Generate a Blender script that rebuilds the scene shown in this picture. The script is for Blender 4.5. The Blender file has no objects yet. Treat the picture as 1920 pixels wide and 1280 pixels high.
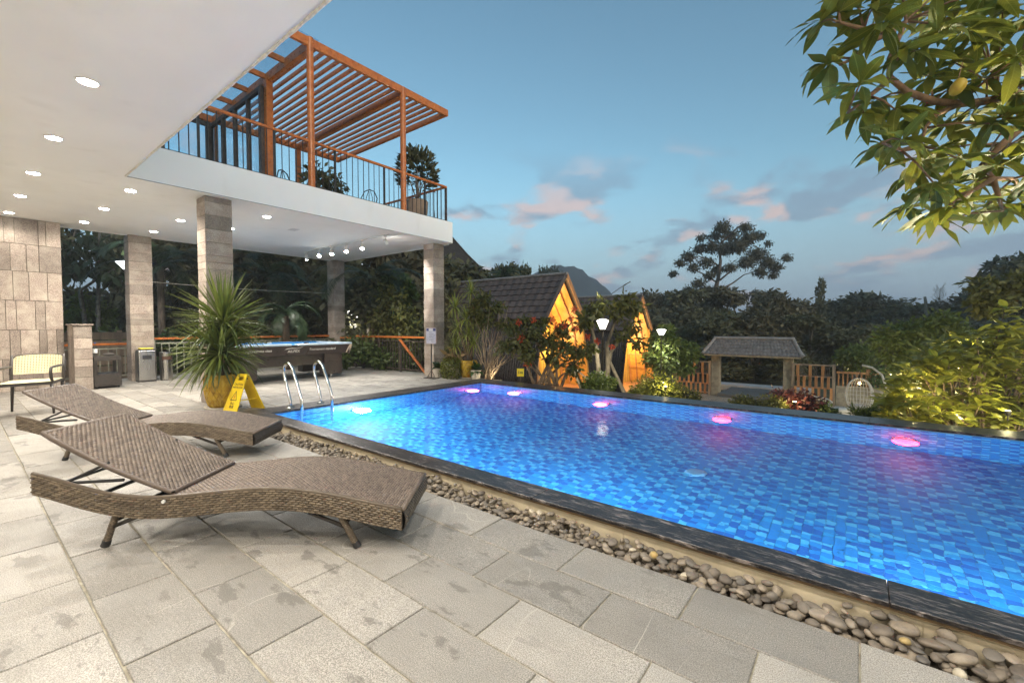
import bpy, bmesh, math, random
from math import sin, cos, pi, radians, sqrt
import numpy as np
from mathutils import Vector, Matrix, Quaternion, Euler

sc = bpy.context.scene
COL = sc.collection
rnd = random.Random(11)

# ------------------------------------------------------------------ camera
cam = bpy.data.cameras.new('camera')
cam.lens = 36.0 * 826.0 / 1920.0
cam.sensor_width = 36.0
cam.clip_start = 0.05
cam.clip_end = 4000.0
camo = bpy.data.objects.new('camera', cam)
COL.objects.link(camo)
camo.location = (0, 0, 1.2)
camo.rotation_euler = (radians(90 - 1.94), 0, radians(38.2))
sc.camera = camo

# ------------------------------------------------------------------ world: dusk sky with clouds
SUN_EL, SUN_AZ = radians(19.0), radians(120.0)      # azimuth clockwise from +Y
world = bpy.data.worlds.new('World')
sc.world = world
world.use_nodes = True
wn, wl = world.node_tree.nodes, world.node_tree.links
wn.clear()
def wnode(t, **k):
    n = wn.new(t)
    for a, b in k.items(): setattr(n, a, b)
    return n
def wmath(op, a, b=None, c=None, clamp=False):
    n = wn.new('ShaderNodeMath'); n.operation = op; n.use_clamp = clamp
    for i, s in enumerate((a, b, c)):
        if s is None: continue
        if isinstance(s, (int, float)): n.inputs[i].default_value = s
        else: wl.new(s, n.inputs[i])
    return n.outputs[0]
def wmix(fac, a, b):
    n = wn.new('ShaderNodeMix'); n.data_type = 'RGBA'
    for s, i in ((fac, 0), (a, 6), (b, 7)):
        if isinstance(s, (int, float)): n.inputs[i].default_value = s
        elif isinstance(s, tuple): n.inputs[i].default_value = (*s, 1)
        else: wl.new(s, n.inputs[i])
    return n.outputs[2]
sky = wnode('ShaderNodeTexSky', sky_type='NISHITA', sun_disc=False, sun_elevation=SUN_EL,
            sun_rotation=SUN_AZ, altitude=100.0, air_density=1.0, dust_density=0.6, ozone_density=3.2)
tc = wnode('ShaderNodeTexCoord')
sep = wnode('ShaderNodeSeparateXYZ'); wl.new(tc.outputs['Generated'], sep.inputs[0])
zz = wmath('MAXIMUM', sep.outputs[2], 0.0)
den = wmath('ADD', zz, 0.30)
cmb = wnode('ShaderNodeCombineXYZ')
wl.new(wmath('DIVIDE', sep.outputs[0], den), cmb.inputs[0])
wl.new(wmath('DIVIDE', sep.outputs[1], den), cmb.inputs[1])
def wnoise(scale, detail, rough, off=0.0):
    mp = wnode('ShaderNodeMapping'); mp.inputs['Location'].default_value = (off, off * 0.7, off * 1.3)
    wl.new(cmb.outputs[0], mp.inputs[0])
    n = wnode('ShaderNodeTexNoise'); n.inputs['Scale'].default_value = scale
    n.inputs['Detail'].default_value = detail; n.inputs['Roughness'].default_value = rough
    n.inputs['Distortion'].default_value = 0.25
    wl.new(mp.outputs[0], n.inputs['Vector']); return n.outputs['Fac']
def wramp(v, a, b):
    n = wn.new('ShaderNodeMapRange'); n.interpolation_type = 'SMOOTHSTEP'
    n.inputs[1].default_value = a; n.inputs[2].default_value = b
    wl.new(v, n.inputs[0]); return n.outputs[0]
OFF = 66.6
big = wnoise(2.3, 3, 0.5, OFF)
fine = wnoise(6.5, 5, 0.55, OFF*.7)
cl = wmath('ADD', wmath('MULTIPLY', big, 0.62), wmath('MULTIPLY', fine, 0.38))
mask = wmath('MULTIPLY', wramp(cl, 0.50, 0.60), wramp(sep.outputs[2], 0.40, 0.24))
lit = wramp(wnoise(4.2, 3, 0.5, 9.1), 0.47, 0.62)
lum = wmath('MULTIPLY', lit, 1.0)
# sky graded a little towards the greyer dusk of the photograph
hs = wnode('ShaderNodeHueSaturation'); hs.inputs['Saturation'].default_value = 1.0
tint = wnode('ShaderNodeMix', data_type='RGBA', blend_type='MULTIPLY'); tint.inputs[0].default_value = 1.0
wl.new(sky.outputs[0], tint.inputs[6]); tint.inputs[7].default_value = (.545, .60, .47, 1)
wl.new(tint.outputs[2], hs.inputs['Color'])
ccol = wmix(lum, (.70, .95, 1.26), (2.3, 1.55, 1.35))
bank = wramp(sep.outputs[2], 0.34, 0.02)
skyb = wmix(wmath('MULTIPLY', bank, 0.93), hs.outputs[0], (.93, 1.18, 1.50))
skyc = wmix(wmath('MULTIPLY', mask, 0.72), skyb, ccol)
bg = wnode('ShaderNodeBackground'); bg.inputs[1].default_value = 0.141
wl.new(skyc, bg.inputs[0])
wo = wnode('ShaderNodeOutputWorld'); wl.new(bg.outputs[0], wo.inputs[0])

# ------------------------------------------------------------------ last glow of the low sun
sl = bpy.data.lights.new('sun', 'SUN')
sl.energy = 0.62
sl.angle = radians(25)
sl.color = (1.0, 0.82, 0.66)
slo = bpy.data.objects.new('sun', sl); COL.objects.link(slo)
sd = Vector((sin(SUN_AZ) * cos(radians(19)), cos(SUN_AZ) * cos(radians(19)), sin(radians(19))))
slo.rotation_euler = sd.to_track_quat('Z', 'Y').to_euler()

sc.view_settings.view_transform = 'Standard'
sc.view_settings.look = 'None'
sc.view_settings.gamma = 1.0
sc.view_settings.use_curve_mapping = False
sc.view_settings.exposure = 1.42
sc.render.engine = 'CYCLES'
cy = sc.cycles
cy.use_denoising = True
cy.use_adaptive_sampling = True
cy.adaptive_threshold = 0.03
try: cy.denoiser = 'OPENIMAGEDENOISE'
except Exception: pass
cy.max_bounces = 7
cy.diffuse_bounces = 3
cy.glossy_bounces = 2
cy.transmission_bounces = 4
cy.transparent_max_bounces = 24
cy.sample_clamp_indirect = 4.0
cy.caustics_reflective = False
cy.blur_glossy = 0.5

# ------------------------------------------------------------------ helpers: materials
MATS = {}
def newmat(name):
    m = bpy.data.materials.new(name); m.use_nodes = True
    nt = m.node_tree; nt.nodes.clear(); MATS[name] = m
    return m, nt
class NT:
    """small wrapper that makes node graphs short to write"""
    def __init__(s, name):
        s.m, s.t = newmat(name)
    def n(s, t, **k):
        n = s.t.nodes.new(t)
        for a, b in k.items(): setattr(n, a, b)
        return n
    def set(s, sock, v):
        if v is None: return
        if isinstance(v, (int, float)): sock.default_value = v
        elif isinstance(v, (tuple, list)):
            sock.default_value = tuple(v) if len(v) == len(sock.default_value) else (*v, 1)
        else: s.t.links.new(v, sock)
    def math(s, op, a, b=None, clamp=False):
        n = s.n('ShaderNodeMath', operation=op, use_clamp=clamp)
        s.set(n.inputs[0], a); s.set(n.inputs[1], b); return n.outputs[0]
    def mix(s, f, a, b, blend='MIX'):
        n = s.n('ShaderNodeMix', data_type='RGBA', blend_type=blend)
        s.set(n.inputs[0], f); s.set(n.inputs[6], a); s.set(n.inputs[7], b); return n.outputs[2]
    def pos(s, scale=(1, 1, 1), loc=(0, 0, 0), obj=False):
        if obj: src = s.n('ShaderNodeTexCoord').outputs['Object']
        else: src = s.n('ShaderNodeNewGeometry').outputs['Position']
        mp = s.n('ShaderNodeMapping'); s.set(mp.inputs['Scale'], scale); s.set(mp.inputs['Location'], loc)
        s.t.links.new(src, mp.inputs[0]); return mp.outputs[0]
    def noise(s, vec, scale, detail=3, rough=.55, dist=0):
        n = s.n('ShaderNodeTexNoise'); s.set(n.inputs['Vector'], vec); s.set(n.inputs['Scale'], scale)
        s.set(n.inputs['Detail'], detail); s.set(n.inputs['Roughness'], rough); s.set(n.inputs['Distortion'], dist)
        return n.outputs['Fac']
    def voro(s, vec, scale, feature='F1', out='Distance'):
        n = s.n('ShaderNodeTexVoronoi', feature=feature); s.set(n.inputs['Vector'], vec); s.set(n.inputs['Scale'], scale)
        return n.outputs[out]
    def rng(s, v, a, b, c=0., d=1., smooth=True):
        n = s.n('ShaderNodeMapRange', interpolation_type='SMOOTHSTEP' if smooth else 'LINEAR')
        s.set(n.inputs[0], v); s.set(n.inputs[1], a); s.set(n.inputs[2], b); s.set(n.inputs[3], c); s.set(n.inputs[4], d)
        return n.outputs[0]
    def orand(s): return s.n('ShaderNodeObjectInfo').outputs['Random']
    def tone(s): return s.n('ShaderNodeAttribute', attribute_name='tone').outputs['Fac']
    def bump(s, h, strength=.3, dist=.01, normal=None):
        n = s.n('ShaderNodeBump'); s.set(n.inputs['Strength'], strength); s.set(n.inputs['Distance'], dist)
        s.set(n.inputs['Height'], h)
        if normal is not None: s.set(n.inputs['Normal'], normal)
        return n.outputs[0]
    def bsdf(s, col, rough=.6, metal=0, normal=None, **k):
        n = s.n('ShaderNodeBsdfPrincipled')
        s.set(n.inputs['Base Color'], col); s.set(n.inputs['Roughness'], rough); s.set(n.inputs['Metallic'], metal)
        if normal is not None: s.set(n.inputs['Normal'], normal)
        for a, b in k.items(): s.set(n.inputs[a.replace('_', ' ')], b)
        return n.outputs[0]
    def out(s, sh):
        o = s.n('ShaderNodeOutputMaterial'); s.t.links.new(sh, o.inputs[0]); return s.m

def plain(name, c1, c2=None, scale=6, rough=.6, metal=0, bump=0, bscale=40, rv=0.0, stretch=(1, 1, 1), obj=False, detail=4, **k):
    """two-tone noise material with optional fine relief and per-object variation"""
    g = NT(name)
    p = g.pos(stretch, obj=obj)
    c2 = c2 or tuple(x * .8 for x in c1)
    col = g.mix(g.rng(g.noise(p, scale, detail), .35, .65), c1, c2)
    if rv:
        f = g.math('ADD', g.math('MULTIPLY', g.orand(), rv), 1 - rv / 2)
        cc = g.n('ShaderNodeCombineXYZ')
        for i in range(3): g.t.links.new(f, cc.inputs[i])
        col = g.mix(1.0, col, cc.outputs[0], 'MULTIPLY')
    nrm = g.bump(g.noise(p, bscale, 3), bump, .004) if bump else None
    r = g.rng(g.noise(p, scale * 2.3, 3), .3, .7, max(0, rough - .08), min(1, rough + .08))
    return g.out(g.bsdf(col, r, metal, nrm, **k))

def leafmat_rib(name, c1, c2, rib, rough=.4, trans=.3, tcol=None, rw=.0022):
    """leaf of a single object: paler midrib and side veins along its own axes"""
    g = NT(name)
    oc = g.n('ShaderNodeTexCoord').outputs['Object']; sp = g.n('ShaderNodeSeparateXYZ'); g.t.links.new(oc, sp.inputs[0])
    ay = g.math('ABSOLUTE', sp.outputs[1])
    mid = g.rng(ay, rw*.6, rw*1.5, 1, 0)
    vx = g.math('SUBTRACT', sp.outputs[0], g.math('MULTIPLY', ay, .9))
    vein = g.rng(g.math('ABSOLUTE', g.math('SUBTRACT', g.math('FRACT', g.math('MULTIPLY', vx, 62.0)), .5)), .36, .5, 0, .35)
    fac = g.math('ADD', g.math('MULTIPLY', g.orand(), .8), g.math('MULTIPLY', g.math('SUBTRACT', g.noise(g.pos(), 2.2, 2), .4), .6), clamp=True)
    col = g.mix(fac, c1, c2)
    col = g.mix(g.math('MAXIMUM', g.math('MULTIPLY', mid, .75), vein), col, rib)
    s1 = g.bsdf(col, rough, 0, g.bump(g.math('MAXIMUM', mid, vein), .35, .003))
    tr = g.n('ShaderNodeBsdfTranslucent'); g.set(tr.inputs[0], g.mix(.5, col, tcol or c2))
    mx = g.n('ShaderNodeMixShader'); g.set(mx.inputs[0], trans)
    g.t.links.new(s1, mx.inputs[1]); g.t.links.new(tr.outputs[0], mx.inputs[2])
    return g.out(mx.outputs[0])

def emit(name, col, strength):
    g = NT(name)
    e = g.n('ShaderNodeEmission'); g.set(e.inputs[0], col); g.set(e.inputs[1], strength)
    return g.out(e.outputs[0])

def leafmat(name, c1, c2, rough=.45, trans=.3, scale=3, tone=True, tcol=None):
    """leaf: glossy top plus some light let through"""
    g = NT(name)
    f = g.tone() if tone else g.orand()
    n = g.noise(g.pos(), scale, 2)
    fac = g.math('ADD', g.math('MULTIPLY', f, .75), g.math('MULTIPLY', g.math('SUBTRACT', n, .35), .7), clamp=True)
    col = g.mix(fac, c1, c2)
    s1 = g.bsdf(col, rough)
    tr = g.n('ShaderNodeBsdfTranslucent'); g.set(tr.inputs[0], g.mix(.5, col, tcol or c2))
    mx = g.n('ShaderNodeMixShader'); g.set(mx.inputs[0], trans)
    g.t.links.new(s1, mx.inputs[1]); g.t.links.new(tr.outputs[0], mx.inputs[2])
    return g.out(mx.outputs[0])

# ------------------------------------------------------------------ helpers: objects
def tag(o, label=None, cat=None, group=None, kind=None):
    if label: o['label'] = label
    if cat: o['category'] = cat
    if group: o['group'] = group
    if kind: o['kind'] = kind
    return o
def thing(name, label, cat, loc=(0, 0, 0), rz=0.0, group=None):
    o = bpy.data.objects.new(name, None); COL.objects.link(o)
    o.empty_display_size = .1
    o.location = loc; o.rotation_euler = (0, 0, rz)
    return tag(o, label, cat, group)
def wloc(o):
    p = Vector((0, 0, 0))
    while o is not None: p += Vector(o.location); o = o.parent
    return p
def link(name, me, parent=None, loc=None, rot=None, scale=None):
    o = bpy.data.objects.new(name, me); COL.objects.link(o)
    if parent is not None: o.parent = parent
    if loc is not None: o.location = loc
    if rot is not None: o.rotation_euler = rot
    if scale is not None: o.scale = scale
    return o
def copy_tree(o, parent=None):
    c = o.copy(); COL.objects.link(c); c.parent = parent
    for ch in list(o.children): copy_tree(ch, c)
    return c

class MB:
    def __init__(s): s.v = []; s.f = []; s.mi = []; s.t = []; s.cm = 0; s.ct = .5
    def add(s, vs, fs):
        b = len(s.v); s.v.extend([tuple(v) for v in vs])
        for f in fs:
            s.f.append(tuple(i + b for i in f)); s.mi.append(s.cm); s.t.append(s.ct)
        return s
    def box(s, x0, x1, y0, y1, z0, z1):
        return s.add([(x0,y0,z0),(x1,y0,z0),(x1,y1,z0),(x0,y1,z0),(x0,y0,z1),(x1,y0,z1),(x1,y1,z1),(x0,y1,z1)],
                     [(0,3,2,1),(4,5,6,7),(0,1,5,4),(1,2,6,5),(2,3,7,6),(3,0,4,7)])
    def obox(s, c, a, b, n):
        c, a, b, n = Vector(c), Vector(a), Vector(b), Vector(n)
        vs = [c + i*a + j*b + k*n for k in (-1, 1) for j, i in ((-1,-1),(-1,1),(1,1),(1,-1))]
        return s.add(vs, [(0,3,2,1),(4,5,6,7),(0,1,5,4),(1,2,6,5),(2,3,7,6),(3,0,4,7)])
    def bar(s, p, q, w, h=None, up=(0,0,1)):
        """rectangular bar from p to q, w across, h along up"""
        p, q = Vector(p), Vector(q); d = q - p; L = d.length; d /= L
        u = Vector(up)
        if abs(d.dot(u)) > .98: u = Vector((1, 0, 0))
        x = d.cross(u).normalized(); u = x.cross(d).normalized()
        return s.obox((p + q) / 2, d * L / 2, x * w / 2, u * (h or w) / 2)
    def tube(s, pts, r, n=8, cap=True):
        pts = [Vector(p) for p in pts]; m = len(pts)
        rs = r if isinstance(r, (list, tuple)) else [r] * m
        d0 = (pts[1] - pts[0]).normalized()
        ref = Vector((0, 0, 1)) if abs(d0.z) < .9 else Vector((1, 0, 0))
        x = d0.cross(ref).normalized(); vs = []
        for i in range(m):
            d = (pts[min(i+1, m-1)] - pts[max(i-1, 0)]).normalized()
            x = (x - d * x.dot(d)).normalized(); y = d.cross(x)
            for k in range(n):
                a = 2 * pi * k / n; vs.append(pts[i] + (x * cos(a) + y * sin(a)) * rs[i])
        fs = [(i*n+k, i*n+(k+1)%n, (i+1)*n+(k+1)%n, (i+1)*n+k) for i in range(m-1) for k in range(n)]
        if cap: fs += [tuple(range(n-1, -1, -1)), tuple(range((m-1)*n, m*n))]
        return s.add(vs, fs)
    def lathe(s, prof, n=24, c=(0, 0, 0), cap=True):
        vs = [(c[0] + r*cos(2*pi*k/n), c[1] + r*sin(2*pi*k/n), c[2] + z) for r, z in prof for k in range(n)]
        m = len(prof)
        fs = [(i*n+k, i*n+(k+1)%n, (i+1)*n+(k+1)%n, (i+1)*n+k) for i in range(m-1) for k in range(n)]
        if cap: fs += [tuple(range(n-1, -1, -1)), tuple(range((m-1)*n, m*n))]
        return s.add(vs, fs)
    def prism(s, poly, fn, a, b):
        """extrude a 2D polygon: fn(u, v, t) -> xyz for t in (a, b)"""
        n = len(poly)
        vs = [fn(u, v, a) for u, v in poly] + [fn(u, v, b) for u, v in poly]
        fs = [tuple(range(n-1, -1, -1)), tuple(range(n, 2*n))] + [(i, (i+1)%n, n+(i+1)%n, n+i) for i in range(n)]
        return s.add(vs, fs)
    def mesh(s, name, mats, smooth=False, bevel=0, off=None, segs=1, recalc=True):
        v = s.v
        if off is not None: v = [(a-off[0], b-off[1], c-off[2]) for a, b, c in v]
        me = bpy.data.meshes.new(name); me.from_pydata(v, [], s.f)
        for m in (mats if isinstance(mats, (list, tuple)) else [mats]): me.materials.append(m)
        me.polygons.foreach_set('material_index', s.mi)
        if len(set(s.t)) > 1:
            at = me.attributes.new('tone', 'FLOAT', 'FACE'); at.data.foreach_set('value', s.t)
        if bevel or recalc:
            bm = bmesh.new(); bm.from_mesh(me)
            if recalc: bmesh.ops.recalc_face_normals(bm, faces=bm.faces)
            if bevel:
                bmesh.ops.bevel(bm, geom=list(bm.edges), offset=bevel, segments=segs, affect='EDGES', profile=.5)
            bm.to_mesh(me); bm.free()
        if smooth: me.polygons.foreach_set('use_smooth', [True] * len(me.polygons))
        me.update(); return me
    def build(s, name, mats, parent=None, smooth=False, bevel=0, w=False, kind=None, segs=1, recalc=True, label=None):
        off = wloc(parent) if (w and parent is not None) else None
        o = link(name, s.mesh(name, mats, smooth, bevel, off, segs, recalc), parent)
        if kind: o['kind'] = kind
        if label: o['label'] = label
        return o
def smooth_angle(o, deg=35):
    me = o.data
    me.polygons.foreach_set('use_smooth', [True] * len(me.polygons))
    bm = bmesh.new(); bm.from_mesh(me); lim = radians(deg)
    for e in bm.edges:
        if len(e.link_faces) == 2 and e.calc_face_angle(0) > lim: e.smooth = False
    bm.to_mesh(me); bm.free()
    return o

def arr_mesh(name, V, F, mat, tone=None, smooth=False):
    """mesh from numpy arrays (quads or triangles)"""
    me = bpy.data.meshes.new(name)
    V = np.asarray(V, np.float32); F = np.asarray(F, np.int32); k = F.shape[1]
    me.vertices.add(len(V)); me.vertices.foreach_set('co', V.ravel())
    me.loops.add(F.size); me.loops.foreach_set('vertex_index', F.ravel())
    me.polygons.add(len(F)); me.polygons.foreach_set('loop_start', np.arange(0, F.size, k, dtype=np.int32))
    me.polygons.foreach_set('loop_total', np.full(len(F), k, np.int32))
    if smooth: me.polygons.foreach_set('use_smooth', np.ones(len(F), bool))
    me.materials.append(mat)
    if tone is not None:
        at = me.attributes.new('tone', 'FLOAT', 'FACE'); at.data.foreach_set('value', np.asarray(tone, np.float32))
    me.update(calc_edges=True); me.validate(); return me

def text_mesh(txt, size, mat, depth=.002, bold=0.0, align='CENTER'):
    cu = bpy.data.curves.new('txt', 'FONT'); cu.body = txt; cu.size = size; cu.extrude = depth; cu.offset = bold
    cu.align_x = align; cu.align_y = 'CENTER'; cu.resolution_u = 2
    o = bpy.data.objects.new('txt', cu); COL.objects.link(o)
    dg = bpy.context.evaluated_depsgraph_get(); dg.update()
    me = bpy.data.meshes.new_from_object(o.evaluated_get(dg))
    bpy.data.objects.remove(o); bpy.data.curves.remove(cu)
    me.materials.clear(); me.materials.append(mat); return me

# camera-space helper used only to rank pieces by how large they show
CAMP = Vector((0, 0, 1.2)); _y = radians(38.2)
FWD = Vector((-sin(_y), cos(_y), 0)); RGT = Vector((cos(_y), sin(_y), 0))
def seen(p):
    d = Vector(p) - CAMP; z = d.dot(FWD)
    if z < .3: return None
    x = d.dot(RGT) / z; y = d.z / z
    return z if abs(x) < 1.25 and -.86 < y < .82 else None

# ================================================================== materials
def mat_paver():
    g = NT('grey_granite')
    orn = g.orand(); ofs = g.n('ShaderNodeCombineXYZ')
    g.t.links.new(g.math('MULTIPLY', orn, 37.0), ofs.inputs[0]); g.t.links.new(g.math('MULTIPLY', orn, 91.0), ofs.inputs[1])
    def shifted(scale=(1, 1, 1)):
        va = g.n('ShaderNodeVectorMath', operation='ADD'); g.t.links.new(g.pos(), va.inputs[0]); g.t.links.new(ofs.outputs[0], va.inputs[1])
        mp = g.n('ShaderNodeMapping'); g.set(mp.inputs['Scale'], scale); g.t.links.new(va.outputs[0], mp.inputs[0]); return mp.outputs[0]
    p = shifted()
    sp = g.rng(g.noise(p, 230, 2, .75), .34, .68)
    blot = g.rng(g.noise(p, 3.0, 4, .6), .3, .72)
    base = g.mix(sp, (.165, .151, .133), (.515, .478, .425))
    base = g.mix(g.math('MULTIPLY', blot, .52), base, (.24, .225, .20))
    # grain drawn along the stone
    gr = g.noise(shifted((1.5, 16, 4)), 4, 4, .6)
    base = g.mix(g.rng(gr, .48, .78, 0, .38), base, (.20, .19, .17))
    rv = g.math('ADD', g.math('MULTIPLY', g.orand(), .46), .77)
    cc = g.n('ShaderNodeCombineXYZ')
    for i in range(3): g.t.links.new(rv, cc.inputs[i])
    base = g.mix(1.0, base, cc.outputs[0], 'MULTIPLY')
    # light mineral veins, only here and there
    vn = g.noise(shifted((2.6, .7, 1)), 1.2, 1, .4, .25)
    ve = g.rng(g.math('ABSOLUTE', g.math('SUBTRACT', vn, .5)), .0, .0040, 1, 0)
    vm = g.rng(g.noise(p, 1.3, 2), .50, .60)
    base = g.mix(g.math('MULTIPLY', g.math('MULTIPLY', ve, vm), .5), base, (.62, .58, .50))
    # damp stains left by wet feet, drawn out along the stone
    st = g.rng(g.noise(g.pos((3.4, 6.5, 1), (7, 2, 0)), 1.0, 5, .62), .565, .62)
    zone = g.rng(g.noise(g.pos(), .55, 2), .42, .52)
    base = g.mix(g.math('MULTIPLY', g.math('MULTIPLY', st, zone), .58), base, (.12, .11, .095))
    h = g.math('ADD', g.noise(p, 170, 2, .7), g.math('MULTIPLY', g.noise(p, 18, 3), .8))
    return g.out(g.bsdf(base, g.rng(g.noise(p, 4, 3), .35, .65, .45, .68), 0, g.bump(h, .35, .003)))
def mat_clad():
    g = NT('lava_stone')
    p = g.pos()
    sp = g.rng(g.noise(p, 90, 3, .7), .35, .68)
    base = g.mix(sp, (.19, .150, .125), (.44, .36, .30))
    base = g.mix(g.rng(g.noise(p, 5, 4), .4, .7, 0, .5), base, (.50, .44, .36))
    rv = g.math('ADD', g.math('MULTIPLY', g.orand(), .55), .70)
    cc = g.n('ShaderNodeCombineXYZ')
    for i in range(3): g.t.links.new(rv, cc.inputs[i])
    base = g.mix(1.0, base, cc.outputs[0], 'MULTIPLY')
    pit = g.rng(g.voro(p, 95), .08, .26)
    base = g.mix(g.math('MULTIPLY', g.math('SUBTRACT', 1.0, pit), .55), base, (.09, .075, .06))
    h = g.math('ADD', g.math('MULTIPLY', pit, .7), g.noise(p, 60, 3))
    return g.out(g.bsdf(base, .8, 0, g.bump(h, .55, .006)))
def mat_coping():
    g = NT('black_streaked_granite')
    p = g.pos((5, 26, 9))
    n1 = g.noise(p, 1.5, 6, .68, 1.6)
    base = g.mix(g.rng(n1, .50, .68), (.014, .012, .013), (.24, .205, .19))
    base = g.mix(g.rng(g.noise(g.pos(), 60, 3), .45, .75, 0, .35), base, (.11, .095, .085))
    return g.out(g.bsdf(base, .34, 0, g.bump(n1, .06, .002), Specular_IOR_Level=.35))
def mat_tile():
    g = NT('blue_mosaic')
    t = g.tone()
    r = g.n('ShaderNodeValToRGB'); g.t.links.new(t, r.inputs[0])
    e = r.color_ramp; e.interpolation = 'CONSTANT'
    e.elements[0].position = 0; e.elements[0].color = (.022, .15, .50, 1)
    e.elements[1].position = .34; e.elements[1].color = (.026, .28, .68, 1)
    for ps, c in ((.66, (.032, .38, .76, 1)), (.84, (.11, .55, .84, 1))):
        x = e.elements.new(ps); x.color = c
    col = g.mix(g.rng(g.noise(g.pos(), 30, 2), .3, .7, 0, .25), r.outputs[0], (.01, .14, .5))
    return g.out(g.bsdf(col, .55))
def mat_tile_obj(name, c):
    g = NT(name)
    col = g.mix(g.rng(g.noise(g.pos(), 30, 2), .3, .7, 0, .25), c, (.01, .14, .5))
    return g.out(g.bsdf(col, .55))
def mat_water():
    g = NT('pool_water')
    p = g.pos((1, 1, 1))
    h = g.math('ADD', g.noise(p, 4.2, 2, .5), g.math('MULTIPLY', g.noise(p, 13, 2, .5), .25))
    nb = g.bump(h, .14, .03)
    rf = g.n('ShaderNodeBsdfRefraction'); g.set(rf.inputs['Color'], (.93, .98, 1.0)); g.set(rf.inputs['Roughness'], 0.0); g.set(rf.inputs['IOR'], 1.33); g.t.links.new(nb, rf.inputs['Normal'])
    gl = g.n('ShaderNodeBsdfGlossy'); g.set(gl.inputs['Roughness'], .05); g.t.links.new(nb, gl.inputs['Normal'])
    fr = g.n('ShaderNodeFresnel'); g.set(fr.inputs[0], 1.33); g.t.links.new(nb, fr.inputs['Normal'])
    mx = g.n('ShaderNodeMixShader'); g.t.links.new(g.math('MULTIPLY', fr.outputs[0], .42), mx.inputs[0])
    g.t.links.new(rf.outputs[0], mx.inputs[1]); g.t.links.new(gl.outputs[0], mx.inputs[2])
    return g.out(mx.outputs[0])
def mat_white():
    g = NT('white_render')
    p = g.pos()
    col = g.mix(g.rng(g.noise(p, .8, 4), .3, .7), (.88, .87, .84), (.82, .81, .78))
    col = g.mix(g.rng(g.noise(g.pos((1, 1, .25)), 3.5, 5), .55, .8, 0, .22), col, (.60, .58, .53))
    return g.out(g.bsdf(col, .75, 0, g.bump(g.noise(p, 120, 3), .12, .002)))
PAVER = mat_paver(); CLAD = mat_clad(); COPE = mat_coping(); TILE = mat_tile(); TILE1 = {.1: mat_tile_obj('mosaic_dark_blue', (.022, .15, .50)), .5: mat_tile_obj('mosaic_mid_blue', (.026, .28, .68)), .75: mat_tile_obj('mosaic_azure', (.032, .38, .76)), .93: mat_tile_obj('mosaic_pale_blue', (.11, .55, .84))}
WATER = mat_water(); WHITE = mat_white()
GROUT = plain('sandy_grout', (.44, .40, .31), (.26, .235, .18), 14, .9, bump=.4, bscale=90)
GROUTD = plain('dark_grout', (.30, .26, .20), (.17, .15, .12), 20, .9)
KERB = plain('cream_render', (.62, .53, .37), (.46, .39, .27), 5, .85, bump=.4, bscale=70)
ORANGE = plain('orange_paint', (.52, .155, .028), (.40, .11, .022), 9, .33, bump=.06, bscale=60)
DARKM = plain('dark_bronze_metal', (.045, .04, .037), (.07, .06, .05), 20, .42, .5)
BROWNM = plain('brown_painted_steel', (.10, .075, .06), (.06, .045, .04), 14, .5, .2)
STEEL = plain('polished_steel', (.78, .77, .75), (.66, .65, .63), 12, .12, 1.0)
BSTEEL = plain('brushed_steel', (.55, .53, .50), (.42, .40, .38), 3, .28, 1.0, stretch=(1, 1, .1))
BLACK = plain('black_plastic', (.02, .02, .021), (.035, .034, .034), 20, .45)
WHITEP = plain('white_enamel', (.80, .80, .78), (.70, .70, .68), 12, .4)
SOIL = plain('soil', (.07, .055, .04), (.035, .028, .02), 9, .95, bump=.7, bscale=30)
WOODW = plain('weathered_board', (.30, .22, .15), (.17, .125, .09), 6, .75, bump=.4, bscale=30, rv=.4, stretch=(1, 1, .2))
WOODO = plain('oiled_wood', (.50, .235, .085), (.30, .13, .05), 6, .55, bump=.25, bscale=40, rv=.5, stretch=(2, 2, .25))
def mat_glass(name, col=(.9, .95, 1), rough=.02):
    g = NT(name)
    tr = g.n('ShaderNodeBsdfTransparent'); g.set(tr.inputs[0], col)
    gl = g.n('ShaderNodeBsdfGlossy'); g.set(gl.inputs['Roughness'], rough)
    lw = g.n('ShaderNodeLayerWeight'); fr = g.math('ADD', g.math('MULTIPLY', g.math('POWER', lw.outputs['Facing'], 4.0), .5), .04)
    mx = g.n('ShaderNodeMixShader'); g.t.links.new(fr, mx.inputs[0])
    g.t.links.new(tr.outputs[0], mx.inputs[1]); g.t.links.new(gl.outputs[0], mx.inputs[2])
    return g.out(mx.outputs[0])
GLASS = mat_glass('window_glass', (.82, .9, .95))

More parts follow.
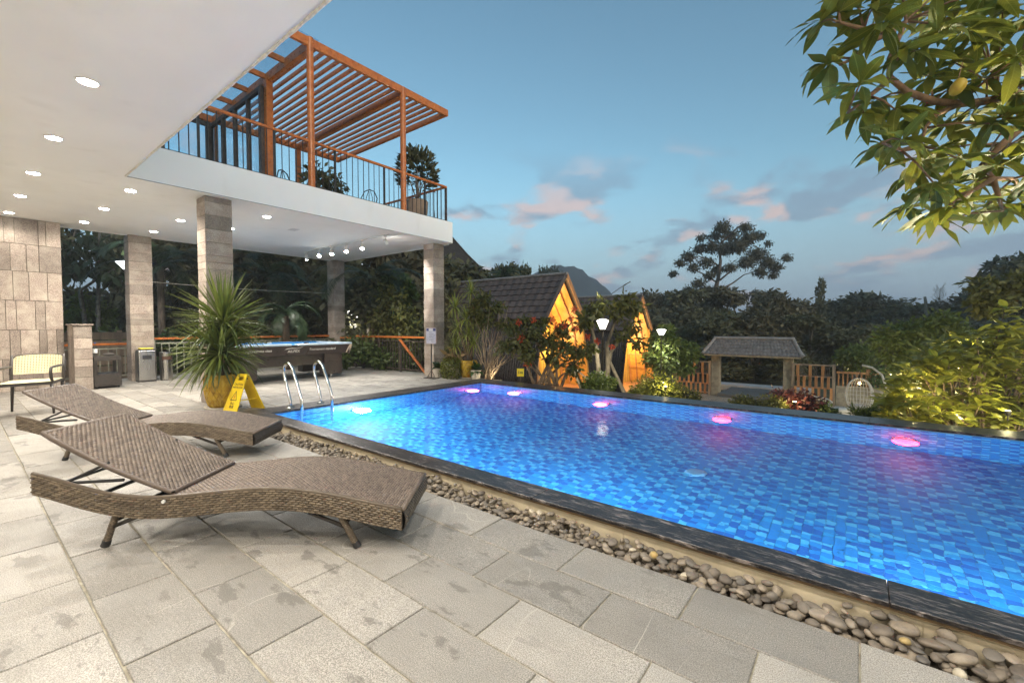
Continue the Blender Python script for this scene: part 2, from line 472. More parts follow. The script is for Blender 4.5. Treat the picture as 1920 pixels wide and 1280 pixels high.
# ================================================================== ground (one sheet to the horizon)
def sstep(a, b, x):
    t = min(1, max(0, (x - a) / (b - a))); return t * t * (3 - 2 * t)
def hz(x, y):
    if -6.6 < x < 4.6 and 1.9 < y < 6.95: return -1.6
    g = -1.15 * sstep(7.3, 10.2, y) - .75 * sstep(10, 22, y) - .5 * sstep(22, 45, y)
    g -= .9 * sstep(-12.9, -16, x) * (1 - sstep(7.2, 10, y))
    if y < 7.05: g = min(g, -.16 - .9 * sstep(-12.9, -16, x))
    else: g += -.03
    return g
GRND = plain('garden_soil_and_grass', (.045, .055, .022), (.03, .03, .016), 1.3, .95, bump=.6, bscale=12)
def ground():
    xs = sorted(set([-1500, -700, -300, -150, -90, -60, -45] + [-36 + i for i in range(0, 21)] + [-15 + i * .5 for i in range(0, 46)] +
                    [8 + i for i in range(0, 17)] + [30, 45, 70, 120, 300, 700, 1500] + [-6.61, -6.59, 4.59, 4.61]))
    ys = sorted(set([-1500, -600, -200, -80, -40, -20, -10] + [-5 + i * .5 for i in range(0, 61)] + [26 + i for i in range(0, 20)] +
                    [50, 60, 80, 120, 200, 400, 800, 1500] + [1.89, 1.91, 6.94, 6.96, 7.04, 7.06]))
    V = [(x, y, hz(x, y)) for y in ys for x in xs]; n = len(xs)
    F = [(j*n+i, j*n+i+1, (j+1)*n+i+1, (j+1)*n+i) for j in range(len(ys)-1) for i in range(n-1)]
    o = link('ground', arr_mesh('ground', V, F, GRND)); tag(o, kind='structure')
ground()

# ================================================================== patio: slab with single granite pavers
PX, PY = .587, .2945
def patio():
    m = MB(); m.box(-13.4, 4.4, -3.2, 2.105, -.16, -.007)
    m.box(-13.4, -6.285, 2.1051, 7.62, -.16, -.007)
    slab = m.build('patio', GROUT, recalc=True); tag(slab, kind='structure')
    cells = []
    for j in range(-18, 19):
        y0 = 2.11 + (j - 1) * PY; y1 = y0 + PY
        off = 0 if j % 2 == 0 else PX / 2
        for i in range(-24, 9):
            x0 = -2.32 + i * PX + off; x1 = x0 + PX
            a, b, c, d = max(x0, -13.4), min(x1, 4.4), max(y0, -3.2), min(y1, 7.62)
            if c > 2.0 and b > -6.285: b = -6.285
            if d > 2.11 and c < 2.11 and a > -6.3: d = 2.108
            if b - a < .05 or d - c < .05: continue
            cells.append((a, b, c, d))
    def rank(c):
        z = seen(((c[0]+c[1])/2, (c[2]+c[3])/2, 0)); return z if z else 99
    cells.sort(key=rank)
    cache = {}
    rest = MB()
    for k, (a, b, c, d) in enumerate(cells):
        gp = rnd.choice((.0028, .0035, .0035, .0045, .0058)); hw, hd = (b - a) / 2 - gp, (d - c) / 2 - gp
        if k < 300:
            key = (round(hw, 3), round(hd, 3))
            if key not in cache:
                q = MB(); q.box(-hw, hw, -hd, hd, -.03, 0); cache[key] = q.mesh('paver', PAVER, bevel=.0035)
            o = link('paver', cache[key], slab, ((a+b)/2, (c+d)/2, rnd.uniform(-.0015, .0015)),
                     (rnd.uniform(-.0018, .0018), rnd.uniform(-.0012, .0012), rnd.uniform(-.003, .003)))
        else:
            rest.box(a+gp, b-gp, c+gp, d-gp, -.03, rnd.uniform(-.002, .001))
    rest.build('distant_pavers', PAVER, slab, kind='stuff')
patio()

# ================================================================== pool
WZ = .062
def pool():
    X0, X1, Y0, Y1, ZB = -5.87, 3.9, 2.49, 6.47, -.93
    root = thing('swimming_pool', 'blue mosaic swimming pool with black granite coping', 'pool', (-1, 4.5, 0))
    # shell behind the mosaic
    m = MB(); m.box(X0-.2, X1+.2, Y0-.175, Y0-.012, -1.2, .078); m.box(X0-.35, X1+.2, Y1+.012, Y1+.38, -1.2, .078)
    m.box(X0-.38, X0-.012, Y0-.1755, Y1+.381, -1.2, .0781); m.box(X1+.012, X1+.3, Y0-.1755, Y1+.381, -1.2, .0781)
    m.box(X0-.3, X1+.3, Y0-.1, Y1+.3, -1.3, ZB-.012)
    m.build('pool_shell', KERB, root, w=True)
    # mosaic tiles: the biggest 300 single, the others joined
    tx, ty = .0655, .050
    q = MB(); q.box(-tx/2+.0016, tx/2-.0016, -ty/2+.0016, ty/2-.0016, -.008, 0); tms = {k: q.mesh('tile', TILE1[k], bevel=.0015) for k in TILE1}
    tiles = []
    nx, ny = int((X1-X0)/tx), int((Y1-Y0)/ty)
    for i in range(nx):
        for j in range(ny):
            tiles.append((X0+(i+.5)*tx, Y0+(j+.5)*ty, ZB))
    def rk(t):
        z = seen((t[0], t[1], -.55)); return z if z else 99
    tiles.sort(key=rk)
    rv = random.Random(5)
    sheet = [[rv.choice((.1, .1, .5, .5, .5, .75, .75, .93, .93)) for _ in range(7)] for _ in range(6)]
    for a_, b_ in ((0, 1), (2, 4), (4, 0), (5, 5), (1, 6), (3, 2)): sheet[a_][b_] = .93
    for a_, b_ in ((0, 2), (2, 5), (4, 1), (5, 6), (1, 0), (3, 3)): sheet[a_][b_] = .1
    def tone_of(x, y): return sheet[int(math.floor((x-X0)/tx)) % 6][int(math.floor((y-Y0)/ty)) % 7]
    V, F, T = [], [], []
    def quad(a, b, c, d, t):
        n = len(V); V.extend((a, b, c, d)); F.append((n, n+1, n+2, n+3)); T.append(t)
    wl_ = wloc(root)
    # skip tiles hidden under the near coping when choosing single ones
    vis = [t for t in tiles if t[1] > 2.49 + .62]
    single = set(vis[:300])
    for t in tiles:
        if t in single:
            link('tile', tms[tone_of(t[0], t[1])], root, (t[0]-wl_.x, t[1]-wl_.y, t[2]-wl_.z)); continue
        x, y, z = t; hx, hy = tx/2-.0016, ty/2-.0016
        quad((x-hx, y-hy, z), (x+hx, y-hy, z), (x+hx, y+hy, z), (x-hx, y+hy, z), tone_of(x, y))
    zs = [ZB + .05*k for k in range(0, 21)]
    for k in range(20):
        z0, z1 = zs[k]+.0016, zs[k+1]-.0016
        if z1 > .07: z1 = .07
        if z0 > .06: continue
        for i in range(nx):
            a, b = X0+i*tx+.0016, X0+(i+1)*tx-.0016
            quad((b, Y1, z0), (a, Y1, z0), (a, Y1, z1), (b, Y1, z1), sheet[i % 6][k % 7])
            quad((a, Y0, z0), (b, Y0, z0), (b, Y0, z1), (a, Y0, z1), sheet[i % 6][k % 7])
        for j in range(ny):
            a, b = Y0+j*ty+.0016, Y0+(j+1)*ty-.0016
            quad((X0, b, z0), (X0, a, z0), (X0, a, z1), (X0, b, z1), sheet[j % 6][k % 7])
            quad((X1, a, z0), (X1, b, z0), (X1, b, z1), (X1, a, z1), sheet[j % 6][k % 7])
    V = np.array(V) - np.array(wl_)
    o = link('mosaic', arr_mesh('mosaic', V, F, TILE, T), root); o['kind'] = 'stuff'
    g = MB(); g.box(X0-.01, X1+.01, Y0-.01, Y1+.01, ZB-.011, ZB-.004)
    for a in ((X0-.011, X0-.003, Y0, Y1), (X1+.003, X1+.011, Y0, Y1), (X0, X1, Y0-.011, Y0-.003), (X0, X1, Y1+.003, Y1+.011)):
        g.box(a[0], a[1], a[2], a[3], ZB, .077)
    g.build('tile_grout', plain('blue_grout', (.10, .30, .55), (.06, .22, .45), 8, .8), root, w=True)
    # coping stones
    zt, zb = .10, .079
    def cope(a, b, c, d): 
        q = MB(); q.box(a+.001, b-.001, c, d, zb, zt); q.build('coping_stone', COPE, root, bevel=.003, w=True)
    xs = [X0-.405, -4.55, -2.72, -1.63, .12, 1.75, X1+.3]
    for a, b in zip(xs[:-1], xs[1:]): cope(a, b, 2.285, 2.4895)
    ys = [2.4905, 3.6, 4.9, 6.4699]
    for a, b in zip(ys[:-1], ys[1:]):
        q = MB(); q.box(X0-.405, X0, a+.001, b-.001, zb, zt); q.build('coping_stone', COPE, root, bevel=.003, w=True)
        q = MB(); q.box(X1, X1+.3, a+.001, b-.001, zb, zt); q.build('coping_stone', COPE, root, bevel=.003, w=True)
    for a, b in zip(xs[:-1], xs[1:]): cope(a, b, 6.4705, 6.89)
    # brown lip under the near coping
    q = MB(); q.box(X0-.4, X1+.3, 2.292, 2.311, .066, .0788); q.build('coping_lip', plain('rusty_lip', (.16, .10, .045), (.09, .06, .03), 12, .6), root, w=True)
    # water
    w = MB(); w.add([(X0, Y0, WZ), (X1, Y0, WZ), (X1, Y1, WZ), (X0, Y1, WZ)], [(0, 1, 2, 3)])
    w.build('water', WATER, root, w=True, recalc=False)
    # two rungs of the ladder and the drain on the floor
    q = MB(); q.lathe([(.09, 0), (.10, .006), (.07, .012), (.0, .013)], 20, (-1.25, 4.55, ZB)); q.build('drain_cover', plain('pale_blue_cover', (.20, .45, .62), (.16, .38, .56), 9, .5), root, w=True, smooth=True)
    return root
POOL = pool()
# underwater lamps (housing ring, glowing lens, light)
def pool_lamp(x, y, z, n, col, power, label, es):
    t = thing('pool_lamp', label, 'pool lamp', (x, y, z), math.atan2(n[1], n[0]), 'lamps set in the pool walls')
    m = MB(); m.lathe([(.115, 0), (.118, .012), (.10, .02), (.088, .02)], 24); me = m.mesh('ring', STEEL, smooth=True)
    me.transform(Matrix.Rotation(pi/2, 4, 'Y')); link('ring', me, t)
    m = MB(); m.lathe([(.088, .012), (.07, .024), (.04, .03), (.001, .032)], 24); me = m.mesh('lens', emit('lens_glow_%d' % len(MATS), col, es), smooth=True)
    me.transform(Matrix.Rotation(pi/2, 4, 'Y')); link('lens', me, t)
    l = bpy.data.lights.new('pool_light', 'POINT'); l.shadow_soft_size = .11; l.energy = power; l.color = col
    o = bpy.data.objects.new('pool_light', l); COL.objects.link(o); o.parent = t
    o.location = (.125, 0, 0)
PINK = (1.0, .006, .014)
pool_lamp(-5.865, 3.72, -.45, (1, 0), (.95, .98, 1.0), 62, 'bright white underwater lamp beside the steel ladder', 4)
pool_lamp(-5.865, 6.1, -.45, (1, 0), (1.0, .08, .2), 8, 'small pink underwater lamp on the short wall near the far corner', 1.6)
pool_lamp(-4.95, 6.465, -.45, (0, -1), (1.0, .05, .12), 9, 'pink underwater lamp below the yellow depth sign', 1.6)
pool_lamp(-3.2, 6.465, -.45, (0, -1), (1.0, .02, .05), 9, 'pink underwater lamp in the far wall, in front of the second cabin', 1.6)
pool_lamp(-1.42, 6.465, -.45, (0, -1), PINK, 12, 'red underwater lamp in the far wall, in front of the tiled gate', 1.6)
for i, x in enumerate((-4.2, -1.9, .4, 2.7)):  # unseen lamps added under the near coping to brighten the pool
    pool_lamp(x, 2.495, -.45, (0, 1), (.62, .88, 1.0), 50, 'added unseen fill lamp in the near wall, %s from the ladder end' % ('first', 'second', 'third', 'fourth')[i], 8)
pool_lamp(2.9, 6.465, -.45, (0, -1), PINK, 12, 'red underwater lamp in the far wall outside the right edge', 1.6)
pool_lamp(.42, 6.465, -.45, (0, -1), PINK, 12, 'rightmost red underwater lamp in the far wall', 1.6)

# kerb between pebbles and coping
def kerb():
    o = None
    m = MB()
    for a, b in ((-6.26, -4.0), (-3.997, -2.2), (-2.197, -1.02), (-1.017, -.27), (-.267, .22), (.223, 1.2), (1.203, 4.2)):
        m.box(a, b, 2.3115, 2.3145, -.16, .066)
    r = thing('pool_kerb', 'cream rendered kerb between the pebbles and the coping', 'kerb', (-1, 2.31, 0))
    for i in range(7):
        q = MB(); q.v = m.v[i*8:(i+1)*8]; q.f = m.f[:6]; q.mi = [0]*6; q.t = [.5]*6
        q.build('kerb_panel', KERB, r, w=True)
kerb()

# ================================================================== building
def stones_col(name, label, x0, x1, y0, y1, h, seed):
    t = thing(name, label, 'pillar', ((x0+x1)/2, (y0+y1)/2, 0), 0, 'stone clad pillars of the terrace')
    rr = random.Random(seed); cx, cy = wloc(t).x, wloc(t).y
    m = MB(); m.box(x0+.012, x1-.012, y0+.012, y1-.012, 0, h); m.build('core', GROUTD, t, w=True)
    z = 0.0
    while z < h - .01:
        s = rr.choice([.105, .15, .20, .20, .215, .12, .17]); z1 = min(h, z + s)
        if h - z1 < .06: z1 = h
        e = rr.uniform(0, .003)
        q = MB(); q.box(x0-cx-e, x1-cx+e, y0-cy-e, y1-cy+e, 0, z1-z-.0035)
        o = link('stone', q.mesh('stone', CLAD, bevel=.003), t, (0, 0, z))
        z = z1
    return t
stones_col('stone_pillar', 'tall stone pillar standing behind the potted dracaena', -8.22, -7.87, 2.43, 2.80, 3.2, 1)
stones_col('stone_pillar', 'stone pillar behind the steel litter bins', -12.92, -12.52, 2.42, 2.82, 3.2, 2)
stones_col('stone_pillar', 'stone pillar behind the far end of the pool table', -12.83, -12.46, 7.15, 7.5, 3.2, 3)
stones_col('stone_pillar', 'stone pillar at the pool corner behind the blue notice', -8.40, -8.05, 7.18, 7.52, 3.2, 4)

def wall_left():
    t = thing('stone_wall', 'wall clad in upright grey stone slabs at the left', 'wall', (-12.2, 0, 0))
    m = MB(); m.box(-12.9, -12.215, -3.2, 1.35, 0, 3.2); m.build('core', GROUTD, t, w=True)
    rr = random.Random(8); zs = [0, .20, .60, 1.14, 1.68, 2.22, 2.72, 3.2]
    for k in range(7):
        y = 1.35; z0, z1 = zs[k], zs[k+1]
        while y > -3.1:
            wd = rr.choice([.10, .13, .2, .24, .30, .16]); y0 = max(-3.2, y - wd)
            e = rr.uniform(0, .006)
            q = MB(); q.box(-.016, .004+e, -(y-y0)+.004, -.004, .004, z1-z0-.004)
            link('stone', q.mesh('stone', CLAD, bevel=.002), t, (0, y, z0)); y = y0
    t2 = thing('low_wall', 'low stone wall end with a flat cap beside the wicker shelf', 'wall', (-11.8, 1.52, 0))
    x0, x1, y0, y1, h = -12.19, -11.5, 1.4, 1.65, 1.22
    m = MB(); m.box(x0, x1-.012, y0+.012, y1-.012, 0, h); m.build('core', GROUTD, t2, w=True)
    z = 0; q0 = wloc(t2)
    while z < h - .02:
        s = rr.choice([.1, .14, .2, .24]); z1 = min(h, z+s)
        if h - z1 < .06: z1 = h
        q = MB(); q.box(x1-.012, x1+.004, y0, y1, z+.003, z1-.003); q.build('stone', CLAD, t2, w=True, bevel=.002)
        z = z1
    x = x0
    while x < x1 - .03:
        xn = min(x1-.0125, x + rr.choice([.16, .2, .24]))
        if x1 - xn < .08: xn = x1 - .0125
        q = MB(); q.box(x+.003, xn-.003, y0-.003, y0+.012, .003, h-.2); q.build('stone', CLAD, t2, w=True, bevel=.002)
        q = MB(); q.box(x+.003, xn-.003, y0-.003, y0+.012, h-.194, h-.003); q.build('stone', CLAD, t2, w=True, bevel=.002)
        x = xn
        if xn >= x1 - .02: break
    m = MB(); m.box(x0, x1+.03, y0-.025, y1+.025, h, h+.03); m.build('cap', CLAD, t2, w=True, bevel=.004)
wall_left()

SOF = 3.2
def slabs():
    t = thing('house', 'white rendered house with overhanging upper floor and balcony', 'house', (-9, 0, SOF))
    # main volume over the camera, soffit edge along Y = 1.48
    m = MB(); m.box(-12.62, 5.0, -6, 1.48, SOF, 3.60); m.build('upper_slab', WHITE, t, w=True)
    m = MB(); m.box(-12.5, 4.8, -6, -.6, 3.6, 6.6); m.build('upper_floor', WHITE, t, w=True)
    m = MB(); m.box(-12.62, -7.74, 1.48, 7.52, SOF+.0005, 3.7); m.build('balcony_slab', WHITE, t, w=True)
    m = MB(); m.box(-12.66, -12.615, -6, 7.53, SOF-.012, SOF+.02); m.box(-12.66, -7.9, 7.521, 7.56, SOF-.012, SOF+.02)
    m.build('drip_edge', WHITEP, t, w=True)
    # shadow gap along the fascia foot
    m = MB(); m.box(-7.7395, -7.735, 1.482, 7.52, SOF+.0, SOF+.010); m.build('fascia_bead', plain('grey_sealant', (.35, .34, .31), (.25, .24, .22), 9, .8), t, w=True)
    # rough bead along the soffit edge over the camera
    rr = random.Random(4); m = MB(); n = 240
    pts = [(-7.7 + i*12.6/n, 1.482 + rr.uniform(-.0015, .0015), SOF - .002 + rr.uniform(-.0015, .0015)) for i in range(n+1)]
    m.tube(pts, [.012 + rr.uniform(-.0015, .002) for _ in pts], 6); m.build('soffit_edge', plain('rough_render', (.78, .74, .67), (.6, .56, .5), 30, .9, bump=.6, bscale=60), t, w=True, smooth=True)
    m = MB(); m.box(5.0, 5.2, -6, 1.4, 0, SOF); m.build('side_wall', WHITE, t, w=True)
    m = MB(); m.box(-12.9, 5.2, -6.2, -3.2, 0, SOF); m.build('back_wall', WHITE, t, w=True)
    m = MB(); m.box(-9.35, -9.1, 4.35, 4.5, SOF-.002, SOF+.004); m.build('access_hatch', plain('hatch_grey', (.66, .65, .62), (.6, .59, .56), 5, .6), t, w=True)
    return t
HOUSE = slabs()

# recessed ceiling lights on their grid
LENS = emit('downlight_lens', (1.0, .97, .90), 34)
def downlights():
    m = MB(); m.lathe([(.066, 0), (.076, -.003), (.077, -.008), (.070, -.010), (.064, -.007)], 24, cap=False); ring = m.mesh('rim', WHITEP, smooth=True)
    m = MB(); m.lathe([(.0635, -.004), (.055, -.012), (.03, -.017), (.001, -.018)], 20, cap=False); lens = m.mesh('lens', LENS, smooth=True)
    grid = [(-5.0, .74), (-6.75, .72), (-8.5, .71), (-10.12, .70), (-11.76, .67), (-8.47, 1.68), (-10.11, 1.65), (-11.7, 1.62),
            (-10.1, 2.72), (-11.72, 2.68), (-8.52, 3.6), (-10.11, 3.57)]
    for k, (x, y) in enumerate([(-3.3, .74), (-1.6, .74), (.1, .74), (1.8, .74)]): grid.append((x, y))
    for x in (-8.5, -5.0, -1.6, 1.8): grid.append((x, -1.1))
    lab = ['nearest big ceiling light at the upper left', 'second ceiling light of the row at the left edge', 'third ceiling light of the row at the left edge',
           'fourth ceiling light of the row at the left edge', 'last ceiling light of the left row, above the stone wall', 'ceiling light close to the inner corner of the balcony',
           'ceiling light midway between the inner corner and the stone wall', 'ceiling light above the left side opening', 'ceiling light just left of the tall pillar',
           'ceiling light above the litter bins', 'ceiling light right of the tall pillar nearest the fascia', 'ceiling light half hidden by the tall pillar']
    for i, (x, y) in enumerate(grid):
        t = thing('ceiling_light', lab[i] if i < len(lab) else 'ceiling light overhead outside the view', 'ceiling light', (x, y, SOF), 0, 'recessed lights in the white ceiling')
        link('rim', ring, t); link('lens', lens, t)
        l = bpy.data.lights.new('downlight', 'SPOT'); l.energy = 13 if x < -11.6 else 52; l.spot_size = radians(158); l.spot_blend = .55; l.shadow_soft_size = .05; l.color = (1.0, .92, .80)
        o = bpy.data.objects.new('downlight', l); COL.objects.link(o); o.parent = t; o.location = (0, 0, -.07)
downlights()

# ================================================================== balcony railing, pergola, window wall
def balcony():
    X = -7.84
    t = thing('balcony_railing', 'dark baluster railing with orange handrail on the balcony edge', 'railing', (X, 4.5, 3.7))
    def rod(x, y, r=.008, z0=3.7, z1=4.52):
        q = MB(); q.tube([(x, y, z0), (x, y, z1)], r, 6); q.build('baluster', DARKM, t, w=True)
    m = MB(); m.bar((X, 1.5, 4.53), (X, 7.42, 4.53), .055, .045); m.build('handrail', ORANGE, t, w=True, bevel=.008)
    m = MB(); m.bar((X, 7.40, 4.53), (-12.5, 7.40, 4.53), .055, .045); m.build('handrail', ORANGE, t, w=True, bevel=.008)
    m = MB(); m.bar((X, 1.5, 3.725), (X, 7.42, 3.725), .03, .025); m.build('bottom_rail', DARKM, t, w=True)
    m = MB(); m.bar((X, 7.4, 3.725), (-12.5, 7.40, 3.725), .03, .025); m.build('bottom_rail', DARKM, t, w=True)
    y = 1.75
    k = 0
    while y < 7.3:
        if all(abs(y - p) > .06 for p in (4.1, 6.15)):
            if k % 9 == 5:
                q = MB(); q.box(X-.016, X+.016, y-.016, y+.016, 3.7, 4.51); q.build('post', DARKM, t, w=True)
            else: rod(X, y)
        y += .122; k += 1
    x = -8.0
    while x > -12.4:
        rod(x, 7.40); x -= .13
    q = MB(); q.box(X-.022, X+.022, 7.378, 7.422, 3.7, 4.508); q.build('post', BROWNM, t, w=True)
    # pergola
    t = thing('pergola', 'bright orange slatted pergola standing on the balcony', 'pergola', (-10, 5, 3.7))
    ZT = 6.28
    def post(x, y, z1=ZT):
        q = MB(); q.tube([(x, y, 3.70), (x, y, z1)], .062, 20); q.build('post', ORANGE, t, w=True, smooth=False)
    post(X, 4.1, 6.36); post(X, 6.15, 6.34)
    q = MB(); q.box(-9.6, -9.47, 4.04, 4.17, 3.7, ZT-.12); q.build('post', ORANGE, t, w=True, bevel=.006)
    for x, y in ((-12.5, 4.1), (-12.5, 6.15)):
        q = MB(); q.box(x-.06, x+.06, y-.06, y+.06, 3.7, ZT-.12); q.build('post', ORANGE, t, w=True, bevel=.006)
    def beam(p, q_, w=.07, h=.15):
        q = MB(); q.bar(p, q_, w, h); q.build('beam', ORANGE, t, w=True, bevel=.004)
    beam((X, 1.6, ZT), (X, 7.46, ZT), .07, .15)
    beam((-12.6, 1.6, ZT), (-12.6, 7.46, ZT), .07, .15)
    beam((X-.036, 4.1, ZT-.045), (-12.564, 4.1, ZT-.045), .075, .17)
    beam((X-.036, 6.15, ZT-.03), (-12.564, 6.15, ZT-.03), .075, .15)
    beam((X-.036, 7.42, ZT-.01), (-12.564, 7.42, ZT-.01), .075, .12)
    ys = [4.1 + .158*i for i in range(1, 13)] + [6.15 + .176*i for i in range(1, 7)]
    for y in ys:
        q = MB(); q.bar((X-.037, y, ZT+.01), (-12.563, y, ZT+.01), .045, .06); q.build('slat', ORANGE, t, w=True)
    for x in (-8.75, -9.6, -10.45, -11.3, -12.05):
        q = MB(); q.bar((x, 1.6, ZT+.0), (x, 4.06, ZT+.0), .05, .10); q.build('rafter', ORANGE, t, w=True)
    q = MB(); q.box(-12.6, X+.05, 1.6, 4.25, ZT+.085, ZT+.093); q.build('glass_roof', GLASS, t, w=True)
    # glazed wall under the pergola
    t = thing('glazed_wall', 'dark framed glass doors under the orange pergola', 'window wall', (-10.9, 4.0, 3.7))
    def fr(x0, x1, z0, z1, d=.07):
        q = MB(); q.box(x0, x1, 4.0-d/2, 4.0+d/2, z0, z1); q.build('frame', BROWNM, t, w=True)
    xs = [-9.62, -10.25, -10.95, -11.65, -12.4]
    for x in xs: fr(x-.045, x+.045, 3.7, 6.06)
    for a, b in zip(xs[:-1], xs[1:]):
        fr(b+.045, a-.045, 5.98, 6.06, .068); fr(b+.045, a-.045, 3.701, 3.79, .068)
        q = MB(); q.box(b+.045, a-.045, 3.996, 4.004, 3.79, 5.98); q.build('pane', GLASS, t, w=True)
    t = thing('glazed_wall', 'dark framed glass panel at right angles behind the balcony railing', 'window wall', (-12.3, 2.8, 3.7))
    def fr2(y0, y1, z0, z1, d=.07):
        q = MB(); q.box(-12.3-d/2, -12.3+d/2, y0, y1, z0, z1); q.build('frame', BROWNM, t, w=True)
    ys = [1.6, 2.3, 3.0, 3.9]
    for y in ys: fr2(y-.05, y+.05, 3.7, 6.06)
    for a, b in zip(ys[:-1], ys[1:]):
        fr2(a+.05, b-.05, 5.96, 6.06, .068); fr2(a+.05, b-.05, 3.701, 3.79, .068)
        q = MB(); q.box(-12.304, -12.296, a+.05, b-.05, 3.79, 5.96); q.build('pane', GLASS, t, w=True)
balcony()

# ================================================================== terrace railings
def railing(name, label, p, q, z=0.0, h=.92, step=.115, posts=(0, 1), mat=None, orange=True):
    p, q = Vector((*p, z)), Vector((*q, z)); d = q - p; L = d.length; d /= L
    t = thing(name, label, 'railing', tuple((p+q)/2))
    m = MB(); m.bar(p + Vector((0,0,h)), q + Vector((0,0,h)), .06, .05); m.build('handrail', ORANGE, t, w=True, bevel=.008)
    for zz_ in (.08, h-.10):
        m = MB(); m.bar(p + Vector((0,0,zz_)), q + Vector((0,0,zz_)), .02, .025); m.build('rail', mat or BROWNM, t, w=True)
    n = int(L/step)
    for i in range(1, n):
        c = p + d*L*i/n
        m = MB(); m.box(c.x-.007, c.x+.007, c.y-.007, c.y+.007, c.z+.09, c.z+h-.1); m.build('baluster', mat or BROWNM, t, w=True)
    for f in posts:
        c = p + d*L*f
        m = MB(); m.box(c.x-.025, c.x+.025, c.y-.025, c.y+.025, c.z, c.z+h-.02); m.build('post', mat or BROWNM, t, w=True)
    return t
g1 = railing('terrace_gate', 'brown barred gate with orange handrail and diagonal orange brace', (-11.62, 7.34), (-8.46, 7.34), posts=(.0, .12, .36, .66, 1))
m = MB(); m.bar((-9.5, 7.29, .86), (-8.48, 7.29, .03), .03, .07, (0, 1, 0)); m.build('brace', ORANGE, g1, w=True, bevel=.006)
GREYR = plain('grey_green_metal', (.32, .32, .25), (.22, .22, .17), 14, .5, .2)
railing('terrace_railing', 'thin barred railing with orange handrail behind the pool table', (-12.72, 2.86), (-12.72, 7.12), posts=(0, .33, .66, 1), mat=GREYR, step=.14)
railing('terrace_railing', 'short orange topped railing left of the litter bins', (-13.3, 1.3), (-13.3, 2.6), h=.80, posts=(0, 1), mat=GREYR, step=.14)
railing('terrace_railing', 'short dark railing between the far pillar and the gate', (-12.43, 7.34), (-11.66, 7.34), h=.86, posts=(), step=.1)

# washing line between pillars
m = MB(); pts = [(-12.70, 2.83 + (7.14-2.83)*i/20, 2.22 - .16*(i/20)*(1-i/20)) for i in range(21)]
m.tube(pts, .006, 6); o = m.build('rope', plain('rope', (.5, .47, .4), (.4, .36, .3), 60, .9)); tag(o, 'pale rope strung between the two rear pillars', 'rope')

# track with spot lamps
def track():
    t = thing('track_rail', 'white lighting track fixed along the balcony ceiling', 'track', (-9.8, 5.9, SOF))
    m = MB(); m.box(-11.75, -7.98, 5.885, 5.915, SOF-.022, SOF-.0005); m.build('rail', WHITEP, t, w=True)
    LS = emit('spot_lens', (1, .97, .9), 90)
    spots = [(-11.62, 1, (-.3, .2, -1)), (-10.95, 1, (.55, -.45, -.75)), (-10.35, 1, (.45, -.3, -1)), (-9.7, 1, (.45, -.25, -1)), (-9.05, 1, (.4, -.2, -1)), (-8.15, 0, (-.2, .45, -.3))]
    names = ['leftmost track spot lamp turned away to the left', 'glaring track spot lamp pointed at the camera by the far pillar', 'third track spot lamp from the left',
             'fourth track spot lamp from the left', 'fifth track spot lamp from the left', 'rightmost track spot lamp, turned to the pillar at the pool corner']
    for (x, on, d), lb in zip(spots, names):
        s = thing('spot_lamp', lb, 'spot lamp', (x, 5.9, SOF-.022), 0, 'spot lamps on the ceiling track')
        d = Vector(d).normalized()
        m = MB(); m.box(-.05, .05, -.014, .014, -.03, 0); m.build('adapter', WHITEP, s)
        m = MB(); m.tube([(0, 0, -.03), (0, 0, -.10)], .008, 8); m.build('stem', WHITEP, s)
        c = Vector((0, 0, -.13))
        m = MB(); m.tube([c - d*.06, c - d*.055, c + d*.06, c + d*.065], [.03, .042, .047, .045], 18); m.build('head', WHITEP, s, smooth=False)
        m = MB(); m.tube([c + d*.0655, c + d*.07], [.038, .036], 18); m.build('lens', LS, s)
        l = bpy.data.lights.new('spot_light', 'SPOT'); l.energy = 45 if on else 110; l.spot_size = radians(75 if on else 60); l.spot_blend = .6
        l.shadow_soft_size = .03; l.color = (1, .96, .9)
        o = bpy.data.objects.new('spot_light', l); COL.objects.link(o); o.parent = s; o.location = c + d*.09
        aim = d if on else Vector((-.02, 1.2, -.12)).normalized()
        o.rotation_euler = (-d).to_track_quat('Z', 'Y').to_euler()
track()

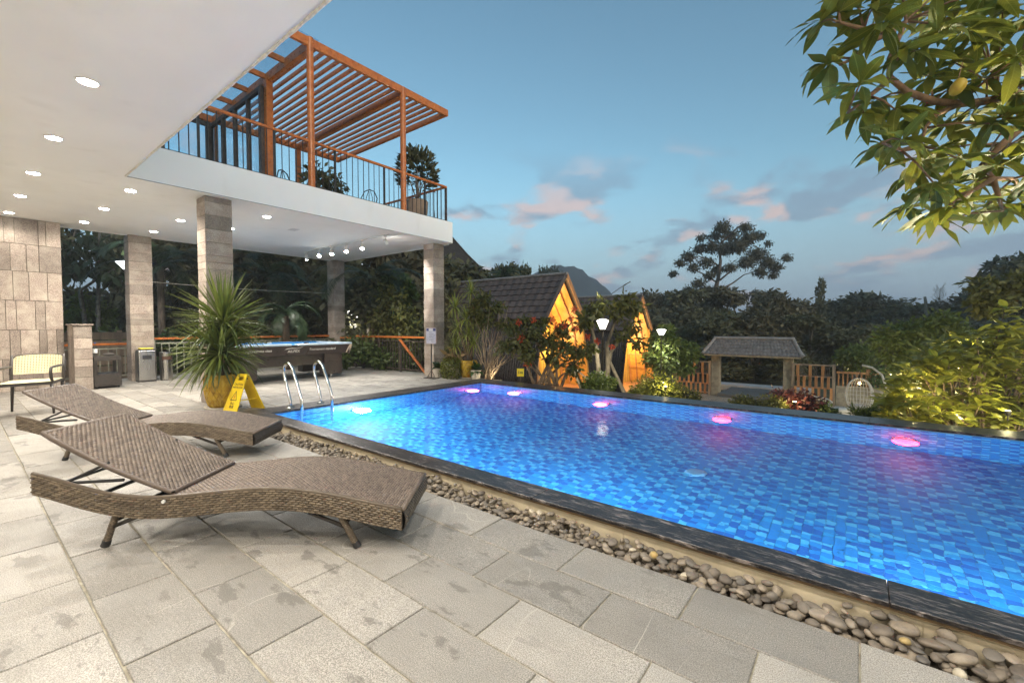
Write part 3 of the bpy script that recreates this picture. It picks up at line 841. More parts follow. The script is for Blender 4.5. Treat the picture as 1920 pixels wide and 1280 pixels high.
# ================================================================== wicker sun loungers
def mat_wicker(name, c1, c2, c3):
    g = NT(name)
    t = g.tone()
    col = g.mix(t, c1, c2)
    col = g.mix(g.rng(g.noise(g.pos((9, 9, 9)), 2, 3), .45, .75, 0, .5), col, c3)
    fib = g.noise(g.pos((1, 1, 1)), 260, 2)
    return g.out(g.bsdf(col, g.rng(fib, .3, .7, .36, .52), 0, g.bump(fib, .25, .001)))
WICK = mat_wicker('brown_wicker', (.102, .073, .056), (.22, .168, .13), (.175, .137, .107))
WICKS = mat_wicker('brown_wicker_side', (.09, .065, .043), (.225, .172, .115), (.155, .12, .082))
WICKD = mat_wicker('dark_wicker', (.022, .017, .013), (.06, .045, .035), (.04, .03, .025))
def weave(name, fn, lu, lv, su, sv, mat, amp=.004, seed=1):
    """real woven stitches: fn(u, v) -> (point, normal); su, sv = stitch size in metres"""
    rr = np.random.RandomState(seed)
    nu, nv = max(2, int(lu/su)), max(2, int(lv/sv))
    V, F, T = [], [], []
    us = (0, .14, .5, .86, 1); hs = (-1.0, .55, 1.0, .55, -1.0); vs_ = (.03, .32, .68, .97); hv = (-.6, .9, .9, -.6)
    for j in range(nv):
        off = .5 if j % 2 else 0
        for i in range(-1 if off else 0, nu):
            u0, u1 = (i+off)/nu, (i+1+off)/nu
            if u1 <= .001 or u0 >= .999: continue
            b = len(V); jit = rr.uniform(-.0006, .0006)
            for q in range(4):
                v = (j + vs_[q])/nv
                for p in range(5):
                    u = min(1, max(0, u0 + (u1-u0)*us[p])); P, N = fn(u, v)
                    hgt = amp*(hs[p] if hv[q] > 0 else min(hs[p], 0)*.5 - .55) + jit
                    V.append((P[0]+N[0]*hgt, P[1]+N[1]*hgt, P[2]+N[2]*hgt))
            tn = rr.rand()
            for q in range(3):
                for p in range(4):
                    F.append((b+q*5+p, b+q*5+p+1, b+(q+1)*5+p+1, b+(q+1)*5+p)); T.append(tn)
    return arr_mesh(name, V, F, mat, T, smooth=True)
def make_lounger(label):
    t = thing('sun_lounger', label, 'sun lounger', group='wicker sun loungers by the pool')
    S = np.array([-.36, -.11, .09, .34, .53, .71, .89, 1.08, 1.26, 1.44, 1.64])
    Zt = np.array([.405, .332, .292, .278, .29, .315, .328, .318, .292, .26, .218])
    cs = np.polyfit(S, Zt, 6)
    top = lambda s: float(np.polyval(cs, s)); W = .585; TH = .112
    s0, s1 = -.36, 1.64
    def slope(s): d = (top(s+.01)-top(s-.01))/.02; n = sqrt(1+d*d); return (-d/n, 1/n)
    # side rails: core strip plus woven skin
    for y, ny in ((0.0, -1), (W, 1)):
        m = MB(); n = 40
        for i in range(n):
            a, b = s0+(s1-s0)*i/n, s0+(s1-s0)*(i+1)/n
            y0, y1 = (y+.003, y+.024) if ny < 0 else (y-.024, y-.003)
            za, zb = top(a), top(b)
            m.add([(a,y0,za-TH),(b,y0,zb-TH),(b,y1,zb-TH),(a,y1,za-TH),(a,y0,za),(b,y0,zb),(b,y1,zb),(a,y1,za)],
                  [(0,3,2,1),(4,5,6,7),(0,1,5,4),(2,3,7,6)] + ([(3,0,4,7)] if i == 0 else []) + ([(1,2,6,5)] if i == n-1 else []))
        rail = m.build('side_rail', WICKS, t)
        fn = lambda u, v, y=y, ny=ny: ((s0+(s1-s0)*u, y, top(s0+(s1-s0)*u)-TH*(1-v)), (0, ny, 0))
        link('rail_weave', weave('rail_weave', fn, 2.02, TH, .036, .0118, WICKS, .0042, 3), rail)
        # wrapped top edge
        pts = [(s0+(s1-s0)*i/60, y + (.012 if ny < 0 else -.012), top(s0+(s1-s0)*i/60)+.001) for i in range(61)]
        m = MB(); m.tube(pts, .0125, 8); m.build('edge_binding', WICKS, rail, smooth=True)
    # inner faces at the open head end
    fn = lambda u, v: ((s0+.04+.66*u, W-.026, top(s0+.04+.66*u)-TH*(1-v)), (0, -1, 0))
    link('inner_weave', weave('inner_weave', fn, .66, TH, .03, .0125, WICKD, .003, 9), t)
    # seat
    a0 = .37
    def seat(u, v):
        s = a0+(s1-a0)*v; n = slope(s); yy = .012+(W-.024)*u
        return (s, yy, top(s)+.006), (n[0], 0, n[1])
    seat_o = link('seat', weave('seat', seat, W-.024, 1.3, .0245, .0138, WICK, .0042, 5), t)
    m = MB(); n = 30
    for i in range(n):
        a, b = a0+(s1-a0)*i/n, a0+(s1-a0)*(i+1)/n
        m.add([(a,.013,top(a)-.002),(b,.013,top(b)-.002),(b,W-.013,top(b)-.002),(a,W-.013,top(a)-.002)], [(0,1,2,3)])
    m.build('seat_core', WICKD, seat_o)
    # rounded foot end
    def foot(u, v):
        bl = .018*sin(pi*v); return (s1+bl+.004, .006+(W-.012)*u, top(s1)-TH*(1-v)), (1, 0, 0)
    fo = link('foot_panel', weave('foot_panel', foot, W, TH, .030, .0140, WICKD, .003, 6), t)
    m = MB(); m.box(s1-.012, s1+.002, .004, W-.004, top(s1)-TH+.002, top(s1)-.002); m.build('foot_core', WICKD, fo)
    m = MB(); m.tube([(s1+.004, .004, top(s1)), (s1+.004, W-.004, top(s1))], .011, 8); m.build('edge_binding', WICK, fo, smooth=True)
    # raised back panel, slightly dished
    h0, h1 = (.385, .305), (-.32, .625)
    def back(u, v, lift=0):
        s = h0[0]+(h1[0]-h0[0])*v; z = h0[1]+(h1[1]-h0[1])*v - .022*sin(pi*v)
        dz = (h1[1]-h0[1])/(h1[0]-h0[0]); nn = sqrt(1+dz*dz); n = (-dz/nn, 0, 1/nn)
        return (s+n[0]*lift, .035+(W-.07)*u, z+n[2]*lift), n
    bk = link('backrest', weave('backrest', back, W-.07, .79, .027, .0158, WICK, .0048, 7), t)
    m = MB(); n = 12
    for i in range(n):
        va, vb = i/n, (i+1)/n
        c = [back(0,va,-.004)[0], back(1,va,-.004)[0], back(1,vb,-.004)[0], back(0,vb,-.004)[0]]
        d = [back(0,va,-.022)[0], back(1,va,-.022)[0], back(1,vb,-.022)[0], back(0,vb,-.022)[0]]
        m.add(c+d, [(0,1,2,3),(7,6,5,4)])
    m.build('backrest_core', WICKD, bk)
    per = [back(0, i/14, -.008)[0] for i in range(15)] + [back(1, 1-i/14, -.008)[0] for i in range(15)]
    m = MB(); m.tube(per + [per[0]], .0135, 8, cap=False); m.build('edge_binding', WICK, bk, smooth=True)
    # hinge bolts
    for y in (-.004, W+.004):
        m = MB(); m.tube([(.36, y-.004, .262), (.36, y+.004, .262)], .0095, 12); m.build('bolt', WHITEP, t)
    # support bars under the back
    m = MB()
    m.tube([(-.25, .05, .34), (.10, .05, .36)], .009, 6); m.tube([(-.25, W-.05, .34), (.10, W-.05, .36)], .009, 6)
    m.tube([(-.22, .05, .345), (.02, .05, .455)], .008, 6); m.tube([(-.22, W-.05, .345), (.02, W-.05, .455)], .008, 6)
    m.tube([(-.06, .03, .27), (-.06, W-.03, .27)], .012, 6); m.tube([(.20, .03, .235), (.20, W-.03, .235)], .012, 6)
    m.tube([(-.24, .05, .342), (-.24, W-.05, .342)], .009, 6)
    m.build('support_frame', BLACK, t)
    # legs: wrapped posts with black caps, joined by a cross bar
    for s, st in ((0.0, .075), (1.39, 1.30)):
        for y in (.035, W-.035):
            a, b = Vector((st, y, .195 if s < 1 else .17)), Vector((s, y, .0)); d = b-a
            fn = lambda u, v, a=a, d=d: (tuple(a + d*(.0+.84*v) + Vector((cos(2*pi*u)*.0185, sin(2*pi*u)*.0185, 0))), (cos(2*pi*u), sin(2*pi*u), 0))
            m = MB(); m.tube([a, a+d*.86], .0175, 10)
            lg = m.build('leg', WICKS, t)
            link('leg_wrap', weave('leg_wrap', fn, .117, .18, .117, .0095, WICKS, .003, 8), lg)
            m = MB(); m.tube([a+d*.83, a+d*.995], [.0205, .022], 12); m.build('foot_cap', BLACK, lg)
        m = MB(); z = .14; k = (st+(s-st)*.3)
        m.tube([(k, .035, z), (k, W-.035, z)], .013, 8); m.build('cross_bar', WICKD, t, smooth=True)
        for y in (.035, W-.035):
            m = MB(); m.tube([(st+(s-st)*.45, y, .105), (st+(.2 if s < 1 else -.2), y, .2)], .011, 8); m.build('leg_brace', WICKD, t, smooth=True)
    return t
L1 = make_lounger('brown wicker sun lounger nearest the camera, foot end by the pebbles')
L1.location = (-3.20, .46, 0); L1.rotation_euler = (0, 0, radians(37.7))
L2 = copy_tree(L1); L2['label'] = 'brown wicker sun lounger behind the nearest one, beside the wet floor sign'
L2.location = (-5.56, .57, 0); L2.rotation_euler = (0, 0, radians(42.6)); 

# ================================================================== pebbles between patio and kerb
def pebbles():
    rr = random.Random(21)
    def peb(seed):
        r2 = random.Random(seed); bm = bmesh.new(); bmesh.ops.create_icosphere(bm, subdivisions=2, radius=1)
        ph = [r2.uniform(0, 6) for _ in range(6)]
        for v in bm.verts:
            p = v.co.copy()
            k = 1 + .10*sin(2.1*p.x+ph[0]) + .10*sin(2.4*p.y+ph[1]) + .07*sin(3.1*p.z+ph[2]+p.x*1.7)
            v.co = p*k; v.co.x *= 1 + .08*p.y
        for f in bm.faces: f.smooth = True
        return bm
    g = NT('river_pebble'); p = g.pos()
    r = g.n('ShaderNodeValToRGB'); g.t.links.new(g.orand(), r.inputs[0]); e = r.color_ramp
    e.elements[0].position = 0; e.elements[0].color = (.12, .10, .08, 1); e.elements[1].position = 1; e.elements[1].color = (.40, .33, .25, 1)
    for a, c in ((.35, (.22, .18, .135, 1)), (.6, (.165, .15, .13, 1)), (.8, (.30, .245, .18, 1))):
        x = e.elements.new(a); x.color = c
    col = g.mix(g.rng(g.noise(p, 28, 4, .65), .35, .7, 0, .55), r.outputs[0], (.12, .10, .085))
    PEB = g.out(g.bsdf(col, g.rng(g.noise(p, 9, 2), .3, .7, .42, .7), 0, g.bump(g.noise(p, 160, 3), .25, .002)))
    g = NT('river_pebble_mass'); p = g.pos()
    r = g.n('ShaderNodeValToRGB'); g.t.links.new(g.tone(), r.inputs[0]); e = r.color_ramp
    e.elements[0].color = (.14, .115, .088, 1); e.elements[1].color = (.38, .31, .22, 1)
    x = e.elements.new(.5); x.color = (.22, .185, .14, 1)
    col = g.mix(g.rng(g.noise(p, 28, 4, .65), .35, .7, 0, .55), r.outputs[0], (.12, .10, .085))
    PEBM = g.out(g.bsdf(col, .6))
    YEL = plain('yellow_pebble', (.50, .36, .13), (.42, .31, .14), 25, .5)
    PALE = plain('pale_pebble', (.58, .51, .38), (.48, .42, .32), 25, .5)
    protos = [peb(s) for s in range(10)]
    def mk(bm, mat):
        me = bpy.data.meshes.new('pebble'); bm.to_mesh(me); me.materials.append(mat); return me
    ms = [mk(b, PEB) for b in protos]; my = [mk(b, YEL) for b in protos[:4]]; mp = [mk(b, PALE) for b in protos[:4]]
    # bed of the channel
    b = MB(); b.box(-5.5, 4.2, 2.109, 2.311, -.16, -.075); o = b.build('pebble_channel', SOIL); tag(o, kind='structure')
    items = []
    x = -5.35
    for layer in range(3):
        x = -5.35
        while x < 1.6:
            bigx = .0 if x < -1.2 else min(1, (x+1.2)/1.4)
            sz = rr.uniform(.015, .026)*(1+.55*bigx*rr.random())
            for yy in range(rr.choice((3, 4) if layer < 2 else (2, 3))):
                sx = sz*rr.uniform(.85, 1.35); sy = sz*rr.uniform(.65, 1.0); sz_ = sz*rr.uniform(.42, .75)
                y = 2.125 + (yy+rr.random())*.175/(4 if layer < 2 else 3)
                zc = -.062 + layer*.026 + (y-2.12)*.26 + rr.uniform(-.005, .005)
                if layer == 2: zc -= .006
                items.append((x+rr.uniform(-.02, .02), y, zc, sx, sy, sz_, rr.uniform(0, pi), rr.uniform(-.35, .35), rr.uniform(-.35, .35), layer))
            x += sz*1.75
    # a few conspicuous large stones near the lower right corner, as in the view
    big = [(.165, 2.263, .028, .052, .036, .024, .3, 'largest brown pebble leaning on the kerb at the lower right'),
           (.095, 2.215, .012, .042, .036, .020, 1.0, 'flat tan triangular pebble below the largest one at the lower right'),
           (.24, 2.235, .012, .048, .030, .020, .1, 'long pale tan pebble right of the largest one'),
           (-.10, 2.19, .010, .050, .030, .022, .5, 'dark grey oval pebble pair stone left of the big ones'),
           (-.055, 2.172, .010, .046, .032, .020, -.4, 'grey flat pebble touching the dark oval one'),
           (.32, 2.21, .010, .05, .026, .02, .4, 'long dark pebble at the lower right end'),
           (.30, 2.262, .018, .052, .024, .018, -.1, 'flat brown pebble against the kerb at the right end'),
           (-.52, 2.232, .016, .030, .028, .022, .2, 'round pinkish tan pebble sitting proud in the middle of the strip'),
           (-.47, 2.213, .014, .032, .026, .018, -.5, 'dark slate pebble next to the round pinkish one')]
    def keep(it):
        for B in big:
            if abs(it[0]-B[0]) < B[3]*.8 and abs(it[1]-B[1]) < B[4]*.7 and it[9] == 2: return False
        return True
    items = [it for it in items if keep(it)]
    def size(it):
        z = seen((it[0], it[1], 0)); return (it[3]*(1.6 if it[9] == 2 else 1.0 if it[9] == 1 else .3))/(z or 99)
    items.sort(key=size, reverse=True)
    V, F, T = [], [], []
    LAB = {'p': ('small grey-brown river pebble in the strip beside the pool', 'river pebbles along the pool kerb'),
           'y': ('small yellow pebble among the grey-brown ones beside the pool', 'yellow pebbles along the pool kerb'),
           'w': ('small pale cream pebble among the grey-brown ones beside the pool', 'cream pebbles along the pool kerb')}
    for k, it in enumerate(items):
        if k < 285:
            kd = rr.random(); ty = 'y' if kd < .035 and it[9] == 2 else 'w' if kd < .075 and it[9] == 2 else 'p'
            me = rr.choice({'p': ms, 'y': my, 'w': mp}[ty])
            if ty != 'p': it = it[:3] + tuple(min(.02, v) for v in it[3:6]) + it[6:]
            o = link('pebble', me, None, it[:3], (it[7], it[8], it[6]), it[3:6]); tag(o, LAB[ty][0], 'pebble', LAB[ty][1])
        else:
            bm = rr.choice(protos); bm.verts.index_update()
            Mx = Matrix.LocRotScale(Vector(it[:3]), Euler((it[7], it[8], it[6])), Vector(it[3:6]))
            n = len(V); V.extend(tuple(Mx @ v.co) for v in bm.verts); tn = rr.random()
            for f in bm.faces: F.append(tuple(n+v.index for v in f.verts)); T.append(tn)
    o = link('pebble_bed', arr_mesh('pebble_bed', V, F, PEBM, T, smooth=True)); tag(o, 'bed of small river pebbles filling the strip beside the pool', 'pebbles', kind='stuff')
    for i, B in enumerate(big):
        o = link('pebble', ms[i], None, B[:3], (rr.uniform(-.2, .2)-.15, rr.uniform(-.15, .15), B[6]), B[3:6])
        tag(o, B[7], 'pebble', 'river pebbles along the pool kerb')
pebbles()

# ================================================================== leaves
def blade(L, W, arch, fold=.25, n=6, tip=.02, base=.45, curl=0.0):
    """strap leaf along +X, drooping by arch radians, folded along the midrib"""
    V, F = [], []; x = z = 0.0; a = 0.0
    for i in range(n+1):
        t = i/n; w = W/2*(base + (1-base)*min(1, t/.3)) * (1 - max(0, (t-.35)/.65)**1.6*(1-tip))
        V += [(x, -w, z+w*fold), (x, 0, z), (x, w, z+w*fold)]
        a = -arch*((i+.5)/n)**1.25
        x += cos(a)*L/n; z += sin(a)*L/n
    for i in range(n):
        b = i*3; F += [(b, b+1, b+4, b+3), (b+1, b+2, b+5, b+4)]
    return V, F
def oval(L, W, arch, fold=.18, n=7, wav=.0, pet=.07):
    """oval leaf along +X with pointed tip and short stalk"""
    V, F = [], []; x = z = 0.0
    for i in range(n+1):
        t = i/n
        w = W*.5*max(0.05 if t < .99 else .01, sin(pi*min(1, max(0, (t-pet)/(1-pet)))**.8)**.85 if t > pet else .05)
        zz = wav*sin(9*t)*w
        V += [(x, -w, z+w*fold+zz), (x, 0, z), (x, w, z+w*fold-zz)]
        a = -arch*((i+.5)/n); x += cos(a)*L/n; z += sin(a)*L/n
    for i in range(n):
        b = i*3; F += [(b, b+1, b+4, b+3), (b+1, b+2, b+5, b+4)]
    return V, F
def rotdir(d, roll=0.0):
    """rotation taking +X to direction d with +Z kept as up as possible"""
    d = Vector(d).normalized(); up = Vector((0, 0, 1))
    if abs(d.z) > .97: up = Vector((1, 0, 0)) if d.z > 0 else Vector((-1, 0, 0))
    y = up.cross(d).normalized(); z = d.cross(y)
    M_ = Matrix((d, y, z)).transposed()
    return M_ @ Matrix.Rotation(roll, 3, 'X')
def leaf_mesh(VF, mat, name='leaf'): return arr_mesh(name, VF[0], VF[1], mat, smooth=True)
class LeafSet:
    """leaves of one plant: the largest-looking become single objects, the others one joined part"""
    def __init__(s, parent, shapes, mat1, mat2, name='leaf'):
        s.p = parent; s.sh = shapes; s.m1 = mat1; s.m2 = mat2; s.items = []; s.name = name
    def add(s, pos, d, scale=1.0, roll=0.0, k=None): s.items.append((Vector(pos), Vector(d), scale, roll, k if k is not None else rnd.randrange(len(s.sh))))
    def flush(s, limit=300, restname='foliage'):
        base = wloc(s.p)
        def rk(it):
            z = seen(it[0]); return -it[2]/(z or 999)
        s.items.sort(key=rk)
        ms = [leaf_mesh(v, s.m1, s.name) for v in s.sh]
        V, F, T = [], [], []; n0 = 0
        arrs = [(np.array(v), np.array(f)) for v, f in s.sh]
        for i, (p, d, sc_, roll, k) in enumerate(s.items):
            R3 = rotdir(d, roll)
            if i < limit:
                o = link(s.name, ms[k], s.p); o.location = p - base; o.rotation_euler = R3.to_euler(); o.scale = (sc_,)*3
            else:
                a, f = arrs[k]; A = a*sc_ @ np.array(R3.transposed()) + np.array(p-base)
                V.append(A); F.append(f+n0); n0 += len(a); T.append(np.full(len(f), rnd.random()))
        if V:
            o = link(restname, arr_mesh(restname, np.concatenate(V), np.concatenate(F), s.m2, np.concatenate(T), smooth=True), s.p)
            o['kind'] = 'stuff'
def sphdir(rr, lo=-1.0, hi=1.0):
    z = rr.uniform(lo, hi); a = rr.uniform(0, 2*pi); r = sqrt(max(0, 1-z*z)); return Vector((r*cos(a), r*sin(a), z))

BARK = plain('brown_bark', (.20, .135, .085), (.11, .075, .05), 12, .85, bump=.8, bscale=30, stretch=(1, 1, .4))
BARKG = plain('grey_bark', (.24, .21, .165), (.13, .11, .09), 12, .85, bump=.8, bscale=30)

# ------------------------------------------------ potted dracaena by the pillar
def yellow_pot(t, R=.235, H=.50):
    """glazed pot with raised diamond lattice"""
    g = NT('mustard_glaze_%d' % len(MATS)); p = g.pos(obj=True)
    col = g.mix(g.rng(g.noise(p, 9, 4), .3, .7), (.52, .33, .025), (.30, .165, .018))
    col = g.mix(g.rng(g.noise(g.pos((1, 1, .3), obj=True), 16, 3), .5, .75, 0, .6), col, (.60, .44, .09))
    GL = g.out(g.bsdf(col, .22, 0, g.bump(g.noise(p, 30, 3), .2, .004)))
    prof = [(.62, 0), (.78, .10), (.93, .32), (1.0, .58), (1.0, .82), (.95, .97), (.97, 1.0), (.90, 1.0), (.88, .90)]
    n = 36; m = MB(); m.lathe([(R*r, H*z) for r, z in prof], n, cap=True); m.build('pot', GL, t, smooth=True)
    rib = MB()
    def rad(zf):
        for (r0, z0), (r1, z1) in zip(prof[:6], prof[1:7]):
            if z0 <= zf <= z1: return R*(r0+(r1-r0)*(zf-z0)/(z1-z0))
        return R
    for sgn in (-1, 1):
        for k in range(18):
            pts = []
            for i in range(13):
                zf = .04+.88*i/12; a = 2*pi*k/18 + sgn*zf*1.15; r = rad(zf)+.002; pts.append((r*cos(a), r*sin(a), zf*H))
            rib.tube(pts, .0065, 5)
    rib.build('lattice_relief', GL, t, smooth=True)
    m = MB(); m.lathe([(R*.60, -.0), (R*.98, .004), (R*1.04, .03), (R*.98, .032), (R*.9, .012)], 30); m.build('saucer', plain('clay_saucer_%d' % len(MATS), (.55, .49, .40), (.42, .37, .3), 8, .7), t, smooth=True)
    m = MB(); m.lathe([(R*.88, H*.92), (R*.5, H*.95), (.001, H*.96)], 24, cap=False); m.build('soil', SOIL, t, smooth=True)
DRA1 = leafmat('dracaena_leaf', (.030, .055, .012), (.17, .205, .035), .5, .22, 6, tone=False, tcol=(.25, .30, .05))
DRA2 = leafmat('dracaena_leaf_mass', (.030, .055, .012), (.17, .205, .035), .5, .22, 6, tcol=(.25, .30, .05))
def dracaena():
    t = thing('potted_dracaena', 'large dracaena in a mustard yellow lattice pot before the tall pillar', 'potted plant', (-7.38, 2.46, .0))
    yellow_pot(t)
    b = wloc(t); rr = random.Random(3)
    m = MB(); m.tube([(0, 0, .42), (.01, 0, .75), (.0, .02, 1.18)], [.035, .03, .026], 10); m.tube([(.03, -.04, .42), (.07, -.06, .74)], [.03, .026], 10)
    m.tube([(-.05, .03, .42), (-.10, .04, .70)], [.028, .024], 10)
    m.build('stem', BARK, t, smooth=True)
    LS = LeafSet(t, [blade(.74, .040, a, .35) for a in (.12, .3, .55, .85, 1.25, 1.7)], DRA1, DRA2)
    def head(c, n, lo, hi, L):
        for i in range(n):
            u = (i+.5)/n; el = hi + (lo-hi)*u**.8 + rr.uniform(-.12, .12); a = i*2.39996 + rr.uniform(-.2, .2)
            d = Vector((cos(a)*cos(el), sin(a)*cos(el), sin(el)))
            k = min(5, max(0, int((1.3-el)*2.0 + rr.uniform(-.6, .8))))
            LS.add(b + Vector(c) + Vector((cos(a), sin(a), 0))*.02 + Vector((0, 0, .12*(1-u))), d, L*rr.uniform(.8, 1.1), rr.uniform(-.5, .5), k)
    head((0, .02, 1.20), 170, -.6, 1.45, 1.0)
    head((.08, -.06, .76), 150, -.6, 1.25, .95)
    head((-.12, .04, .74), 140, -.6, 1.2, .95)
    LS.flush(300)
dracaena()

# ================================================================== wet floor sign
def wet_sign():
    t = thing('wet_floor_sign', 'yellow folding wet floor sign beside the mustard pot', 'sign', (-6.9, 2.56, 0), radians(15))
    YS = plain('yellow_sign_plastic', (.80, .56, .015), (.70, .46, .012), 7, .4)
    INK = plain('sign_black_print', (.03, .025, .015), (.05, .04, .02), 30, .6); RED = plain('sign_red_print', (.45, .09, .02), (.4, .08, .02), 30, .6)
    H, W = .52, .17
    # leaf leaning towards -Y (face to camera left) and leaf towards +Y
    for sgn, nm in ((-1, 'front_board'), (1, 'rear_board')):
        p = MB()
        bot, top_ = Vector((0, sgn*.215, 0)), Vector((0, sgn*.012, H))
        d = top_-bot; ax = Vector((1, 0, 0)); nn = ax.cross(d).normalized()*(-1 if sgn > 0 else 1)
        def P(u, v, q): return bot + d*v + ax*u + nn*q
        # outline with a hand hole
        def strip(u0a, u1a, va, u0b, u1b, vb):
            p.add([P(u0a, va, -.006), P(u1a, va, -.006), P(u1b, vb, -.006), P(u0b, vb, -.006), P(u0a, va, .006), P(u1a, va, .006), P(u1b, vb, .006), P(u0b, vb, .006)],
                  [(0,3,2,1),(4,5,6,7),(0,1,5,4),(1,2,6,5),(2,3,7,6),(3,0,4,7)])
        strip(-.145, .145, 0, -.105, .105, .84)
        strip(-.105, -.05, .84, -.10, -.05, .94); strip(.05, .105, .84, .05, .10, .94); strip(-.10, .10, .94, -.095, .095, 1.0)
        bd = p.build(nm, YS, t)
        if sgn < 0:
            zx = nn if nn.y < 0 else -nn
            R3 = Matrix((ax, d.normalized(), zx)).transposed()
            for txt, sz, v, mt in (('CAUTION', .040, .73, INK), ('WET FLOOR', .036, .645, INK), ('小心', .045, .235, INK), ('地滑', .045, .15, INK)):
                o = link('lettering', text_mesh(txt, sz, mt, .0006, .0004), bd); o.location = P(0, v, 0) + zx*.0068; o.rotation_euler = R3.to_euler()
            q = MB(); A = [(-.066, .315), (.066, .315), (0, .57)]; B = [(-.050, .334), (.050, .334), (0, .53)]
            pts = [P(u, v, 0)+zx*.0072 for u, v in A+B]
            q.add(pts, [(0, 1, 4, 3), (1, 2, 5, 4), (2, 0, 3, 5)]); q.build('warning_triangle', INK, bd)
            q = MB(); f = lambda u, v: P(u, v, 0)+zx*.0074
            for a, b_, w in (((0, .45), (.004, .40), .010), ((.004, .40), (-.016, .35), .007), ((.004, .40), (.022, .36), .007), ((0, .44), (-.016, .41), .006), ((0, .44), (.016, .425), .006)):
                A_, B_ = f(*a), f(*b_); dd = (B_-A_).normalized(); s_ = zx.cross(dd)*w/2; q.add([A_-s_, A_+s_, B_+s_, B_-s_], [(0, 1, 2, 3)])
            c = f(.002, .47); q.add([c + ax*.008*cos(k*pi/4) + d.normalized()*.008*sin(k*pi/4) for k in range(8)], [tuple(range(8))])
            q.build('slipping_figure', RED, bd)
    m = MB(); m.tube([(-.09, 0, H-.005), (.09, 0, H-.005)], .011, 10); m.build('hinge', YS, t)
    m = MB(); m.bar((.06, -.15, .16), (.06, .15, .16), .006, .012); m.build('spreader', YS, t)
wet_sign()

# ================================================================== pool ladder
def ladder():
    t = thing('pool_ladder', 'pair of polished steel ladder handrails at the pool edge', 'ladder', (-5.95, 3.05, .1))
    for y in (2.83, 3.26):
        pts = []
        ctrl = [(-6.07, .09), (-6.07, .16), (-6.10, .24), (-6.22, .48), (-6.25, .58), (-6.22, .66), (-6.13, .695), (-6.03, .66), (-5.97, .58), (-5.80, .30), (-5.77, .20), (-5.765, .05), (-5.765, -.75)]
        C_ = [Vector((x, y, z)) for x, z in ctrl]
        for i in range(len(C_)-1):
            p0, p1, p2, p3 = C_[max(0, i-1)], C_[i], C_[i+1], C_[min(len(C_)-1, i+2)]
            for k in range(6):
                s = k/6; pts.append(.5*((2*p1) + (p2-p0)*s + (2*p0-5*p1+4*p2-p3)*s*s + (3*p1-p0-3*p2+p3)*s**3))
        pts.append(C_[-1])
        m = MB(); m.tube(pts, .0195, 14); m.build('handrail', STEEL, t, w=True, smooth=True)
        m = MB(); m.lathe([(.05, 0), (.05, .004), (.035, .012), (.021, .016)], 20, (-6.07, y, .1005)); m.build('flange', STEEL, t, w=True, smooth=True)
    for z in (-.12, -.4, -.66):
        m = MB(); m.box(-5.80, -5.73, 2.845, 3.245, z-.012, z+.012); m.build('tread', STEEL, t, w=True, bevel=.004)
ladder()

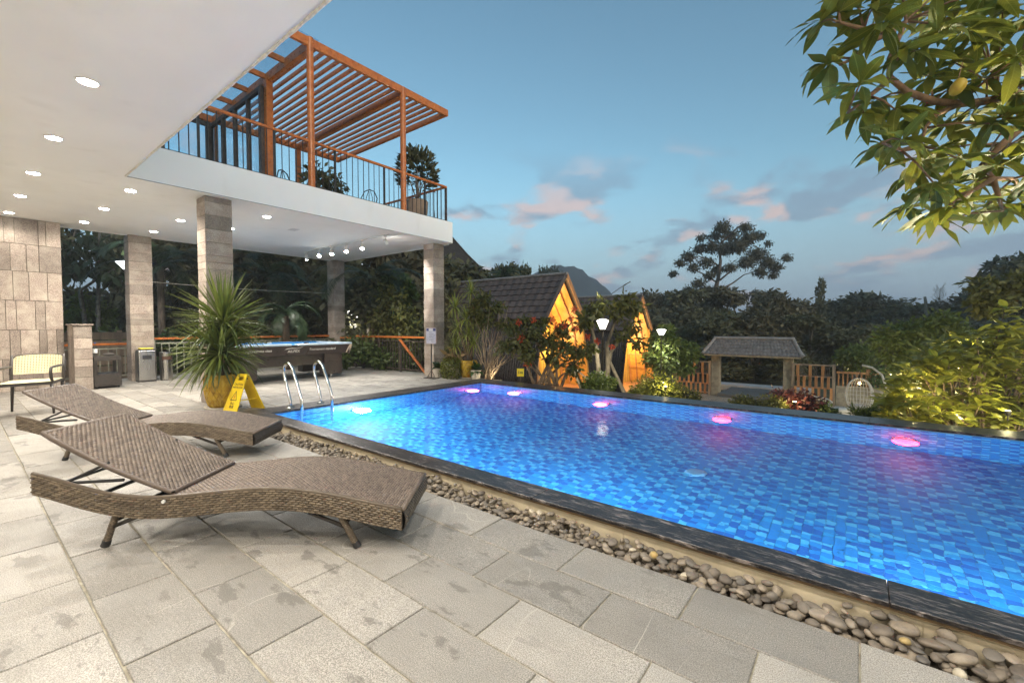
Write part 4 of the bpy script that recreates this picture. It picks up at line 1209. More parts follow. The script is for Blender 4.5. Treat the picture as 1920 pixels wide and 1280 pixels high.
# ================================================================== pool table
def pool_table():
    X1, Y0, Y1 = -9.72, 3.26, 6.02; Xa = X1 - 1.5
    t = thing('pool_table', 'dark brown pool table with blue cloth under the balcony', 'pool table', ((X1+Xa)/2, (Y0+Y1)/2, 0))
    DB = plain('dark_brown_laminate', (.050, .033, .028), (.035, .023, .02), 5, .35, bump=.05); TAN = plain('tan_edge_strip', (.45, .36, .28), (.38, .3, .23), 9, .4)
    CL = plain('blue_cloth', (.03, .24, .56), (.025, .20, .50), 60, .9); RAILM = plain('pale_rail_laminate', (.50, .62, .72), (.42, .52, .62), 5, .25)
    PRINT = plain('white_print', (.75, .70, .64), (.68, .63, .58), 30, .5)
    cx, cy = (X1+Xa)/2, (Y0+Y1)/2
    # sloping apron boards
    def apron(a, b, inx, iny):
        q = MB(); z0, z1 = .565, .775; k = .075
        p = [Vector((*a, z1)), Vector((*b, z1)), Vector((b[0]-inx*k - (b[0]-cx)*.0, b[1]-iny*k, z0)), Vector((a[0]-inx*k, a[1]-iny*k, z0))]
        n = Vector((-inx*.03, -iny*.03, 0)); q.add(p+[v+n for v in p], [(0,1,2,3),(7,6,5,4),(0,4,5,1),(1,5,6,2),(2,6,7,3),(3,7,4,0)])
        return q.build('apron', DB, t, w=True)
    ap = apron((X1, Y0), (X1, Y1), 1, 0); apron((Xa, Y0), (Xa, Y1), -1, 0); apron((Xa+.001, Y0), (X1-.001, Y0), 0, -1); apron((Xa+.001, Y1), (X1-.001, Y1), 0, 1)
    for sx in (X1-.012, Xa+.012):
        for sy in (Y0+.012, Y1-.012):
            q = MB(); q.bar((sx, sy, .775), (sx+(.055 if sx < cx else -.055), sy+(.055 if sy < cy else -.055), .565), .075, .075); q.build('corner_trim', TAN, t, w=True)
    # top rails, cushions, cloth
    q = MB(); q.box(Xa-.01, X1+.01, Y0-.01, Y0+.14, .776, .82); q.build('top_rail', RAILM, t, w=True, bevel=.008)
    q = MB(); q.box(Xa-.01, X1+.01, Y1-.14, Y1+.01, .776, .82); q.build('top_rail', RAILM, t, w=True, bevel=.008)
    for a, b in ((Y0+.141, cy-.06), (cy+.06, Y1-.141)):
        q = MB(); q.box(X1-.14, X1+.01, a, b, .776, .82); q.build('top_rail', RAILM, t, w=True, bevel=.008)
        q = MB(); q.box(Xa-.01, Xa+.14, a, b, .776, .82); q.build('top_rail', RAILM, t, w=True, bevel=.008)
        q = MB(); q.prism([(0, 0), (.05, .012), (.05, .03), (0, .036)], lambda u, v, s: (X1-.1405-u, s, .785+v), a+.05, b-.05); q.build('cushion', CL, t, w=True)
        q = MB(); q.prism([(0, 0), (.05, .012), (.05, .03), (0, .036)], lambda u, v, s: (Xa+.1405+u, s, .785+v), a+.05, b-.05); q.build('cushion', CL, t, w=True)
    for yy in (cy,):
        for xx in (X1-.06, Xa+.06):
            q = MB(); q.box(xx-.06, xx+.06, yy-.058, yy+.058, .74, .79); q.build('pocket', BLACK, t, w=True)
    q = MB(); q.box(Xa+.14, X1-.14, Y0+.14, Y1-.14, .74, .79); q.build('cloth_bed', CL, t, w=True)
    # body and legs
    q = MB(); q.box(Xa+.17, X1-.17, Y0+.24, Y1-.24, .33, .70); q.build('body', DB, t, w=True)
    for y in (Y0+.42, Y1-.42):
        for x in (Xa+.22, X1-.22):
            q = MB(); q.box(x-.13, x+.13, y-.22, y+.22, .075, .564); q.build('leg', DB, t, w=True, bevel=.006)
            q = MB(); q.tube([(x, y, 0), (x, y, .076)], .03, 12); q.build('foot', STEEL, t, w=True)
    # printing on the long apron
    sl = .075/.21; nrm = Vector((1, 0, -sl)).normalized(); up = Vector((sl, 0, 1)).normalized(); ax = Vector((0, 1, 0))
    R3 = Matrix((ax, up, nrm)).transposed()
    def pt(y, z): return Vector((X1 - (.775-z)/.21*.075 + .0025, y, z))
    base = wloc(t)
    for txt, y, z, s in (('AILPEX', cy, .655, .085), ('Tournament standard', cy+.66, .685, .072), ('For ultimate class', cy-.72, .685, .072)):
        o = link('lettering', text_mesh(txt, s, PRINT, .0008, .0015), ap); o.location = pt(y, z)-base; o.rotation_euler = R3.to_euler()
    q = MB(); f = lambda y, z: tuple(pt(cy+y, z))
    q.add([f(-.21, .69), f(-.16, .725), f(-.05, .735), f(.06, .728), f(.15, .74), f(.21, .765), f(.15, .728), f(.05, .712), f(-.06, .716), f(-.13, .708)], [(0, 1, 9), (1, 2, 8, 9), (2, 3, 7, 8), (3, 4, 6, 7), (4, 5, 6)])
    q.build('eagle_mark', PRINT, ap, w=True)
    # chalk and a plant-like dark piece resting at the side pocket
    q = MB(); q.box(cy*0+X1-.09, X1-.05, cy+.26, cy+.34, .8205, .85); o = q.build('chalk_cube', BLACK); tag(o, 'black chalk holder lying on the rail of the pool table', 'chalk')
pool_table()

# ================================================================== litter bins
def bins():
    t = thing('litter_bin', 'taller square steel litter bin with a yellow lid', 'litter bin', (-12.28, 2.60, 0), radians(0), 'steel litter bins by the pillar')
    m = MB(); m.box(-.15, .15, -.15, .17, .02, .69); m.build('body', BSTEEL, t, bevel=.03, segs=3)
    m = MB(); m.box(-.14, .14, -.14, .16, 0, .022); m.build('plinth', BLACK, t)
    m = MB(); m.box(.12, .1525, -.075, .085, .49, .58); m.build('slot', BLACK, t)
    m = MB(); m.box(-.155, .155, -.155, .175, .69, .705); m.build('rim', STEEL, t, bevel=.006)
    m = MB(); m.box(-.11, .11, -.10, .13, .705, .735); m.build('lid', plain('yellow_lid', (.75, .62, .05), (.65, .5, .04), 8, .4), t, bevel=.012, segs=2)
    t = thing('litter_bin', 'shorter round steel litter bin', 'litter bin', (-12.22, 2.96, 0), 0, 'steel litter bins by the pillar')
    m = MB(); m.lathe([(.115, .015), (.12, .02), (.12, .60), (.123, .605), (.123, .625), (.11, .63)], 32); smooth_angle(m.build('body', BSTEEL, t), 30)
    m = MB(); m.lathe([(.112, 0), (.112, .015)], 24); m.build('plinth', BLACK, t)
    m = MB()
    a0, a1 = -.9, .9; n = 10
    for i in range(n):
        a, b = a0+(a1-a0)*i/n, a0+(a1-a0)*(i+1)/n
        m.add([(cos(a)*.1215, sin(a)*.1215, .46), (cos(b)*.1215, sin(b)*.1215, .46), (cos(b)*.1215, sin(b)*.1215, .54), (cos(a)*.1215, sin(a)*.1215, .54)], [(0, 1, 2, 3)])
    m.build('slot', plain('copper_slot', (.09, .045, .03), (.05, .03, .02), 9, .4), t)
bins()

# ================================================================== wicker shelf unit and bits on it
def shelf():
    t = thing('wicker_shelf', 'dark wicker shelf unit standing beside the low stone wall', 'shelf', (-11.72, 1.86, 0))
    W2, D2 = .20, .24
    def pan(name, x0, x1, y0, y1, z0, z1):
        q = MB(); q.box(x0, x1, y0, y1, z0, z1); o = q.build(name, WICKD, t)
        fn = lambda u, v: ((x1, y0+(y1-y0)*u, z0+(z1-z0)*v), (1, 0, 0))
        if y1-y0 > .1 and z1-z0 > .05: link('panel_weave', weave('panel_weave', fn, y1-y0, z1-z0, .028, .012, WICKD, .003, 4), o)
    pan('top_panel', -.24, .24, -W2, W2, .54, .62); pan('lower_box', -.24, .24, -W2, W2, .04, .27)
    for y0, y1 in ((-W2, -W2+.05), (W2-.05, W2)):
        for x0, x1 in ((.19, .24), (-.24, -.19)):
            q = MB(); q.box(x0, x1, y0, y1, .27, .54); q.build('post', WICKD, t)
    q = MB(); q.box(-.22, .22, -W2+.01, W2-.01, .27, .285); q.build('shelf_board', BLACK, t)
    q = MB(); q.box(-.23, .23, -W2, W2, .62, .628); q.build('glass_top', plain('smoked_top', (.05, .05, .05), (.04, .04, .04), 5, .08), t)
    for x in (-.2, .2):
        for y in (-.16, .16):
            q = MB(); q.tube([(x, y, 0), (x, y, .04)], .016, 8); q.build('foot', BLACK, t)
    q = MB(); rr = random.Random(2)
    q.lathe([(.001, 0), (.075, .004), (.09, .02), (.07, .04), (.03, .05), (.001, .045)], 12, (0, 0, 0)); me = q.mesh('dark_cloth', plain('dark_cloth', (.07, .06, .055), (.04, .035, .03), 20, .9), smooth=True)
    o = link('folded_cloth', me, None, (-11.62, 1.9, .632), (0, 0, .3), (.8, 1.2, 1)); tag(o, 'dark crumpled cloth on top of the wicker shelf', 'cloth')
    t2 = thing('water_bottle', 'clear bottle with pale label on the wicker shelf', 'bottle', (-11.6, 1.70, .629))
    q = MB(); q.lathe([(.03, 0), (.035, .01), (.035, .17), (.02, .21), (.014, .23), (.014, .25)], 16); q.build('bottle_body', mat_glass('clear_plastic', (.86, .9, .92)), t2, smooth=True)
    q = MB(); q.lathe([(.0356, .06), (.0356, .14)], 16, cap=False); q.build('label_band', WHITEP, t2, smooth=True)
    q = MB(); q.lathe([(.0155, .245), (.0155, .265)], 12); q.build('cap', plain('blue_cap', (.05, .12, .35), (.04, .1, .3), 9, .4), t2)
    t3 = thing('folding_stool', 'small blue and white step stool behind the wicker shelf', 'stool', (-12.62, 1.95, 0))
    q = MB(); q.box(-.14, .14, -.2, .2, .17, .21); q.build('seat', plain('blue_seat', (.06, .08, .3), (.05, .07, .25), 9, .5), t3, bevel=.01)
    for y in (-.17, .17):
        for x in (-.11, .11):
            q = MB(); q.box(x-.015, x+.015, y-.015, y+.015, 0, .17); q.build('leg', WHITEP, t3)
shelf()

# ================================================================== cafe armchair (dark frame, cream perforated shell)
def armchair():
    t = thing('armchair', 'dark framed armchair with cream perforated seat and back', 'armchair', (-9.02, .62, 0), radians(0))
    FR = plain('anthracite_plastic', (.052, .043, .038), (.04, .034, .03), 20, .5); CR = None
    g = NT('cream_plastic'); p = g.pos(obj=True)
    CR = g.out(g.bsdf(g.mix(g.rng(g.noise(p, 9, 3), .3, .7), (.72, .645, .42), (.66, .58, .36)), .45))
    # local frame: front edge along A->C, back edge B->D
    FL, FRt, BL, BR = Vector((.24, -.27, 0)), Vector((.34, .24, 0)), Vector((-.22, -.14, 0)), Vector((-.10, .36, 0))
    FL, FRt, BL, BR = Vector((.50, -.25, 0)), Vector((.35, .11, 0)), Vector((-.10, -.12, 0)), Vector((-.42, .40, 0))
    FL, FRt = Vector((.26, -.30, 0)), Vector((.30, .22, 0)); BL, BR = Vector((-.30, -.14, 0)), Vector((-.24, .40, 0))
    zs = .435
    def P(u, v, z=0): return FL*(1-u)*(1-v) + FRt*u*(1-v) + BL*(1-u)*v + BR*u*v + Vector((0, 0, z))
    # legs, tapered and splayed, rising into arms / back posts
    for u, v, spl in ((.03, .04, (.02, -.01)), (.97, .04, (.02, .01)), (.05, .98, (-.07, -.01)), (.95, .98, (-.07, .01))):
        top_ = P(u, v, zs-.02); bot = P(u, v, 0) + Vector((*spl, 0))
        m = MB(); m.tube([bot, (bot+top_)/2, top_], [.013, .017, .020], 10); m.build('leg', FR, t, smooth=True)
    for u in (.03, .97):
        # arm: up from the front leg, back to the rear post
        pts = [P(u, .12, zs), P(u, .02, zs+.06), P(u, -.02, zs+.14), P(u, .02, zs+.195), P(u, .12, zs+.205), P(u, .6, zs+.205), P(u, .98, zs+.20)]
        m = MB(); m.tube(pts, [.017, .019, .018, .016, .016, .016, .015], 10); m.build('arm', FR, t, smooth=True)
        pts = [P(u, .98, zs-.04), P(u, 1.0, zs+.1), P(u, 1.10, zs+.36)]
        m = MB(); m.tube(pts, [.019, .017, .014], 10); m.build('back_post', FR, t, smooth=True)
    m = MB(); n = 12
    for a, b in (((.03, .02), (.97, .02)), ((.03, .02), (.04, .98)), ((.97, .02), (.96, .98)), ((.04, .98), (.96, .98))):
        m.bar(P(*a, zs-.012), P(*b, zs-.012), .025, .035)
    m.build('seat_frame', FR, t)
    # seat: shallow dish
    V, F = [], []; k = 14
    for j in range(k+1):
        for i in range(k+1):
            u, v = .02+.96*i/k, .0+.98*j/k; V.append(P(u, v, zs+.012-.022*sin(pi*i/k)*sin(pi*j/k)))
    b0 = len(V); V += [q - Vector((0, 0, .01)) for q in V]
    for j in range(k):
        for i in range(k):
            a = j*(k+1)+i; F += [(a, a+1, a+k+2, a+k+1), (b0+a+k+1, b0+a+k+2, b0+a+1, b0+a)]
    link('seat', arr_mesh('seat', [tuple(v) for v in V], F, CR, smooth=True), t)
    # back shell with punched holes (small dark plugs set into it), rounded outline
    ox = P(.5, 1.05, 0)
    def B(u, z, off=0):
        lean = (z-.55)*.30; cv = .035*(1-(2*u-1)**2)
        d = (P(.5, 1.3, 0)-P(.5, 1, 0)).normalized()
        return P(u, 1.0, z) + d*(.02+lean+cv*.8+off)
    V, F = [], []; nu, nz = 18, 12
    def half(zf): return .5 if zf < .62 else .5*(1-.16*((zf-.62)/.38)**2.2)
    for j in range(nz+1):
        zf = j/nz; z = .525+.275*zf; hw = half(zf)
        for i in range(nu+1): V.append(tuple(B(.5+(2*i/nu-1)*hw, z - (.02*((2*i/nu-1)**4) if zf > .5 else 0))))
    N = len(V); V += [tuple(Vector(v)+(B(.5, .6, -.012)-B(.5, .6))) for v in V]
    for j in range(nz):
        for i in range(nu):
            a = j*(nu+1)+i; F += [(a, a+1, a+nu+2, a+nu+1), (N+a+nu+1, N+a+nu+2, N+a+1, N+a)]
    bk = link('backrest', arr_mesh('backrest', V, F, CR, smooth=True), t)
    HO = plain('hole_shadowed', (.16, .13, .08), (.12, .1, .06), 9, .9); m = MB()
    for j in range(11):
        for i in range(17):
            u = .09+.82*i/16; z = .55+.23*j/10
            if abs(u-.5) > half((z-.525)/.275)-.04: continue
            c = B(u, z, -.0135); d1 = (B(u+.01, z, -.0135)-c).normalized(); d2 = Vector((0, 0, 1))
            m.add([c-d1*.0045-d2*.006, c+d1*.0045-d2*.006, c+d1*.0045+d2*.006, c-d1*.0045+d2*.006], [(0, 1, 2, 3)])
    m.build('perforation', HO, bk, kind='stuff')
    rim = [B(.5+s*half(zf), .525+.275*zf-(.02 if zf > .5 else 0), -.006) for s, zf in [(-1, z/8) for z in range(9)]] + [B(.5+(2*i/10-1)*half(1), .80-.02*abs(2*i/10-1)**4, -.006) for i in range(1, 10)] + [B(.5+half(zf), .525+.275*zf-(.02 if zf > .5 else 0), -.006) for zf in [1-z/8 for z in range(9)]]
    m = MB(); m.tube(rim, .009, 8); m.build('back_rim', FR, t, smooth=True)
    # dark wicker chair mostly outside the left edge
    t = thing('wicker_chair', 'dark wicker chair cut off by the left edge of the view', 'armchair', (-8.15, .1, 0))
    def pan(nm, x0, x1, y0, y1, z0, z1):
        q = MB(); q.box(x0, x1, y0, y1, z0, z1); o = q.build(nm, WICKD, t, bevel=.012)
    pan('side_panel', -.30, .28, .125, .175, .02, .56); pan('side_panel', -.30, .28, -.42, -.37, .02, .56)
    pan('seat', -.28, .28, -.369, .124, .28, .40); pan('backrest', -.32, -.24, -.369, .124, .401, .78)
armchair()

# ================================================================== notice on a stand, depth sign
def notice():
    t = thing('notice_stand', 'white and blue notice board on a thin iron stand by the pool corner', 'sign', (-7.78, 6.86, 0), radians(0))
    IR = DARKM
    m = MB(); m.tube([(0, 0, .02), (0, 0, .80)], .014, 10); m.build('pole', IR, t)
    m = MB(); m.box(-.17, .17, -.10, .10, 0, .015); m.build('base_plate', IR, t, bevel=.004)
    for s in (-1, 1):
        pts = [(s*.12, 0, .015), (s*.10, 0, .07), (s*.05, 0, .12), (s*.015, 0, .17)]
        m = MB(); m.tube(pts, .007, 6); m.build('scroll', IR, t)
    rz = radians(38); R3 = Matrix.Rotation(rz, 3, 'Z')
    def q3(x, y, z): return R3 @ Vector((x, y, 0)) + Vector((0, 0, z))
    def slab(nm, x0, x1, z0, z1, y0, y1, mat, par):
        q = MB(); q.add([q3(x, y, z) for z in (z0, z1) for x, y in ((x0, y0), (x1, y0), (x1, y1), (x0, y1))], [(0,3,2,1),(4,5,6,7),(0,1,5,4),(1,2,6,5),(2,3,7,6),(3,0,4,7)])
        return q.build(nm, mat, par)
    bd = slab('board', -.118, .118, .80, 1.17, -.016, 0, plain('alu_frame', (.45, .40, .42), (.38, .34, .36), 9, .4), t)
    slab('sheet', -.105, .105, .815, 1.155, -.019, -.0165, plain('pale_sheet', (.50, .50, .58), (.44, .44, .54), 4, .5), bd)
    NV = plain('navy_print', (.045, .05, .19), (.04, .045, .16), 9, .5); WT = plain('white_header', (.78, .78, .76), (.7, .7, .7), 9, .5); DK = plain('grey_print', (.10, .09, .14), (.08, .07, .11), 9, .6)
    slab('header', -.105, .105, 1.095, 1.155, -.0205, -.0192, NV, bd)
    slab('header_patch', -.05, .045, 1.10, 1.15, -.0215, -.0207, WT, bd)
    o = link('lettering', text_mesh('游泳须知', .026, NV, .0004), bd); o.location = q3(0, -.0222, 1.126); o.rotation_euler = (R3 @ Matrix.Rotation(pi/2, 3, 'X')).to_euler()
    rows = ['一、请勿跳水', '二、请勿奔跑嬉戏', '三、儿童须由大人陪同', '四、酒后请勿下水', '五、请勿在池内饮食', '六、注意保管财物', '谢谢合作']
    for k, tx in enumerate(rows):
        o = link('lettering', text_mesh(tx, .019, DK, .0003, .0002, 'LEFT' if k < 6 else 'CENTER'), bd); o.location = q3(-.092 if k < 6 else .04, -.0199, 1.065-.036*k); o.rotation_euler = (R3 @ Matrix.Rotation(pi/2, 3, 'X')).to_euler()
    # depth marker
    t = thing('depth_sign', 'small yellow sign reading 1m on a stake behind the pool', 'sign', (-5.46, 7.22, -.1), radians(36))
    m = MB(); m.box(-.012, .012, 0, .02, 0, .36); m.build('stake', BROWNM, t)
    b = MB(); b.box(-.072, .072, -.012, 0, .275, .435); bd = b.build('plate', plain('yellow_plate', (.80, .62, .02), (.74, .54, .02), 9, .35), t)
    o = link('lettering', text_mesh('1m', .085, plain('black_print', (.06, .05, .01), (.05, .04, .01), 9, .5), .001, .002), bd); o.location = (0, -.0135, .355); o.rotation_euler = (pi/2, 0, 0)
notice()

# ================================================================== garden lamp posts
def lamp_post(label, x, y, zg, zh, w=.42, power=120, col=(1.0, .95, .85), es=2.4):
    t = thing('lamp_post', label, 'street lamp', (x, y, zg), 0, 'garden lamp posts')
    H = zh - zg
    m = MB(); m.lathe([(.075, 0), (.075, .03), (.035, .06), (.024, .12), (.022, H-.14), (.035, H-.13)], 14); m.build('pole', DARKM, t, smooth=True)
    g = emit('lamp_shade_glow_%d' % len(MATS), col, es)
    s = w/2; n = 8
    m = MB(); m.lathe([(s*.42, H-.12), (s*.98, H+.07)], n, cap=False); m.lathe([(s*.98, H+.071), (s*.6, H+.10), (.001, H+.115)], n, cap=False)
    m.build('shade', g, t)
    m = MB(); m.lathe([(s*.45, H-.135), (s*.45, H-.12), (.03, H-.119)], n); m.build('collar', DARKM, t)
    m = MB()
    for k in range(n):
        a = 2*pi*k/n; m.tube([(s*.43*cos(a), s*.43*sin(a), H-.12), (s*.99*cos(a), s*.99*sin(a), H+.072)], .006, 5)
    m.build('shade_ribs', BROWNM, t)
    for z, rx, pw in ((H+.20, pi, power), (H-.16, 0, power*.7)):
        l = bpy.data.lights.new('lamp_light', 'SPOT'); l.energy = pw; l.shadow_soft_size = .14; l.color = col; l.specular_factor = .1; l.spot_size = radians(142); l.spot_blend = .5
        o = bpy.data.objects.new('lamp_light', l); COL.objects.link(o); o.parent = t; o.location = (0, 0, z); o.rotation_euler = (rx, 0, 0)
lamp_post('garden lamp post beyond the barred gate', -13.5, 8.47, -1.2, 1.63, .52, 60)
_lp = CAMP + (FWD*cos(radians(1.94)) + RGT*((1130-960)/826))*10.0
lamp_post('garden lamp post between the two cabins', _lp.x, _lp.y, hz(_lp.x, _lp.y), 1.26, .30, 90, (1, .94, .80))
lamp_post('garden lamp post in front of the round leafy bush, right of the cabins', -5.81, 16.43, -1.6, 1.0, .38, 120, (1, .96, .84))
lamp_post('garden lamp post half hidden behind the left pillar', -15.7, 3.05, -1.0, 2.87, .62, 70, (.85, .93, 1.0))
lamp_post('small garden lamp glowing through the foliage at the right', 1.36, 20.15, -2.0, .70, .36, 70, (.95, 1.0, .9), 3)

# ================================================================== A-frame cabins
CABW = plain('cabin_ochre_board', (.66, .43, .075), (.54, .32, .05), 5, .5, bump=.1, stretch=(1, 1, .3))
CABO = plain('cabin_orange_lining', (.58, .30, .06), (.46, .22, .04), 6, .45, bump=.1)
ROOF = plain('brown_roof_tile', (.115, .085, .072), (.075, .056, .05), 7, .6, bump=.3, bscale=50, rv=.35)
RIDGE = plain('grey_ridge_cap', (.26, .24, .23), (.2, .185, .175), 7, .5)
RIBB = plain('dark_bamboo_rib', (.055, .042, .036), (.035, .027, .024), 9, .32)
def cabin(loc, label, single, power):
    t = thing('cabin', label, 'cabin', loc, 0, 'pointed arch cabins behind the pool')
    A = (0, 4.5); E_ = (1.30, 2.92); Bs = (2.02, 0.0); Mid = (1.72, 1.5); L = 7.2
    # roof slopes with tiles
    slope = Vector((0, E_[0]-A[0], E_[1]-A[1])); sl = slope.length; rows, cols = 7, 20
    for s in (-1, 1):
        d = Vector((0, s*slope.y, slope.z))/sl; n = Vector((0, -s*d.z*1, s*d.y)) if False else Vector((0, s*(-d.z), abs(d.y)))
        m = MB(); a = Vector((0.25, 0, A[1]-.03)); 
        p = [a, a+Vector((-L-.25, 0, 0)), a+Vector((-L-.25, 0, 0))+d*(sl+.12), a+d*(sl+.12)]
        m.add(p+[q-n*.05 for q in p], [(0,1,2,3),(7,6,5,4),(0,4,5,1),(1,5,6,2),(2,6,7,3),(3,7,4,0)]); ro = m.build('roof', ROOF, t)
        tw, tl = (L+.25)/cols, (sl+.12)/rows
        mt = MB(); k = 6
        # pantile: wavy across, thicker at the lower edge; local x along ridge, y down slope, z out
        for i in range(k):
            u0, u1 = i/k, (i+1)/k; h = lambda u: .018*sin(u*2*pi)
            mt.add([(u0*tw, 0, h(u0)+.010), (u1*tw, 0, h(u1)+.010), (u1*tw, tl*1.04, h(u1)+.045), (u0*tw, tl*1.04, h(u0)+.045), (u0*tw, tl*1.04, 0), (u1*tw, tl*1.04, 0)], [(0,1,2,3),(3,2,5,4)])
        R3 = Matrix((Vector((-1, 0, 0)), d, n)).transposed()
        if s < 0 and single:
            me = mt.mesh('roof_tile', ROOF, recalc=False)
            for r in range(rows):
                for c in range(cols):
                    o = link('roof_tile', me, ro); o.location = a + Vector((-c*tw, 0, 0)) + d*(r*tl) + n*.004; o.rotation_euler = R3.to_euler()
        else:
            mm = MB()
            for r in range(rows):
                for c in range(cols):
                    o0 = a + Vector((-c*tw, 0, 0)) + d*(r*tl) + n*.004
                    mm.add([o0 + R3 @ Vector(v) for v in mt.v], mt.f)
            mm.build('roof_tiles', ROOF, ro, kind='stuff', recalc=False)
        # barge board at the front
        m = MB(); m.bar(Vector((.262, 0, A[1]+.02)), Vector((.262, 0, A[1]+.02))+d*(sl+.14), .022, .17, n); m.build('barge_board', ROOF if s < 0 else WOODO, t)
        # curved side wall below the eave, ribbed
        prof = [Vector((0, s*(E_[0]-.06), E_[1]-.05)), Vector((0, s*1.53, 2.25)), Vector((0, s*Mid[0], Mid[1])), Vector((0, s*1.90, .75)), Vector((0, s*Bs[0], 0))]
        m = MB()
        for p0, p1 in zip(prof[:-1], prof[1:]):
            m.add([p0+Vector((.12, 0, 0)), p0+Vector((-L, 0, 0)), p1+Vector((-L, 0, 0)), p1+Vector((.12, 0, 0))], [(0, 1, 2, 3)])
        wl2 = m.build('side_wall', RIBB, t)
        m = MB(); nr = 66
        for i in range(nr):
            x = .1 - (L+.05)*i/nr; m.tube([p+Vector((x, s*.012, 0)) for p in prof], .034, 5)
        m.build('wall_ribs', RIBB, wl2, smooth=True, kind='stuff')
        m = MB()
        for p0, p1 in zip(prof[:-1], prof[1:]): m.bar(p0+Vector((.135, 0, 0)), p1+Vector((.135, 0, 0)), .06, .12, (0, s, .2))
        m.build('front_arch', RIBB if s < 0 else CABO, t)
        # orange lining inside the porch
        m = MB(); off = Vector((0, -s*.06, 0)); pr = [Vector((0, 0, A[1]-.14)), Vector((0, s*(E_[0]-.10), E_[1]-.03))] + prof[1:]
        for p0, p1 in zip(pr[:-1], pr[1:]):
            m.add([p0+off+Vector((.10, 0, 0)), p0+off+Vector((-1.2, 0, 0)), p1+off+Vector((-1.2, 0, 0)), p1+off+Vector((.10, 0, 0))], [(0, 1, 2, 3)])
        m.build('porch_lining', CABO, t)
        for xr in (-.25, -.72, -1.08):
            m = MB()
            for p0, p1 in zip(pr[:-1], pr[1:]): m.bar(p0+off*1.6+Vector((xr, 0, 0)), p1+off*1.6+Vector((xr, 0, 0)), .045, .05, (0, s, .2))
            m.build('arch_rib', WOODO, t)
        for zr in (.9, 1.55, 2.3):
            yy = s*(1.30+(2.02-1.30)*(1-zr/2.92)) - s*.10
            m = MB(); m.bar((-.26, yy, zr), (-1.1, yy, zr), .03, .04); m.build('lining_batten', WOODO, t)
    m = MB(); m.tube([(.28, 0, A[1]+.035), (-L, 0, A[1]+.035)], .06, 8); m.build('ridge_cap', RIDGE, t)
    # gable wall set back in the porch
    gx = -1.15; hw = lambda z: (A[1]-.2-z)/(A[1]-.2-E_[1])*E_[0] if z > E_[1] else 1.24+(1.94-1.24)*(1-z/E_[1])
    poly = [(-hw(0), 0), (hw(0), 0), (hw(1.5), 1.5), (hw(E_[1]), E_[1]), (0, A[1]-.22), (-hw(E_[1]), E_[1]), (-hw(1.5), 1.5)]
    m = MB(); m.prism(poly, lambda u, v, q: (q, u, v), gx-.05, gx); m.build('gable_wall', CABW, t)
    m = MB(); m.prism([(-1.9, 0), (1.9, 0), (1.9, .06), (-1.9, .06)], lambda u, v, q: (q, u, v), gx, .3); m.build('porch_floor', WOODO, t)
    for z in (2.02, 3.05):
        m = MB(); m.box(gx, gx+.05, -hw(z)+.02, hw(z)-.02, z-.05, z+.05); m.build('tie_beam', WOODO, t)
    for y in (-.62, .1):
        m = MB(); m.box(gx, gx+.06, y-.04, y+.04, .06, 1.969); m.build('door_post', WOODW, t)
    dr = MB(); dr.box(gx-.03, gx+.03, -.58, .06, .06, 1.968); dro = dr.build('door', plain('dark_door_%d' % len(MATS), (.06, .035, .02), (.04, .025, .015), 5, .4), t)
    m = MB(); m.box(gx+.03, gx+.07, -.02, .02, .95, 1.10); m.build('handle', STEEL, dro)
    for k in range(-6, 7):
        yb = k*.27
        zt_ = (A[1]-.2) - abs(yb)/E_[0]*(A[1]-.2-E_[1]) if abs(yb) < 1.2 else E_[1]*(1-(abs(yb)-1.24)/.7)
        if -.62 < yb < .1: z0_ = 2.08
        else: z0_ = .07
        if zt_-.05 > z0_:
            m = MB(); m.box(gx+.0005, gx+.006, yb-.012, yb+.012, z0_, zt_-.05); m.build('wall_batten', WOODO, t)
    # upper window pane
    m = MB(); m.box(gx+.001, gx+.012, -.62, .62, 2.2, 2.9); m.build('upper_panel', plain('ochre_panel_%d' % len(MATS), (.66, .42, .07), (.58, .34, .05), 4, .4), t)
    for y0, y1, z0, z1 in ((-.66, -.62, 2.16, 2.94), (.62, .66, 2.16, 2.94), (-.62, .62, 2.9, 2.94), (-.62, .62, 2.16, 2.2)):
        m = MB(); m.box(gx+.001, gx+.03, y0, y1, z0, z1); m.build('panel_frame', WOODO, t)
    # back wall
    m = MB(); m.prism(poly, lambda u, v, q: (q, u, v), -L+.02, -L+.07); m.build('rear_wall', RIBB, t)
    # porch lamps
    for z, y in ((3.35, 0), (1.75, .75), (1.75, -1.05)):
        m = MB(); m.lathe([(.03, -.02), (.05, .0), (.05, .06), (.03, .08)], 12, (gx+.10, y, z)); m.build('porch_lamp', emit('porch_glow_%d' % len(MATS), (1.0, .72, .30), 14), t)
        l = bpy.data.lights.new('porch_light', 'POINT'); l.energy = power; l.color = (1.0, .75, .34); l.shadow_soft_size = .07
        o = bpy.data.objects.new('porch_light', l); COL.objects.link(o); o.parent = t; o.location = (gx+.35, y, z+.02)
    return t
cabin((-9.0, 14.45, -1.32), 'nearer pointed cabin with brown tiled roof and glowing ochre front', True, 30)
cabin((-8.5, 20.6, -1.80), 'farther pointed cabin with glowing orange front behind the lamp post', False, 40)

